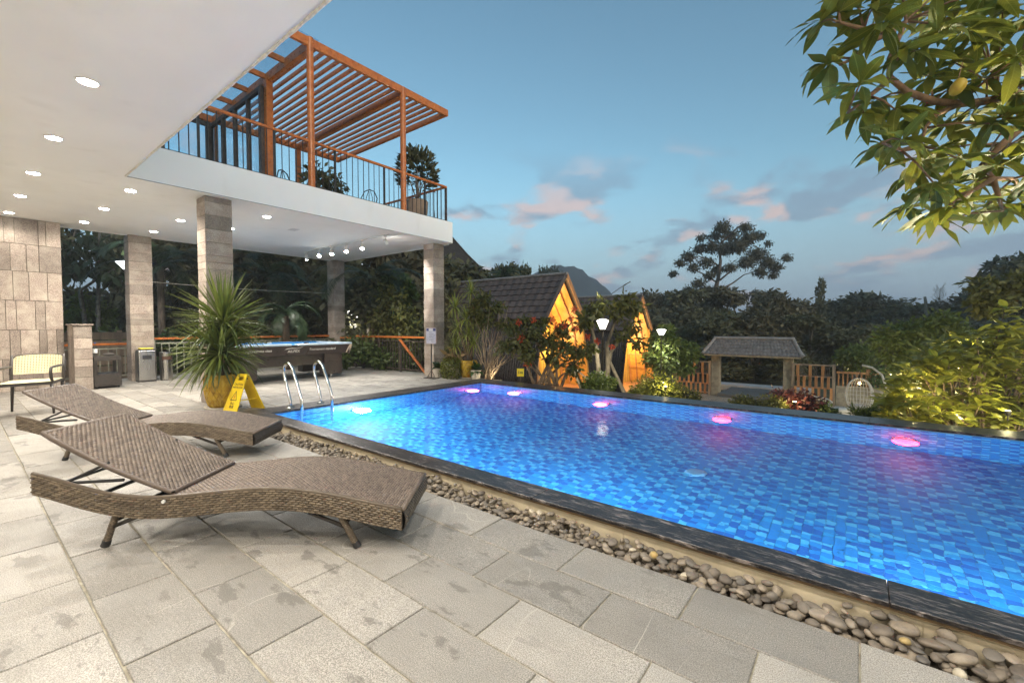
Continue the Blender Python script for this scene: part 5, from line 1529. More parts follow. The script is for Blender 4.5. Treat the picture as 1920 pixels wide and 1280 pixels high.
# ================================================================== roofed gate with slatted fences
def gate():
    YG = 21.3; zg = -1.75
    t = thing('roofed_gate', 'garden gate with grey tiled roof on two stone posts', 'gate', (-3.6, YG, zg))
    ST = plain('gate_stone', (.36, .31, .22), (.24, .2, .15), 6, .85, bump=.5)
    for x in (-5.02, -2.25):
        m = MB(); m.box(x-.17, x+.17, YG-.17, YG+.17, zg-.3, 0.02); m.build('post', ST, t, w=True, bevel=.01)
        m = MB(); m.box(x-.02, x+.30 if x < -4 else x+.16, YG-.30, YG-.18, zg-.2, -.32) if False else m
    GT = plain('grey_roof_tile', (.185, .17, .165), (.13, .12, .118), 7, .6, bump=.3, rv=.3)
    e0, e1, r0, r1, ze, zr = -5.45, -1.72, -5.08, -2.10, -.02, .64; yo = .62
    m = MB()
    m.add([(e0, YG-yo, ze), (e1, YG-yo, ze), (r1, YG, zr), (r0, YG, zr), (e0, YG+yo, ze), (e1, YG+yo, ze)], [(0, 1, 2, 3), (5, 4, 3, 2), (4, 0, 3), (1, 5, 2), (0, 4, 5, 1)])
    ro = m.build('roof', GT, t, w=True)
    # tile rows on the slope towards the pool
    rows, cols = 5, 27
    for r in range(rows):
        f0, f1 = r/rows, (r+1)/rows
        for c in range(cols):
            xa0 = e0+(r0-e0)*f0; xb0 = e1+(r1-e1)*f0
            w_ = (xb0-xa0)/cols; x = xa0+c*w_
            z0, z1 = ze+(zr-ze)*f0, ze+(zr-ze)*f1; y0, y1 = YG-yo+yo*f0, YG-yo+yo*f1
            q = MB(); q.add([(x+.004, y0-.012, z0+.035), (x+w_*.5, y0-.016, z0+.06), (x+w_-.004, y0-.012, z0+.035), (x+.004, y1, z1+.008), (x+w_*.5, y1, z1+.03), (x+w_-.004, y1, z1+.008), (x+.004, y0-.012, z0), (x+w_-.004, y0-.012, z0)], [(0, 1, 4, 3), (1, 2, 5, 4), (6, 7, 2, 1, 0)])
            q.build('roof_tile', GT, ro, w=True, recalc=False)
    m = MB(); m.tube([(r0-.05, YG, zr+.05), (r1+.05, YG, zr+.05)], .07, 8); m.build('ridge_cap', RIDGE, t, w=True)
    for a, b in (((e0, YG-yo, ze+.03), (r0, YG, zr+.04)), ((e1, YG-yo, ze+.03), (r1, YG, zr+.04))):
        m = MB(); m.tube([a, b], .065, 8); m.build('hip_cap', RIDGE, t, w=True)
    m = MB(); m.box(e0+.05, e1-.05, YG-yo+.02, YG-yo+.09, ze-.06, ze-.004); m.build('eave_board', plain('pale_eave', (.42, .33, .22), (.34, .27, .18), 6, .7), t, w=True)
    # stepped threshold and pale strip behind
    m = MB(); m.box(-4.83, -2.44, YG-.6, YG+2.2, zg-.32, zg+.015); o = m.build('gate_step', plain('grey_step', (.10, .105, .11), (.08, .083, .088), 6, .7)); tag(o, kind='structure')
    m = MB(); m.box(-5.6, -1.6, YG+2.21, YG+3.4, zg-.32, zg+.08); o = m.build('road', plain('pale_concrete', (.42, .42, .43), (.34, .34, .35), 3, .8)); tag(o, kind='structure')
    # fences: two tiers of orange boards with open top grille
    def fence(x0, x1, zb, zt, label):
        f = thing('slatted_fence', label, 'fence', ((x0+x1)/2, YG-.25, zb), 0, 'wooden fences beside the roofed gate')
        y = YG-.25
        for z in (zb+.08, zb+.50, zb+.93, zt-.03):
            q = MB(); q.box(x0, x1, y-.02, y+.02, z-.03, z+.03); q.build('rail', WOODW, f, w=True)
        for x in (x0+.02, x1-.04):
            q = MB(); q.box(x-.05, x+.05, y-.035, y+.035, zb-.3, zt+.02); q.build('post', WOODW, f, w=True)
        n = int((x1-x0)/.105)
        for tier, (za, zc) in enumerate(((zb+.02, zb+.5), (zb+.46, zb+.94))):
            for i in range(n):
                if (i + tier) % 2 == 0 or tier == 1 and i % 2: 
                    x = x0+.06+(x1-x0-.12)*(i+.5)/n
                    q = MB(); q.box(x-.045, x+.045, y-.045-(.012 if tier else 0), y-.022, za, zc); q.build('board', WOODO, f, w=True)
        n2 = max(3, int((x1-x0)/.36))
        for i in range(n2):
            x = x0+.08+(x1-x0-.16)*(i+.25)/n2
            q = MB(); q.box(x-.05, x+.05, y-.045, y-.022, zb+.94, zt-.05); q.build('board', WOODO, f, w=True)
            for k in range(3):
                xx = x+.09+k*.06; q = MB(); q.box(xx-.012, xx+.012, y-.04, y-.024, zb+.95, zt-.05); q.build('grille_bar', BROWNM, f, w=True)
    fence(-6.75, -5.2, -1.85, -.36, 'slatted wooden fence left of the roofed gate')
    fence(-2.08, -.68, -1.70, -.29, 'slatted wooden fence right of the roofed gate')
    # low baluster fence on a plinth further right
    f = thing('baluster_fence', 'low orange baluster fence behind the hanging egg chair', 'fence', (.6, YG+.1, -1.65))
    q = MB(); q.box(-.65, 2.8, YG, YG+.25, -1.9, -1.12); q.build('plinth', ST, f, w=True)
    q = MB(); q.box(-.65, 2.8, YG+.06, YG+.16, -.62, -.55); q.build('top_rail', WOODO, f, w=True)
    for i in range(24):
        x = -.58+i*.14; q = MB(); q.box(x-.025, x+.025, YG+.09, YG+.13, -1.12, -.62); q.build('baluster', WOODO, f, w=True)
    for x in (.32, 2.2):
        q = MB(); q.box(x-.07, x+.07, YG+.04, YG+.18, -1.12, -.42); q.build('post', WOODO, f, w=True)
gate()
# garden paving in front of the gate
def gpath():
    m = MB(); V = []
    xs = [-6.4+i*.6 for i in range(12)]; ys = [10.5+i*.6 for i in range(18)]
    o = None
    m = MB()
    for x in xs:
        for y in ys:
            z = [hz(a, b)+.035 for a, b in ((x, y), (x+.6, y), (x+.6, y+.6), (x, y+.6))]
            m.add([(x+.006, y+.006, z[0]), (x+.594, y+.006, z[1]), (x+.594, y+.594, z[2]), (x+.006, y+.594, z[3])], [(0, 1, 2, 3)])
    o = m.build('garden_path', PAVER, recalc=False); tag(o, kind='structure')
gpath()

# ================================================================== hanging egg chair, rattan tub chair
def egg():
    WV = plain('white_rattan', (.62, .60, .58), (.5, .48, .46), 20, .5)
    zg = hz(.1, 16.4)
    t = thing('egg_chair', 'white hanging egg chair on a curved stand in the garden', 'hanging chair', (.05, 16.45, zg))
    c = Vector((0, 0, .78)); rx, rz_ = .34, .50
    face = Vector((-.1, -1, 0)).normalized(); side = Vector((1, -.1, 0)).normalized(); up = Vector((0, 0, 1))
    def S(th, ph):  # th around vertical from the back, ph up
        return c + side*(rx*sin(th)*cos(ph)) - face*(rx*.85*cos(th)*cos(ph)) + up*(rz_*sin(ph))
    m = MB()
    for i in range(-8, 9):
        th = i/8*radians(118); m.tube([S(th, radians(-78+156*k/16)) for k in range(17)], .0065, 4)
    for k in range(1, 11):
        ph = radians(-74+148*k/10.5); m.tube([S(j/16*radians(118), ph) for j in range(-16, 17)], .005, 4)
    m.build('woven_shell', WV, t)
    m = MB(); m.tube([S(-radians(118), radians(-80+160*k/20)) for k in range(21)], .02, 8); m.tube([S(radians(118), radians(-80+160*k/20)) for k in range(21)], .02, 8)
    m.build('opening_rim', WV, t, smooth=True)
    m = MB(); m.lathe([(.01, 0), (.16, .01), (.24, .06), (.26, .12), (.2, .15), (.01, .15)], 20, (c.x, c.y, c.z-.44)); m.build('cushion', plain('grey_cushion', (.42, .40, .40), (.34, .32, .32), 7, .9), t, smooth=True)
    pts = [(.62, .1, 0), (.64, .1, .5), (.62, .1, 1.0), (.50, .1, 1.40), (.28, .08, 1.60), (.05, 0, 1.66)]
    m = MB(); m.tube(pts, .03, 10); m.build('stand', WV, t, smooth=True)
    m = MB(); m.tube([(.05, 0, 1.66), (0, 0, 1.38)], .008, 6); m.build('chain', STEEL, t)
    m = MB(); m.lathe([(.45, 0), (.5, .01), (.5, .03), (.02, .04)], 24, (.15, .05, 0)); m.build('base_ring', WV, t)
    # small warm bulb hung in the shell
    m = MB(); m.lathe([(.001, -.035), (.03, -.02), (.035, 0), (.02, .03), (.001, .04)], 10, (.0, .05, 1.12)); m.build('bulb', emit('warm_bulb', (1, .75, .35), 9), t)
    l = bpy.data.lights.new('bulb_light', 'POINT'); l.energy = .3; l.color = (1, .72, .36); l.shadow_soft_size = .04
    o = bpy.data.objects.new('bulb_light', l); COL.objects.link(o); o.parent = t; o.location = (0, -.02, 1.12)
    zg = hz(-.95, 15.6)
    t = thing('tub_chair', 'round white rattan tub chair among the shrubs', 'chair', (-.95, 15.6, zg))
    m = MB(); m.lathe([(.28, 0), (.33, .03), (.36, .28), (.34, .30), (.02, .30)], 24); m.build('seat_drum', WV, t, smooth=True)
    m = MB()
    for i in range(-10, 11):
        a = i/10*1.5+pi/2*1.2; m.tube([(.35*cos(a), .35*sin(a), .28), (.42*cos(a), .42*sin(a), .62-.10*abs(i/10)**2)], .008, 4)
    for z in (.36, .44, .52): m.tube([((.36+.08*(z-.28)/.34)*cos(i/16*1.5+pi/2*1.2), (.36+.08*(z-.28)/.34)*sin(i/16*1.5+pi/2*1.2), z) for i in range(-16, 17)], .006, 4)
    m.build('woven_back', WV, t)
    m = MB(); m.tube([(.42*cos(i/16*1.5+pi/2*1.2), .42*sin(i/16*1.5+pi/2*1.2), .62-.10*abs(i/16)**2) for i in range(-16, 17)], .018, 8); m.build('back_rim', WV, t, smooth=True)
    t = thing('rattan_stool', 'pale round rattan side table beside the tub chair', 'table', (-.25, 14.9, hz(-.25, 14.9)))
    m = MB(); m.lathe([(.26, 0), (.27, .02), (.27, .40), (.25, .43), (.01, .435)], 24); m.build('drum', WV, t, smooth=True)
    m = MB()
    for k in range(8): m.lathe([(.272, .03+k*.047), (.279, .045+k*.047), (.272, .06+k*.047)], 24, cap=False)
    m.build('weave_band', WV, t, smooth=True)
egg()

# ================================================================== things far behind
def far_things():
    TH = plain('dark_shingle', (.055, .042, .034), (.035, .027, .022), 2.2, .9, bump=.6, bscale=14, stretch=(1, 1, 3))
    t = thing('steep_roofed_hall', 'tall dark shingled roof rising behind the pool corner pillar', 'building', (-24.5, 22.0, -1.5))
    m = MB(); a = Vector((0, 0, 10.6)); P4 = [Vector(p) for p in ((-5, -4.2, 4.2), (4.6, -4.2, 4.2), (4.6, 4.2, 4.2), (-5, 4.2, 4.2))]
    mid = [(p-a)*.42+a for p in P4]; mid = [Vector((p.x*.92, p.y*.92, p.z)) for p in mid]
    m.add(P4+mid+[a], [(0, 1, 5, 4), (1, 2, 6, 5), (2, 3, 7, 6), (3, 0, 4, 7), (4, 5, 8), (5, 6, 8), (6, 7, 8), (7, 4, 8), (3, 2, 1, 0)]); ro = m.build('roof', TH, t)
    for i in range(4):
        q = MB(); q.tube([P4[i], mid[i], a], .09, 6); q.build('hip_cap', TH, ro)
    q = MB(); q.tube([a, a+Vector((0, 0, .55))], [.03, .01], 6); q.build('finial', DARKM, ro)
    m = MB(); m.box(-4.2, 3.8, -3.5, 3.5, 0, 4.19); m.build('wall', plain('hall_wall', (.12, .1, .08), (.09, .075, .06), 3, .9), t)
    t = thing('distant_house', 'small grey hip roofed house with pale wall far behind the cabins', 'house', (-17.5, 46.0, -2.4))
    m = MB(); m.box(-2.6, 2.6, -2, 2, 0, 5.0); m.build('wall', plain('pale_wall', (.40, .41, .43), (.34, .35, .37), 2, .8), t)
    m = MB(); m.add([(-3.2, -2.6, 5.0), (3.2, -2.6, 5.0), (3.2, 2.6, 5.0), (-3.2, 2.6, 5.0), (-.2, 0, 6.6), (.2, 0, 6.6)], [(0, 1, 5, 4), (1, 2, 5), (2, 3, 4, 5), (3, 0, 4), (3, 2, 1, 0)]); m.build('roof', plain('slate_roof', (.10, .095, .10), (.075, .07, .075), 3, .7), t)
    for x in (-1.2, 1.0):
        w_ = MB(); w_.box(x-.4, x+.4, -2.03, -1.995, 2.9, 4.1); w_.build('window', plain('dark_window_%d' % len(MATS), (.05, .06, .07), (.04, .05, .06), 4, .2), t)
    t = thing('street_light', 'thin grey street light arm rising behind the farther cabin', 'street lamp', (-13.5, 27.6, -2.1))
    m = MB(); m.tube([(0, 0, 0), (0, 0, 4.6), (.05, .03, 5.1)], [.06, .045, .035], 8); m.build('pole', plain('galvanised', (.22, .23, .24), (.17, .18, .19), 9, .5, .4), t)
    m = MB(); m.tube([(.05, .03, 5.1), (.3, .18, 5.55), (.85, .52, 6.0), (1.05, .64, 6.12)], [.035, .03, .028, .028], 8); m.build('arm', plain('galvanised_arm', (.22, .23, .24), (.17, .18, .19), 9, .5, .4), t)
    m = MB(); m.bar((.95, .58, 6.08), (1.32, .80, 6.32), .12, .06); m.build('lamp_head', DARKM, t)
    # timber garden wall behind the left railing
    t = thing('board_wall', 'weathered horizontal board wall behind the left railing', 'fence', (-15.4, 1.8, -.9))
    for k in range(9):
        q = MB(); e = rnd.uniform(-.01, .01); q.box(-15.42+e, -15.37+e, .6, 2.9, -.9+k*.22, -.9+k*.22+.195); q.build('board', WOODW, t, w=True)
    for y in (.8, 1.8, 2.75):
        q = MB(); q.box(-15.52, -15.43, y-.05, y+.05, -1.0, 1.1); q.build('post', WOODW, t, w=True)
    # ridge of wooded hill
    rr = random.Random(31)
    V, F = [], []
    def prof(x):
        b = 57*math.exp(-((x+8)/52)**2) + 36*math.exp(-((x+85)/40)**2) + 8*math.exp(-((x-40)/40)**2)
        return b
    n, mrow = 130, 12
    for j in range(mrow+1):
        f = j/mrow
        for i in range(n+1):
            x = -260+520*i/n; h = prof(x)*(1-f**1.4) + rr.uniform(-1, 1)*2.0*(1-f)
            V.append((x, -f*70, max(-4, h)))
    for j in range(mrow):
        for i in range(n): a = j*(n+1)+i; F.append((a, a+1, a+n+2, a+n+1))
    o = link('hill', arr_mesh('hill', V, F, plain('wooded_hill', (.016, .022, .016), (.010, .014, .011), .12, .95, bump=1, bscale=1.2), smooth=False))
    c = Vector((-209, 350, -3)); o.location = c; o.rotation_euler = (0, 0, math.atan2(c.y, c.x)-pi/2); tag(o, kind='structure')
far_things()

# ================================================================== planting
F_RIGHT = Vector((cos(_y), sin(_y), 0))
_pt = radians(1.94)
_F = FWD*cos(_pt) - Vector((0, 0, sin(_pt))); _U = Vector((0, 0, cos(_pt))) + FWD*sin(_pt)
def at(x, y, d):
    """world point at depth d along a line of sight (photo pixels); used to lay plants out at their real distance"""
    return CAMP + (_F + F_RIGHT*((x-960)/826) - _U*((y-640)/826))*d

def cloud(blobs, n, size, rg, aspect=.5, shell=.45, droop=.35, jit=.35):
    """n small pointed leaves spread through blobs [(centre, (rx,ry,rz), weight)] -> arrays"""
    w = np.array([b[2] for b in blobs], float); w /= w.sum()
    idx = rg.choice(len(blobs), n, p=w)
    C = np.array([tuple(b[0]) for b in blobs])[idx]; Rr = np.array([b[1] for b in blobs])[idx]
    d = rg.normal(size=(n, 3)); d /= np.linalg.norm(d, axis=1)[:, None]
    rad = (1-shell*rg.rand(n)**1.2)[:, None]*(1+.16*rg.normal(size=(n, 1)))
    P = C + d*Rr*rad
    t = rg.normal(size=(n, 3)) + d*.8; t[:, 2] -= droop*2; t /= np.linalg.norm(t, axis=1)[:, None]
    s = np.cross(t, d + rg.normal(size=(n, 3))*jit); s /= (np.linalg.norm(s, axis=1)[:, None]+1e-6)
    L = size*(.6+.8*rg.rand(n))[:, None]; W = L*aspect
    nn = np.cross(s, t)
    V = np.stack([P, P+t*L*.45+s*W*.5+nn*W*.12, P+t*L, P+t*L*.45-s*W*.5+nn*W*.12], 1).reshape(-1, 3)
    F = np.arange(4*n).reshape(n, 4)
    return V, F, rg.rand(n)
def limbs(m, base, tips, r0, rg, mid=.5):
    for tp in tips:
        b, t = Vector(base), Vector(tp); md = b.lerp(t, mid) + Vector((rg.uniform(-.1, .1), rg.uniform(-.1, .1), .12))*(t-b).length*.6
        m.tube([b, b.lerp(md, .5), md, md.lerp(t, .6), t], [r0, r0*.8, r0*.6, r0*.4, r0*.15], 6)
def plant(name, label, cat, loc, blobs, n, size, mat, seed, stems=None, stem_r=.03, bark=None, group=None, aspect=.5, droop=.35, shell=.45, part='crown'):
    t = thing(name, label, cat, loc, 0, group); rg = np.random.RandomState(seed)
    if stems:
        m = MB()
        for st in stems: m.tube(st, [stem_r*(1-.7*i/(len(st)-1)) for i in range(len(st))], 7)
        m.build('trunk' if cat == 'tree' else 'stem', bark or BARKG, t, smooth=True)
    V, F, T = cloud(blobs, n, size, rg, aspect, shell, droop)
    link(part, arr_mesh(part, V, F, mat, T, smooth=False), t)
    return t
LF_DK = leafmat('dark_forest_leaf', (.055, .057, .026), (.135, .13, .055), .6, .15, .6)
LF_BR = leafmat('brownish_forest_leaf', (.068, .058, .030), (.15, .13, .06), .6, .15, .6)
LF_BL = leafmat('bluish_forest_leaf', (.04, .05, .034), (.10, .115, .07), .6, .12, .6)
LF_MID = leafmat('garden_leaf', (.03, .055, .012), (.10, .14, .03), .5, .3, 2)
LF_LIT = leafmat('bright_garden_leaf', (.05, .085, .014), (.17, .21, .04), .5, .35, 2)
LF_YEL = leafmat('yellow_green_leaf', (.06, .085, .012), (.20, .20, .03), .5, .35, 2)
LF_RED = leafmat('dark_red_leaf', (.035, .008, .010), (.11, .022, .022), .5, .2, 3)
LF_OLV = leafmat('olive_leaf', (.045, .055, .012), (.15, .145, .03), .5, .3, 2)

# ------------------------------------------------ forest: prototypes copied as single trees
def tree_proto(seed, shape, mat, n=9500, size=.05):
    rr = random.Random(seed); rg = np.random.RandomState(seed)
    t = bpy.data.objects.new('proto', None)
    bl = []; tips = []
    if shape == 'round':
        for k in range(16):
            a = rr.uniform(0, 2*pi); z = rr.uniform(.34, .92); r = .34*sin(pi*min(1, (z-.18)/.85))**.7*rr.uniform(.5, 1)
            rad = rr.uniform(.10, .17); c = (r*cos(a), r*sin(a), z); bl.append((c, (rad, rad, rad*.8), rad**2)); tips.append(c)
        for k in range(9):
            a = rr.uniform(0, 2*pi); z = rr.uniform(.05, .4); r = rr.uniform(.1, .36); rad = rr.uniform(.1, .16)
            bl.append(((r*cos(a), r*sin(a), z), (rad, rad, rad), rad**2))
    elif shape == 'tall':
        for k in range(18):
            z = .18+.8*k/17; r = .16*(1-.75*(z-.18))*rr.uniform(.4, 1.1); a = k*2.4; rad = rr.uniform(.06, .10)*(1.2-.6*z)
            c = (r*cos(a), r*sin(a), z); bl.append((c, (rad, rad, rad), rad**2)); tips.append(c)
    elif shape == 'bamboo':
        for k in range(22):
            a = rr.uniform(0, 2*pi); z = rr.uniform(.1, 1.0); r = (.10+.30*z)*rr.uniform(.4, 1); rad = rr.uniform(.07, .13)
            c = (r*cos(a), r*sin(a), z-.10*r); bl.append((c, (rad, rad, rad*.7), rad**2)); tips.append(c)
    m = MB(); m.tube([(0, 0, -.04), (.01, .005, .25), (0, .01, .55), (.01, 0, .8)], [.028, .022, .015, .006], 8)
    limbs(m, (0, .005, .35), tips[:9], .012, rr)
    V, F, T = cloud(bl, n, size, rg, .5, .5, .3)
    return m.mesh('trunk', BARKG, smooth=True), arr_mesh('crown', V, F, mat, T)
PROTO = {'rd': tree_proto(1, 'round', LF_DK), 'rb': tree_proto(2, 'round', LF_BR), 'rl': tree_proto(3, 'round', LF_BL), 'bd': tree_proto(4, 'bamboo', LF_BR),
         'bk': tree_proto(5, 'bamboo', LF_DK), 'tl': tree_proto(6, 'tall', LF_DK, 4000, .045)}
def forest_tree(kind, px, ptop, d, w, label, group='dark trees behind the garden', name='tree'):
    p = at(px, 612, d); g = hz(p.x, p.y); top_ = at(px, ptop, d).z; H = (top_-g)/1.02
    t = thing(name, label, 'tree', (p.x, p.y, g-.05), rnd.uniform(0, 6.28), group)
    wd = w/826*d/.9 if w else H
    t.scale = (wd, wd, H)
    link('trunk', PROTO[kind][0], t); link('crown', PROTO[kind][1], t)
    return t
FT = [  # kind, x, top y, depth, width px, label
 ('rb', 1225, 545, 42, 150, 'dark bushy tree beside the grey hip roofed house'), ('rd', 1290, 535, 40, 170, 'dark tree under the left side of the tall feathery tree'),
 ('bd', 1400, 540, 44, 190, 'brownish tree just right of the tall feathery trunk'), ('rb', 1455, 548, 36, 150, 'brownish wispy tree above the right half of the gate roof'),
 ('tl', 1537, 522, 40, 70, 'slim upright tree like a column against the sky'), ('rd', 1590, 552, 42, 150, 'dark tree right of the slim upright one'),
 ('rl', 1650, 545, 40, 170, 'broad bluish dark tree above the hanging egg chair'), ('rd', 1710, 560, 38, 150, 'dark tree left of the bare branched tree'),
 ('bk', 1775, 572, 36, 170, 'low dark tree below the bare branched tree'), ('rb', 1840, 535, 34, 190, 'dark tree behind the large shrub at the right'),
 ('rl', 1905, 470, 30, 230, 'tall dark tree at the right edge of the view'), ('rd', 1985, 455, 28, 260, 'dark tree outside the right edge'),
 ('rd', 1340, 575, 30, 150, 'dark thicket directly behind the gate opening, left part'), ('rb', 1425, 580, 29, 160, 'dark thicket directly behind the gate opening, right part'),
 ('bk', 1520, 590, 28, 150, 'dark thicket behind the right slatted fence'), ('rd', 1610, 600, 27, 160, 'dark thicket behind the small multi stemmed tree'),
 ('rb', 1700, 605, 26, 170, 'dark thicket behind the layered green tree'), ('rd', 1795, 600, 25, 180, 'dark thicket deep behind the large right shrub'),
 ('rl', 1890, 590, 24, 200, 'dark thicket at the right edge below the tall tree'),
 ('rd', 1410, 628, 25.5, 190, 'dark hedge tree filling the gate opening'),
 ('rd', 1250, 590, 34, 130, 'dark tree behind the leafy bush by the right lamp post'), ('rb', 1180, 575, 33, 110, 'dark tree peeping over the farther cabin'),
 ('rd', 1115, 560, 40, 90, 'dark tree between the two cabin roofs'), ('rl', 1030, 497, 60, 70, 'small feathery tree on the hill edge above the nearer cabin'),
 # left, behind the terrace
 ('rd', 905, 500, 26, 150, 'dark tree below the steep shingled roof'), ('bk', 955, 492, 28, 110, 'dark palm-like tree above the cabin ridge'),
 ('rd', 800, 445, 22, 250, 'dark tree behind the pool corner pillar'), ('rb', 735, 428, 21, 260, 'dark brownish tree behind the gate lamp'),
 ('rd', 665, 410, 20, 240, 'dark tree right of the far terrace pillar'), ('rl', 590, 391, 21, 250, 'dark tree behind the far terrace pillar'),
 ('rb', 520, 373, 19, 260, 'brownish dark tree behind the pool table'), ('rd', 450, 354, 20, 250, 'dark tree right of the tall near pillar'),
 ('bk', 375, 335, 19, 240, 'dark drooping tree behind the tall near pillar'), ('rd', 310, 318, 18, 230, 'dark tree behind the washing line'),
 ('rl', 262, 430, 19, 110, 'dark tree behind the bins pillar'),
 ('bk', 90, 330, 17, 200, 'dark tree behind the stone wall'), ('rd', 10, 330, 17, 220, 'dark tree hidden behind the stone wall'),
 ('rd', 560, 520, 15.5, 260, 'dark undergrowth tree behind the railing of the pool table'), ('rb', 430, 520, 15.5, 220, 'dark undergrowth tree behind the dracaena'),
 ('rd', 320, 520, 15.2, 200, 'dark undergrowth tree behind the round bin'), ('rd', 690, 500, 15.5, 240, 'dark undergrowth tree behind the barred gate'),
 ('rb', 780, 520, 16.5, 180, 'dark undergrowth tree left of the nearer cabin'), ('rl', 205, 540, 18, 200, 'dark undergrowth tree behind the board wall'),
]
for k in FT: forest_tree(*k[:5], k[5])
# a more distant belt keeps the horizon closed
for i, x in enumerate(range(860, 2100, 62)):
    forest_tree(rnd.choice(['rd', 'rl', 'bk']), x, 596+rnd.uniform(-12, 8), 70+rnd.uniform(-8, 8), 120, 'far dark tree in the closed belt along the horizon', 'far belt of trees')

# ------------------------------------------------ the tall feathery tree
def feathery():
    p = at(1337, 640, 58); g = hz(p.x, p.y)
    t = thing('tall_tree', 'tall feathery tree with leaning trunk standing alone against the sky', 'tree', (p.x, p.y, g)); rg = np.random.RandomState(12); rr = random.Random(12)
    def q(x, y, dz=0): return at(x, y, 58+dz) - Vector((p.x, p.y, g))
    m = MB()
    m.tube([(0, 0, -.1), q(1331, 620), q(1336, 570), q(1341, 545), q(1347, 520), q(1351, 490), q(1349, 465), q(1356, 440)], [.42, .36, .32, .28, .24, .18, .12, .05], 10)
    for pts in ([(1347, 545), (1375, 530), (1395, 515), (1430, 505)], [(1350, 525), (1368, 510), (1385, 500), (1405, 470)], [(1350, 500), (1335, 490), (1310, 480), (1285, 492)],
                [(1350, 480), (1375, 455), (1395, 435)], [(1349, 470), (1330, 450), (1318, 438)], [(1352, 455), (1385, 425), (1400, 418)], [(1345, 530), (1322, 515), (1300, 505)]):
        m.tube([q(x, y, rr.uniform(-1, 1)) for x, y in pts], [.13, .10, .07, .02], 6)
    m.build('trunk', plain('pale_brown_trunk', (.16, .12, .09), (.09, .07, .05), 4, .9), t, smooth=True)
    cl = [(1355,425,14),(1343,440,16),(1370,440,14),(1398,425,12),(1405,445,16),(1425,440,12),(1440,455,8),(1385,460,18),(1360,465,18),(1335,462,16),(1315,445,11),(1312,465,12),(1290,480,14),(1275,492,10),
          (1262,512,8),(1300,500,12),(1325,490,14),(1345,505,12),(1330,515,10),(1420,475,18),(1440,490,16),(1455,500,12),(1475,482,9),(1400,490,16),(1425,508,13),(1450,515,9),(1370,500,12),(1310,530,13),(1325,545,14),(1290,545,12),(1345,560,18),(1320,570,18),(1300,580,16),(1360,585,14),(1375,570,8),(1395,555,12),(1415,548,8)]
    bl = []
    for x, y, r in cl:
        R = r/826*58; bl.append((q(x, y, rr.uniform(-2.5, 2.5)), (R*1.0, R*1.0, R*.75), R*R*rr.uniform(.6, 1.4)))
    V, F, T = cloud(bl, 24000, .36, rg, .36, .95, .75); link('crown', arr_mesh('crown', V, F, leafmat('feathery_leaf', (.05, .046, .026), (.12, .105, .05), .6, .15, .5), T), t)
feathery()
def bare_trees():
    p = at(1757, 585, 34); t = thing('bare_tree', 'leafless thin branched tree against the pale sky at the right', 'tree', (p.x, p.y, p.z-1.2)); m = MB(); rr = random.Random(5)
    m.tube([(0, 0, 0), (.02, 0, 1.2), (.1, 0, 2.2), (.15, 0, 3.1)], [.05, .045, .03, .01], 6); rt = Vector(RGT)
    for k in range(26):
        z = .9+2.1*k/26; s = 1 if k % 2 else -1; L = (1.25-.3*(z-.9))*rr.uniform(.5, 1)
        b = Vector((.05*z, 0, z)); e = b + rt*s*L*.75 + Vector((0, 0, L*.75)); md = b.lerp(e, .5)+Vector((0, 0, .06))
        m.tube([b, md, e], [.018, .012, .004], 5)
        for j in range(3):
            c = b.lerp(e, .35+.2*j); m.tube([c, c+rt*(.12*s*rr.uniform(-.5, 1.2))+Vector((0, 0, .28))], [.008, .003], 4)
    m.build('branches', BARKG, t)
    p = at(1736, 600, 33); t = thing('dead_trunk', 'short dead trunk stub beside the bare tree', 'tree', (p.x, p.y, p.z)); m = MB()
    m.tube([(0, 0, -1.5), (.02, 0, .5), (-.02, 0, 1.2), (-.1, 0, 1.75)], [.13, .12, .10, .08], 8); m.build('trunk', BARKG, t, smooth=True)
bare_trees()

# ------------------------------------------------ palms behind the terrace
def frond(L, seed, droop=1.3, ll=.34):
    rr = random.Random(seed); m = MB(); pts = []; x = z = 0
    n = 26
    for i in range(n+1):
        pts.append(Vector((x, 0, z))); a = .75-(.75+droop)*(i/n)**1.1; x += cos(a)*L/n; z += sin(a)*L/n
    m.tube(pts, [.018*(1-.85*i/n) for i in range(n+1)], 5)
    for i in range(3, n):
        for k in (0, .5):
            f = i+k; p = pts[i].lerp(pts[min(n, i+1)], k); d = (pts[min(n, i+1)]-pts[i-1]).normalized(); l = ll*(.5+sin(pi*min(1, f/n*.95))*.7)
            for s in (-1, 1):
                e = p + (d*.55 + Vector((0, s*.8, -.25+rr.uniform(-.1, .1))))*l; w = Vector((d.x, 0, d.z))*.018
                md = p.lerp(e, .5) + Vector((0, 0, .02)); m.add([p-w*.5, p+w*.5, md+w, md-w], [(0, 1, 2, 3)]); m.add([md-w, md+w, e], [(0, 1, 2)])
    return m
PALM = leafmat('palm_leaf', (.016, .030, .012), (.05, .075, .025), .45, .2, 1, tone=False)
PALML = leafmat('lit_palm_leaf', (.018, .036, .012), (.045, .075, .025), .45, .25, 1, tone=False)
FR_A = frond(2.6, 1, 1.25).mesh('frond', PALM, recalc=False); FR_B = frond(2.2, 2, 1.7).mesh('frond', PALM, recalc=False); FR_L = frond(1.5, 3, 1.75, .26).mesh('frond', PALML, recalc=False)
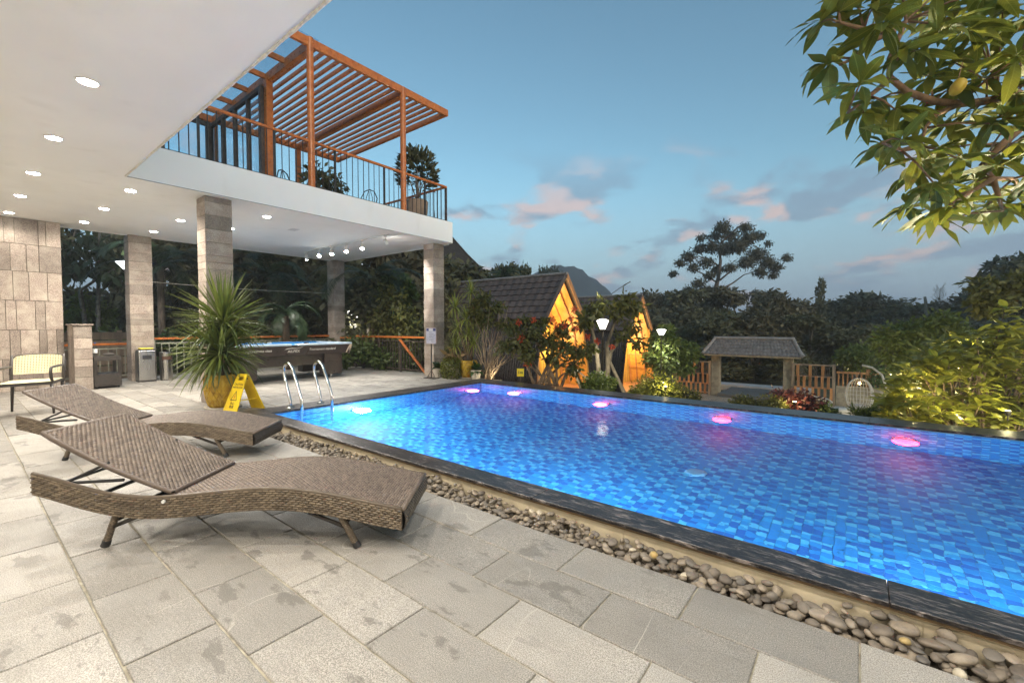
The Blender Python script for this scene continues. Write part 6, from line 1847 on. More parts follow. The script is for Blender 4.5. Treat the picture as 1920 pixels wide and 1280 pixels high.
def palm(label, px, py, d, n, meshes, s, trunk=True, seed=1):
    c = at(px, py, d); g = hz(c.x, c.y); t = thing('palm_tree', label, 'palm tree', (c.x, c.y, g), 0, 'palms behind the terrace'); rr = random.Random(seed); H = c.z-g
    if trunk:
        m = MB(); m.tube([(0, 0, 0), (.04, 0, H*.5), (0, 0, H)], [.13, .10, .09], 8); m.build('trunk', BARK, t, smooth=True)
    for i in range(n):
        o = link('frond', rr.choice(meshes), t); o.location = (0, 0, H); a = i*2.399+rr.uniform(-.2, .2); el = rr.uniform(-.5, .5)
        o.rotation_euler = Euler((0, el, a)); o.scale = (s*rr.uniform(.85, 1.1),)*3
palm('dark palm with spiky fronds behind the pool table', 505, 520, 14.5, 15, [FR_A, FR_B], .95, True, 1)
palm('dark palm under the balcony edge right of the far pillar', 700, 530, 15, 15, [FR_A, FR_B], 1.0, True, 2)
palm('dark palm behind the tall near pillar', 400, 510, 14, 14, [FR_A, FR_B], .95, True, 3)
palm('palm with fan of fronds showing over the cabin ridge', 945, 520, 24, 15, [FR_A, FR_B], .7, True, 4)
palm('low bright green palm with drooping fronds behind the pool table', 535, 592, 12.3, 15, [FR_L], .82, True, 5)
palm('low palm behind the washing line right of the bins pillar', 300, 500, 13.5, 12, [FR_A, FR_B], .9, True, 6)

# ------------------------------------------------ shrubs and small trees
def blobs_px(lst, origin):
    out = []
    for x, y, d, r in lst:
        R = r/826*d; out.append((at(x, y, d)-Vector(origin), (R, R, R*.85), R*R))
    return out
def px_plant(name, label, cat, base, lst, n, size, mat, seed, stems=(), sr=.025, bark=None, group=None, aspect=.45, droop=.3, shell=.6):
    bx, by, bd = base; b = at(bx, by, bd); g = hz(b.x, b.y); o = (b.x, b.y, g)
    st = [[Vector((0, 0, -.03))] + [at(x, y, d)-Vector(o) for x, y, d in s] for s in stems]
    return plant(name, label, cat, o, blobs_px(lst, o), n, size, mat, seed, st, sr, bark, group, aspect, droop, shell)
# left side
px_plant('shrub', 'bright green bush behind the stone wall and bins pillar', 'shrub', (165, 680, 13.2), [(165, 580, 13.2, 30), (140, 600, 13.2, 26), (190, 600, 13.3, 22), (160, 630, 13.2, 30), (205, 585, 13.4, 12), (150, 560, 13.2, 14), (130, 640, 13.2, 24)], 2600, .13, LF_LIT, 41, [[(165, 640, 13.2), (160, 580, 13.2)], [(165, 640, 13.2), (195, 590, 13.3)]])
px_plant('shrub', 'broad leaved green plants behind the short left railing', 'shrub', (205, 690, 12.6), [(190, 650, 12.6, 20), (215, 640, 12.6, 22), (225, 665, 12.5, 20), (180, 675, 12.6, 18)], 320, .34, LF_MID, 42, [], aspect=.36)
px_plant('shrub', 'green undergrowth along the railing behind the bins', 'shrub', (320, 680, 13.2), [(300, 640, 13.3, 16), (330, 630, 13.4, 18), (345, 665, 13.2, 22), (315, 680, 13.2, 20), (280, 640, 13.4, 12)], 1500, .13, LF_MID, 43)
px_plant('shrub', 'green undergrowth below the pool table railing', 'shrub', (480, 670, 14), [(430, 640, 14, 24), (470, 650, 14, 24), (520, 640, 14, 22), (570, 650, 14, 22)], 1600, .16, LF_MID, 44)
px_plant('bush', 'yellow green bush lit by the lamp behind the barred gate', 'bush', (735, 650, 12.6), [(735, 560, 12.8, 26), (755, 590, 12.7, 26), (715, 600, 12.8, 24), (770, 615, 12.6, 22), (740, 630, 12.6, 30), (700, 640, 12.7, 24), (760, 650, 12.6, 26), (725, 545, 12.9, 16)], 3000, .14, LF_OLV, 45, [[(740, 610, 12.7), (735, 560, 12.8)]])
px_plant('bush', 'round leaved bush high behind the gate lamp', 'bush', (735, 660, 14.5), [(715, 560, 14.5, 20), (745, 535, 14.5, 24), (760, 550, 14.5, 18), (690, 575, 14.5, 20), (730, 580, 14.5, 26)], 900, .26, LF_MID, 46, [[(735, 610, 14.5), (740, 560, 14.5)]], aspect=.8)
px_plant('shrub', 'dark green shrubs beneath the gate lamp outside the gate', 'shrub', (680, 690, 12.2), [(660, 650, 12.3, 22), (690, 660, 12.2, 24), (720, 672, 12.2, 24), (760, 678, 12.2, 22), (645, 670, 12.3, 20)], 1700, .14, LF_MID, 47)
def leafy_twigs():
    px_plant('tree', 'broad leaved tree with hanging leaves left of the bins pillar', 'tree', (180, 650, 12.9), [(150, 500, 12.6, 22), (185, 495, 12.7, 22), (205, 515, 12.6, 18), (140, 470, 12.8, 20), (165, 450, 12.8, 22), (195, 470, 12.8, 22), (130, 510, 12.6, 14)], 420, .30, leafmat('pale_hanging_leaf', (.03, .05, .022), (.11, .14, .06), .5, .3, 2), 48, [[(184, 560, 13), (186, 480, 13), (187, 400, 13)], [(150, 545, 12.8), (190, 518, 12.7), (215, 505, 12.7)]], .07, aspect=.42, droop=.9, shell=.95)
leafy_twigs()
# behind the pool, left to right
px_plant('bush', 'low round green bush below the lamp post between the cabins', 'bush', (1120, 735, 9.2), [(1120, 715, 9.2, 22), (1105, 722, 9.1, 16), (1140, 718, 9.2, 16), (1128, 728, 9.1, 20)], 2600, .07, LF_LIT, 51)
px_plant('bush', 'wide clipped green bush with a glowing spot light, left of the gate', 'bush', (1235, 745, 9.0), [(1235, 725, 9.0, 34), (1210, 728, 9.0, 24), (1262, 735, 9.0, 24), (1240, 742, 8.9, 30), (1195, 738, 8.9, 16)], 4200, .065, LF_YEL, 52)
px_plant('shrub', 'small wispy shrub at the right foot of the wide clipped bush', 'shrub', (1295, 748, 8.8), [(1290, 740, 8.8, 14), (1305, 742, 8.8, 9), (1278, 744, 8.8, 10)], 420, .07, LF_OLV, 53)
px_plant('shrub', 'left one of two low mounded shrubs behind the pool coping', 'shrub', (1395, 766, 8.2), [(1395, 757, 8.2, 20), (1378, 760, 8.2, 12), (1412, 760, 8.2, 14)], 1900, .055, LF_OLV, 54, group='low mounded shrubs')
px_plant('shrub', 'right one of two low mounded shrubs behind the pool coping', 'shrub', (1445, 770, 8.0), [(1445, 760, 8.0, 22), (1425, 764, 8.0, 12), (1465, 765, 8.0, 14)], 1900, .055, LF_OLV, 55, group='low mounded shrubs')
px_plant('shrub', 'dark red leaved shrub behind the pool coping', 'shrub', (1500, 775, 8.3), [(1465, 745, 8.4, 18), (1490, 750, 8.3, 24), (1520, 755, 8.2, 22), (1500, 768, 8.1, 26), (1475, 765, 8.2, 16), (1540, 768, 8.1, 14)], 2200, .085, LF_RED, 56)
px_plant('shrub', 'dark green low shrub between red shrub and the tub chair', 'shrub', (1545, 780, 8.0), [(1545, 770, 8.0, 16), (1560, 775, 8.0, 12)], 900, .06, LF_MID, 57)
px_plant('shrub', 'grassy dark green clump below the egg chair', 'shrub', (1650, 790, 7.6), [(1650, 782, 7.6, 22), (1680, 788, 7.6, 20), (1610, 778, 7.7, 14), (1630, 785, 7.6, 16)], 1500, .12, LF_MID, 58, aspect=.16, droop=-.5)
px_plant('tree', 'small multi stemmed tree with flat bright crown behind the egg chair', 'tree', (1605, 735, 17.5), [(1590, 665, 17.5, 18), (1615, 660, 17.5, 20), (1630, 672, 17.5, 14), (1580, 672, 17.6, 12), (1605, 675, 17.4, 18), (1598, 690, 17.5, 8), (1622, 690, 17.5, 8)], 3200, .13, LF_LIT, 59, [[(1602, 710, 17.5), (1590, 675, 17.5)], [(1604, 705, 17.5), (1605, 670, 17.5)], [(1606, 710, 17.5), (1622, 672, 17.5)], [(1610, 712, 17.4), (1628, 680, 17.5)]], .035)
px_plant('shrub', 'rounded cloud pruned shrub right of the multi stemmed tree', 'shrub', (1655, 735, 16.5), [(1652, 700, 16.5, 20), (1665, 712, 16.4, 20), (1640, 712, 16.5, 14)], 1600, .10, LF_MID, 60)
px_plant('tree', 'layered green tree behind the large right shrub', 'tree', (1720, 740, 11.5), [(1675, 630, 11.5, 28), (1710, 622, 11.5, 28), (1745, 612, 11.4, 24), (1650, 640, 11.6, 16), (1700, 660, 11.5, 26), (1735, 650, 11.4, 30), (1670, 668, 11.6, 16), (1700, 690, 11.4, 28), (1770, 600, 11.4, 22), (1790, 620, 11.3, 24)], 5200, .13, LF_LIT, 61, [[(1722, 690, 11.5), (1700, 640, 11.5)], [(1724, 690, 11.5), (1755, 625, 11.4)]], .05)
px_plant('tree', 'leafy bough of a taller tree above the large right shrub', 'tree', (1960, 720, 9.5), [(1850, 540, 9.6, 24), (1870, 560, 9.5, 22), (1840, 565, 9.6, 16), (1885, 535, 9.5, 18), (1910, 530, 9.4, 20), (1855, 580, 9.6, 18), (1935, 545, 9.4, 22), (1950, 520, 9.4, 24)], 2600, .15, LF_OLV, 62, [[(1962, 650, 9.5), (1950, 580, 9.5), (1915, 548, 9.4), (1870, 545, 9.5)]], .07)
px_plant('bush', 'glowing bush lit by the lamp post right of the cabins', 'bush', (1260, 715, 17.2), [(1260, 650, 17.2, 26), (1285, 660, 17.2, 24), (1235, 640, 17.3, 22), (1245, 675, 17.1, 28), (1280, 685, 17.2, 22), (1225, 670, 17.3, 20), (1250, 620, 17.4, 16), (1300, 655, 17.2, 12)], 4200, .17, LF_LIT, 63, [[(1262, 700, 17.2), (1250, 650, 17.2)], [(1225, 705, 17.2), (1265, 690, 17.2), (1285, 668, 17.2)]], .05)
# frangipani trees between the cabins
def frangi(label, base, stems, lst, n, seed, mat):
    px_plant('frangipani_tree', label, 'tree', base, lst, n, .20, mat, seed, stems, .075, plain('smooth_grey_bark_%d' % seed, (.22, .18, .115), (.15, .12, .08), 6, .85), aspect=.34, droop=.5, shell=.9)
frangi('forked tree with pale trunk in front of the second cabin', (1135, 735, 11.2), [[(1138, 700, 11.2), (1145, 660, 11.2), (1165, 632, 11.2), (1185, 600, 11.2)], [(1140, 690, 11.2), (1138, 650, 11.2), (1150, 610, 11.2), (1165, 590, 11.1)], [(1170, 735, 11.1), (1142, 675, 11.2), (1136, 640, 11.2)]],
       [(1165, 570, 11.1, 22), (1190, 575, 11.2, 20), (1185, 610, 11.2, 18), (1165, 630, 11.1, 16), (1195, 640, 11.2, 14), (1175, 560, 11.1, 16), (1150, 590, 11.1, 14)], 560, 71, LF_OLV)
frangi('forked tree with pale trunk left of the middle lamp post', (1118, 735, 10.8), [[(1122, 690, 10.8), (1118, 650, 10.8), (1108, 610, 10.8), (1102, 590, 10.8)], [(1075, 690, 10.8), (1110, 715, 10.8)]],
       [(1110, 580, 10.8, 18), (1130, 570, 10.8, 16), (1095, 600, 10.8, 16), (1120, 600, 10.8, 12)], 300, 72, LF_OLV)
# ixora with red flower heads
def ixora():
    b = at(1035, 735, 9.4); g = hz(b.x, b.y); o = Vector((b.x, b.y, g)); rr = random.Random(77); rg = np.random.RandomState(77)
    t = thing('flowering_shrub', 'large shrub with red flower heads in front of the nearer cabin', 'shrub', o)
    lst = [(1000, 625, 9.3, 22), (975, 640, 9.3, 22), (960, 610, 9.4, 16), (1030, 640, 9.3, 22), (1055, 620, 9.4, 18), (1060, 650, 9.3, 22), (1090, 660, 9.4, 20), (1075, 690, 9.4, 18), (985, 600, 9.4, 14), (945, 650, 9.4, 16), (1040, 670, 9.3, 18), (990, 665, 9.3, 18), (1110, 650, 9.5, 12), (1020, 605, 9.4, 12)]
    m = MB()
    for k, (x, y, d, r) in enumerate(lst):
        e = at(x, y, d)-o; b0 = at(rr.choice((1005, 1030, 1045, 1050)), 735, 9.4)-o; b0.z = 0; md = b0.lerp(e, .5)+Vector((rr.uniform(-.08, .08), 0, .08))
        m.tube([b0, b0.lerp(md, .5), md, md.lerp(e, .5), e], [.035, .03, .022, .014, .006], 6)
    m.build('stem', BARK, t, smooth=True)
    V, F, T = cloud(blobs_px(lst, o), 2600, .115, rg, .42, .85, .3); link('foliage', arr_mesh('foliage', V, F, LF_OLV, T), t)
    RD = leafmat('red_petal', (.50, .045, .015), (.62, .11, .03), .5, .3, 4)
    for x, y in ((1076, 580), (1070, 597), (1058, 612), (1102, 632), (1037, 600), (1000, 600), (972, 605), (980, 632), (976, 638), (1080, 615), (1147, 650), (1120, 640), (1044, 610), (990, 683)):
        c = at(x, y, 9.15+rr.uniform(0, .15))-o; V, F, T = cloud([(c, (.055, .055, .05), 1)], 46, .045, rg, .6, .5, .0); link('flower_head', arr_mesh('flower_head', V, F, RD, T), t)
ixora()
def bare_shrub():
    b = at(912, 712, 10.0); o = Vector((b.x, b.y, hz(b.x, b.y))); rr = random.Random(9); rg = np.random.RandomState(9)
    t = thing('twiggy_shrub', 'tall shrub with many bare tan stems beside the potted plants', 'shrub', o); lst = []
    for k in range(26):
        b0 = at(914+rr.uniform(-6, 8), 714, 10.0+rr.uniform(-.1, .1))-o; b0.z = 0; ex, ey = rr.uniform(880, 972), rr.uniform(568, 650)
        if k % 4 == 0: ex = rr.uniform(940, 975); ey = rr.uniform(620, 670)
        e = at(ex, ey, 10.0+rr.uniform(-.3, .3))-o; md = b0.lerp(e, .5)+Vector((rr.uniform(-.12, .12), rr.uniform(-.12, .12), .05))
        q = MB(); q.tube([b0, b0.lerp(md, .35)+Vector((rr.uniform(-.05, .05), rr.uniform(-.05, .05), 0)), b0.lerp(md, .7)+Vector((rr.uniform(-.04, .04), 0, 0)), md, md.lerp(e, .4)+Vector((rr.uniform(-.05, .05), rr.uniform(-.05, .05), 0)), e], [.016, .014, .012, .010, .007, .003], 6); q.build('stem', plain('tan_twig_%d' % k, (.36, .26, .17), (.24, .17, .11), 9, .85) if k == 0 else MATS['tan_twig_0'], t, smooth=True)
    lst = [(890, 580, 10.0, 16), (905, 562, 10.0, 18), (930, 578, 10.0, 18), (905, 590, 10.0, 16), (915, 600, 10.0, 14), (898, 605, 10.0, 12), (940, 610, 10.0, 12), (955, 620, 10.0, 10)]
    V, F, T = cloud(blobs_px(lst, o), 1700, .10, rg, .4, .9, .1); link('foliage', arr_mesh('foliage', V, F, LF_OLV, T), t)
bare_shrub()
# potted plants at the pool corner
def corner_pots():
    t = thing('potted_dracaena', 'tall many headed dracaena in a mustard pot at the pool corner', 'potted plant', (-7.12, 7.42, 0)); yellow_pot(t, .20, .42)
    b = wloc(t); rr = random.Random(15); m = MB(); heads = [(RGT.x*u+q*.1, RGT.y*u-q*.1, z) for u, z, q in ((.06, 1.98, 0), (-.31, 1.62, 1), (.19, 1.56, -1), (-.25, 1.14, 0), (.0, 1.0, 1), (-.31, .74, -1), (.31, 1.2, 0), (-.06, 1.36, 1), (.12, .8, 1))]
    for h in heads: m.tube([(h[0]*.1, h[1]*.1, .36), (h[0]*.5, h[1]*.5, .36+(h[2]-.36)*.55), h], [.03, .024, .018], 7)
    m.build('stem', BARK, t, smooth=True)
    D1 = leafmat('light_dracaena_leaf', (.15, .19, .028), (.34, .36, .065), .4, .25, 6, tone=False); D2 = leafmat('light_dracaena_leaf_mass', (.15, .19, .028), (.34, .36, .065), .4, .25, 6)
    LS = LeafSet(t, [blade(.42, .022, a, .3, 5) for a in (.3, .8, 1.4, 2.0)], D1, D2)
    for h in heads:
        for i in range(58):
            u = i/58; el = 1.4-1.75*u+rr.uniform(-.15, .15); a = i*2.4; d = Vector((cos(a)*cos(el), sin(a)*cos(el), sin(el))); LS.add(b+Vector(h), d, rr.uniform(.75, 1.1), rr.uniform(-.4, .4), min(3, int(u*3.5+rr.random()*.8)))
    LS.flush(290)
    # trailing plant
    t = thing('trailing_plant', 'yellow green trailing plant spilling over a bowl at the pool corner', 'potted plant', (-7.42, 7.18, 0)); m = MB()
    m.lathe([(.12, 0), (.16, .02), (.19, .30), (.20, .34), (.17, .34)], 20); m.build('bowl', plain('pale_bowl', (.45, .40, .30), (.36, .32, .24), 8, .7), t, smooth=True)
    rg = np.random.RandomState(3); V, F, T = cloud([((0, 0, .36), (.24, .24, .14), 2), ((.05, -.12, .22), (.17, .14, .24), 2), ((-.1, -.1, .2), (.14, .14, .22), 1.4), ((.16, -.02, .2), (.12, .14, .2), 1)], 2200, .045, rg, .7, .4, .6); link('foliage', arr_mesh('foliage', V, F, LF_YEL, T), t)
    V, F, T = cloud([((-.02, .1, .52), (.22, .2, .10), 1)], 60, .22, rg, .3, .9, .2); link('tall_leaf_cluster', arr_mesh('tall_leaf_cluster', V, F, leafmat('croton_leaf', (.16, .12, .04), (.36, .22, .10), .5, .3, 4), T), t)
    for x, y, lb in ((-7.82, 7.10, 'small white fluted pot with a dark leafy plant beside the notice'), (-6.78, 7.30, 'white fluted pot with a peace lily right of the tall dracaena')):
        t = thing('flower_pot', lb, 'potted plant', (x, y, 0), 0, 'white fluted pots at the pool corner'); m = MB(); n = 24
        vs = []
        for z, r in ((0, .085), (.02, .09), (.19, .115), (.22, .125), (.22, .105)):
            for k in range(n): rr_ = r*(1+(.035 if k % 2 else -.02)*(z < .21)); vs.append((rr_*cos(2*pi*k/n), rr_*sin(2*pi*k/n), z))
        m.add(vs, [(i*n+k, i*n+(k+1) % n, (i+1)*n+(k+1) % n, (i+1)*n+k) for i in range(4) for k in range(n)] + [tuple(range(n-1, -1, -1)), tuple(range(4*n, 5*n))]); m.build('pot', plain('fluted_pot_%d' % len(MATS), (.58, .52, .44), (.46, .41, .34), 8, .6), t)
        L2_ = LeafSet(t, [oval(.22, .075, a, .2, 6) for a in (.4, .9, 1.3)], leafmat('lily_leaf_%d' % len(MATS), (.02, .05, .012), (.06, .11, .025), .35, .2, 5, tone=False), LF_MID)
        rr = random.Random(int(-x*10))
        for i in range(40):
            el = rr.uniform(.1, 1.4); a = i*2.4; L2_.add(Vector((x, y, .20)), Vector((cos(a)*cos(el), sin(a)*cos(el), sin(el))), rr.uniform(.8, 1.3), 0)
        L2_.flush(60)
corner_pots()

# ------------------------------------------------ large shrub at the right, broad leaves singly built
def right_shrub():
    b = at(1800, 760, 6.4); o = Vector((b.x, b.y, hz(b.x, b.y))); rr = random.Random(33)
    t = thing('large_shrub', 'large broad leaved yellow green shrub behind the pool at the right', 'shrub', o)
    S1 = leafmat_rib('broad_leaf', (.09, .115, .016), (.34, .32, .045), (.44, .42, .10), .42, .38, (.45, .44, .05)); S2 = leafmat('broad_leaf_mass', (.09, .115, .016), (.34, .32, .045), .42, .38, 3, tcol=(.28, .28, .03))
    LS = LeafSet(t, [oval(.235, .085, a, .22, 6, .15) for a in (.2, .6, 1.0, 1.4)], S1, S2)
    tips = []
    for k in range(400):
        x = rr.uniform(1655, 1985); top_ = 735-(x-1650)*.75 if x < 1790 else 632-(x-1790)*.10
        top_ += rr.uniform(-12, 16); y = top_ + (805-top_)*rr.random()**1.25
        d = 5.6 + rr.uniform(0, 1.5) + (805-y)*.0035; p = at(x, y, d)
        if p.y < 7.0: p.y = 7.0+rr.random()*.25
        tips.append(p)
    for y in range(585, 660, 14): tips.append(at(1880+rr.uniform(-6, 6), y, 6.3))     # upright shoot
    m = MB()
    for k, p in enumerate(tips):
        q = p-o
        if k % 4 == 0:
            b0 = Vector((q.x*.35+rr.uniform(-.3, .3), q.y*.25+rr.uniform(-.1, .2), 0)); md = b0.lerp(q, .55)+Vector((0, 0, .1)); m.tube([b0, md, q], [.018, .012, .005], 5)
        ax = Vector((rr.uniform(-.4, .4), -.25+rr.uniform(-.35, .35), .9)).normalized()
        n = rr.randint(6, 9)
        for i in range(n):
            a = i*2.4+rr.random(); el = rr.uniform(-.25, .75); dd = Vector((cos(a)*cos(el), sin(a)*cos(el), sin(el))) + ax*.25
            LS.add(p+ax*rr.uniform(-.06, .05), dd, rr.uniform(.7, 1.15), rr.uniform(-.5, .5))
    m.build('stem', BARK, t, smooth=True); LS.flush(300)
right_shrub()

# ------------------------------------------------ mango boughs hanging in from the right
def mango():
    o = Vector((5.2, 8.0, hz(5.2, 8.0))); rr = random.Random(44)
    t = thing('mango_tree', 'mango tree boughs with long leaves hanging in at the upper right', 'tree', o)
    M1 = leafmat_rib('mango_leaf', (.065, .10, .014), (.30, .29, .036), (.42, .40, .08), .5, .38, (.45, .45, .05)); M2 = leafmat('mango_leaf_mass', (.065, .10, .014), (.30, .29, .036), .5, .38, 2.2, tcol=(.26, .27, .03))
    LS = LeafSet(t, [oval(.275, .080, a, .16, 8, .2) for a in (.15, .45, .8, 1.15)], M1, M2)
    BR = plain('mango_bark', (.30, .175, .095), (.19, .11, .06), 16, .8, bump=.6, bscale=50)
    br = [[(1975, 215, 3.5), (1905, 175, 3.45), (1850, 190, 3.4), (1800, 195, 3.35), (1750, 190, 3.3), (1700, 172, 3.25), (1668, 145, 3.2), (1668, 110, 3.2), (1690, 60, 3.2), (1698, 40, 3.2)],
          [(1800, 195, 3.35), (1755, 215, 3.3), (1735, 240, 3.25), (1726, 274, 3.2)],
          [(1975, 215, 3.5), (1920, 235, 3.4), (1880, 270, 3.35), (1842, 310, 3.3), (1862, 335, 3.3), (1900, 335, 3.3)],
          [(1668, 150, 3.2), (1630, 180, 3.15), (1590, 212, 3.1)], [(1675, 60, 3.2), (1640, 75, 3.15), (1600, 110, 3.1), (1575, 122, 3.05)], [(1675, 62, 3.2), (1620, 55, 3.1), (1575, 42, 3.05)],
          [(1862, 335, 3.3), (1820, 360, 3.25), (1770, 392, 3.2)], [(1862, 335, 3.3), (1880, 395, 3.25)], [(1726, 274, 3.2), (1690, 282, 3.15), (1655, 268, 3.1)], [(1920, 235, 3.4), (1900, 190, 3.45), (1870, 170, 3.4)]]
    m = MB(); knots = []
    m.tube([Vector((0, 0, -.1)), Vector((-.3, -.3, 1.6)), at(2120, 300, 3.9)-o, at(1975, 215, 3.5)-o], [.16, .12, .07, .04], 10)
    for k, bb in enumerate(br):
        pts = [at(*q)-o for q in bb]; r0 = .034 if k in (0, 2) else .021
        m.tube(pts, [r0*(1-.6*i/(len(pts)-1)) for i in range(len(pts))], 8)
        knots += [p+o for p in pts]
    ros = [(1540,42),(1572,22),(1635,18),(1655,48),(1556,118),(1600,92),(1612,160),(1690,100),(1722,95),(1700,18),(1760,28),(1830,18),(1880,22),(1790,118),(1860,112),(1905,110),(1838,80),(1618,212),(1642,190),(1682,208),(1742,150),
           (1792,165),(1690,262),(1660,272),(1722,302),(1762,282),(1822,215),(1862,232),(1905,182),(1902,272),(1716,325),(1752,345),(1702,388),(1745,396),(1790,388),(1762,415),(1850,388),(1890,388),(1908,350),(1830,342),(1800,300),(1872,302),
           (1782,232),(1925,58),(1950,150),(1960,330),(1950,240),(1975,100),(1690,-20),(1780,-25),(1860,-20),(1600,-15),(1760,60),(1810,60),(1725,210),(1850,150),(1890,230)]
    for x, y in ros:
        d = 3.15+rr.uniform(-.2, .45); p = at(x, y, d); kn = min(knots, key=lambda q: (q-p).length)
        if (kn-p).length > .06:
            md = kn.lerp(p, .5)+Vector((0, 0, .02)); m.tube([kn-o, md-o, p-o], [.009, .007, .005], 6)
        ax = (p-kn).normalized()*.6 + Vector((0, 0, .15))
        n = rr.randint(11, 14)
        for i in range(n):
            a = i*2.4+rr.random()*.5; el = rr.uniform(-.8, .55); dd = Vector((cos(a)*cos(el), sin(a)*cos(el), sin(el)))+ax*.35
            LS.add(p+Vector((rr.uniform(-.012, .012), rr.uniform(-.012, .012), rr.uniform(-.01, .03))), dd, rr.uniform(.72, 1.12), rr.uniform(-.5, .5))
    m.build('branch', BR, t, smooth=True); LS.flush(300)
    c = at(1796, 163, 3.05)-o; q = MB(); q.lathe([(.001, -.058), (.02, -.052), (.036, -.03), (.042, 0), (.037, .03), (.022, .05), (.001, .056)], 18); fo = q.build('mango_fruit', plain('ripe_mango', (.62, .42, .05), (.55, .33, .035), 12, .4, bump=.2), t, smooth=True)
    fo.location = c; fo.rotation_euler = (.3, .5, 0)
    q = MB(); q.tube([c+Vector((0, 0, .05)), c+Vector((.02, 0, .16))], .003, 5); q.build('fruit_stalk', BR, t)
mango()

# ------------------------------------------------ balcony plants and wire chairs
def balcony_bits():
    t = thing('balcony_tree', 'round leafy tree in a tan pot at the balcony corner', 'potted plant', (-8.5, 7.08, 3.7)); m = MB()
    m.lathe([(.17, 0), (.22, .04), (.25, .30), (.26, .52), (.24, .55), (.21, .55)], 24); m.build('pot', plain('tan_pot', (.36, .25, .17), (.28, .19, .13), 6, .7), t, smooth=True)
    rr = random.Random(6); m = MB(); tips = []
    for k in range(9):
        e = Vector((rr.uniform(-.35, .35), rr.uniform(-.35, .35), rr.uniform(1.0, 1.7))); tips.append(e); m.tube([(0, 0, .5), (e.x*.3, e.y*.3, .85), e], [.02, .014, .005], 6)
    m.build('stem', BARKG, t, smooth=True); b = wloc(t)
    LS = LeafSet(t, [oval(.13, .06, a, .2, 5) for a in (.2, .6)], leafmat('balcony_leaf', (.022, .028, .012), (.07, .075, .03), .5, .2, 4, tone=False), LF_DK)
    for i in range(900):
        d = sphdir(rr, -.7, 1); r = rr.uniform(.6, 1); p = b+Vector((d.x*.50*r, d.y*.50*r, 1.22+d.z*.58*r)); dd = d+Vector((0, 0, .8)); LS.add(p, dd, rr.uniform(.7, 1.2), rr.uniform(-1, 1))
    LS.flush(290)
    px = plant('balcony_shrub', 'low dark leafy plant just behind the balcony edge', 'potted plant', (-8.45, 4.55, 3.7), [((0, 0, .45), (.32, .3, .22), 2), ((.1, .3, .35), (.2, .22, .18), 1)], 420, .12, LF_DK, 91, [[(0, 0, .1), (0, 0, .4)]], .02, droop=.4)
    m = MB(); m.lathe([(.12, 0), (.16, .2), (.15, .22)], 16); m.build('pot', plain('grey_pot', (.2, .19, .18), (.15, .14, .13), 6, .7), px, smooth=True)
    for x, y, rz, lb in ((-9.6, 4.62, .4, 'black wire chair behind the balcony railing left of the round post'), (-9.4, 6.25, -.9, 'black wire chair with looped back right of the middle of the balcony')):
        t = thing('wire_chair', lb, 'chair', (x, y, 3.7), rz, 'black wire chairs on the balcony'); m = MB()
        m.tube([(.22*cos(a), .22*sin(a), .45) for a in [2*pi*i/24 for i in range(25)]], .011, 6); m.build('seat_ring', BLACK, t, smooth=True)
        q = MB(); q.lathe([(.215, .44), (.215, .452), (.001, .452)], 20); q.build('seat', BLACK, t)
        q = MB(); q.tube([(-.2, -.17, .45), (-.25, -.2, .65), (-.28, -.12, .83), (-.29, 0, .88), (-.28, .12, .83), (-.25, .2, .65), (-.2, .17, .45)], .013, 6); q.build('back_loop', BLACK, t, smooth=True)
        q = MB(); q.tube([(-.22, -.07, .45), (-.27, -.08, .66), (-.29, -.02, .85)], .008, 5); q.build('back_scroll', BLACK, t); q = MB(); q.tube([(-.22, .07, .45), (-.27, .08, .66), (-.29, .02, .85)], .008, 5); q.build('back_scroll', BLACK, t)
        for a in (.6, 2.2, 3.9, 5.5):
            q = MB(); q.tube([(.19*cos(a), .19*sin(a), .44), (.24*cos(a), .24*sin(a), 0)], .011, 6); q.build('leg', BLACK, t)
balcony_bits()

# ------------------------------------------------ garden spike lights that make the shrubs glow
def spike(label, px, py, d, power, col=(1.0, .80, .35), es=12):
    p = at(px, py, d); g = min(p.z-.1, hz(p.x, p.y)+.02); t = thing('garden_spotlight', label, 'spot lamp', (p.x, p.y, g), 0, 'spike lights in the planting')
    H = p.z-g; m = MB(); m.tube([(0, 0, 0), (0, 0, max(.05, H-.05))], .008, 6); m.build('spike', DARKM, t)
    m = MB(); m.lathe([(.018, H-.06), (.03, H-.05), (.034, H-.005), (.03, H)], 12); m.build('housing', DARKM, t)
    m = MB(); m.lathe([(.029, H+.001), (.02, H+.008), (.001, H+.011)], 12); m.build('lens', emit('spike_glow_%d' % len(MATS), col, es), t)
    l = bpy.data.lights.new('spike_light', 'POINT'); l.energy = power; l.color = col; l.shadow_soft_size = .03; l.specular_factor = .1
    o = bpy.data.objects.new('spike_light', l); COL.objects.link(o); o.parent = t; o.location = (0, 0, H+.06)
spike('glowing spike light in the wide clipped bush', 1248, 724, 8.55, 9)
spike('glowing spike light in the dark red shrub', 1490, 753, 7.85, 7)
spike('spike light low in the large right shrub', 1708, 752, 6.3, 9)
spike('spike light glowing behind the left end of the large right shrub', 1672, 702, 9.4, 26)
spike('spike light under the multi stemmed tree', 1606, 720, 18.3, 26)
spike('spike light on the ground behind the large right shrub', 1800, 690, 7.6, 46, (1.0, .88, .40))
spike('added spike light brightening the front foot of the large right shrub', 1790, 778, 5.75, 4, (1.0, .88, .45), 4)  # added under the leaves to lift the shrub front
spike('added spike light brightening the right front foot of the large shrub', 1890, 770, 5.7, 4, (1.0, .88, .45), 4)  # second added fill for the shrub front
spike('spike light at the foot of the shrub with red flowers', 1020, 735, 8.9, 26, (1.0, .85, .55))
spike('added spike light brightening the plants by the pool corner', 938, 716, 9.7, 4, (1.0, .88, .6))  # added fill for the dark corner plants, no lamp known there
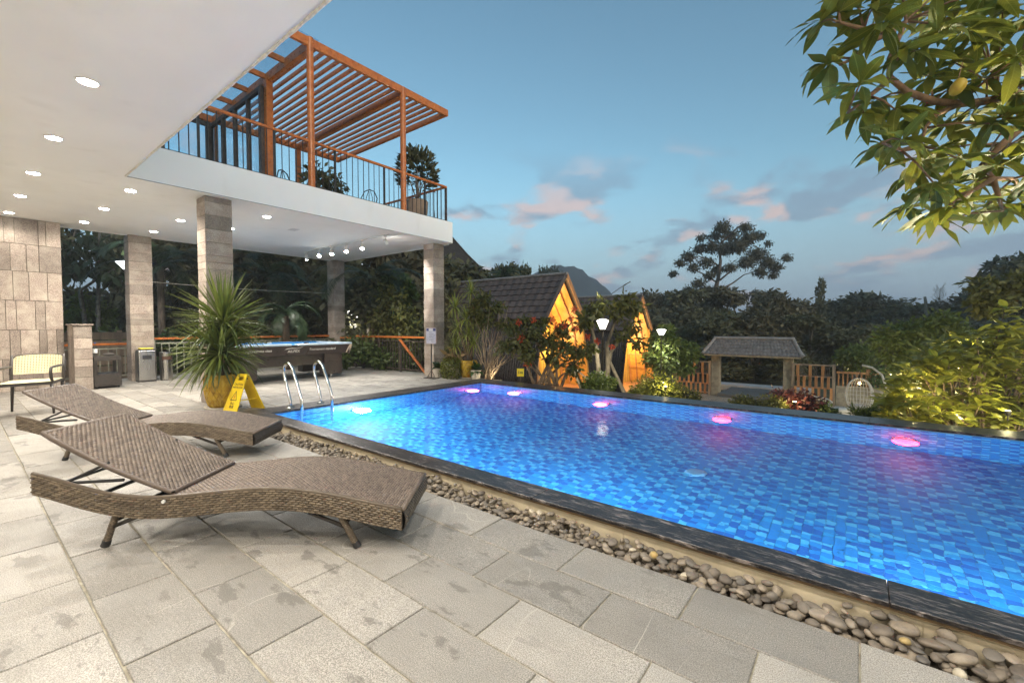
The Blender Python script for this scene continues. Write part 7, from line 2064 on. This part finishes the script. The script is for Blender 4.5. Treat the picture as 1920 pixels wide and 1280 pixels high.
def uplight():
    t = thing('garden_uplight', 'uplight at the foot of the mango tree outside the right edge', 'spot lamp', (2.6, 7.25, -.02), 0, 'spike lights in the planting')
    m = MB(); m.lathe([(.07, 0), (.07, .02), (.05, .03), (.055, .12), (.06, .13)], 16); m.build('housing', DARKM, t, smooth=True)
    m = MB(); m.lathe([(.056, .125), (.03, .135), (.001, .137)], 16); m.build('lens', emit('uplight_glow', (1, .9, .6), 8), t)
    l = bpy.data.lights.new('uplight_light', 'SPOT'); l.energy = 650; l.color = (1.0, .90, .62); l.spot_size = radians(110); l.spot_blend = .8; l.shadow_soft_size = .06
    o = bpy.data.objects.new('uplight_light', l); COL.objects.link(o); o.parent = t; o.location = (0, 0, .17)
    o.rotation_euler = (-(Vector((1.0, 4.9, 2.6))-Vector((2.6, 7.25, .15)))).to_track_quat('Z', 'Y').to_euler()
uplight()
def flood():  # unseen lamp added to brighten the large right shrub
    t = thing('added_floodlight', 'added unseen floodlight outside the right edge, brightening the large shrub', 'spot lamp', (3.3, 7.1, -.02), 0, 'spike lights in the planting')
    m = MB(); m.tube([(0, 0, 0), (0, 0, .22)], .01, 8); m.build('spike', DARKM, t)
    d = (Vector((1.2, 9.0, .75))-Vector((3.3, 7.1, .27))).normalized()
    m = MB(); m.tube([Vector((0, 0, .27))-d*.06, Vector((0, 0, .27))+d*.04], [.05, .065], 14); m.build('housing', DARKM, t)
    m = MB(); m.tube([Vector((0, 0, .27))+d*.041, Vector((0, 0, .27))+d*.046], [.058, .056], 14); m.build('lens', emit('flood_glow', (1, .93, .66), 8), t)
    l = bpy.data.lights.new('flood_light', 'SPOT'); l.energy = 170; l.color = (1.0, .92, .60); l.spot_size = radians(120); l.spot_blend = .8; l.shadow_soft_size = .08
    o = bpy.data.objects.new('flood_light', l); COL.objects.link(o); o.parent = t; o.location = Vector((0, 0, .27))+d*.07
    o.rotation_euler = (-d).to_track_quat('Z', 'Y').to_euler()
flood()

# ================================================================== evening haze that greys the far hill
def haze():
    m = MB(); m.box(-1560, 1560, -1560, 1560, -3.9, 64)
    g = NT('evening_haze'); v = g.n('ShaderNodeVolumePrincipled')
    g.set(v.inputs['Color'], (.80, .88, 1.0)); g.set(v.inputs['Density'], .0011); g.set(v.inputs['Anisotropy'], .0)
    o_ = g.n('ShaderNodeOutputMaterial'); g.t.links.new(v.outputs[0], o_.inputs['Volume'])
    o = m.build('haze', g.m); tag(o, kind='stuff')
haze()
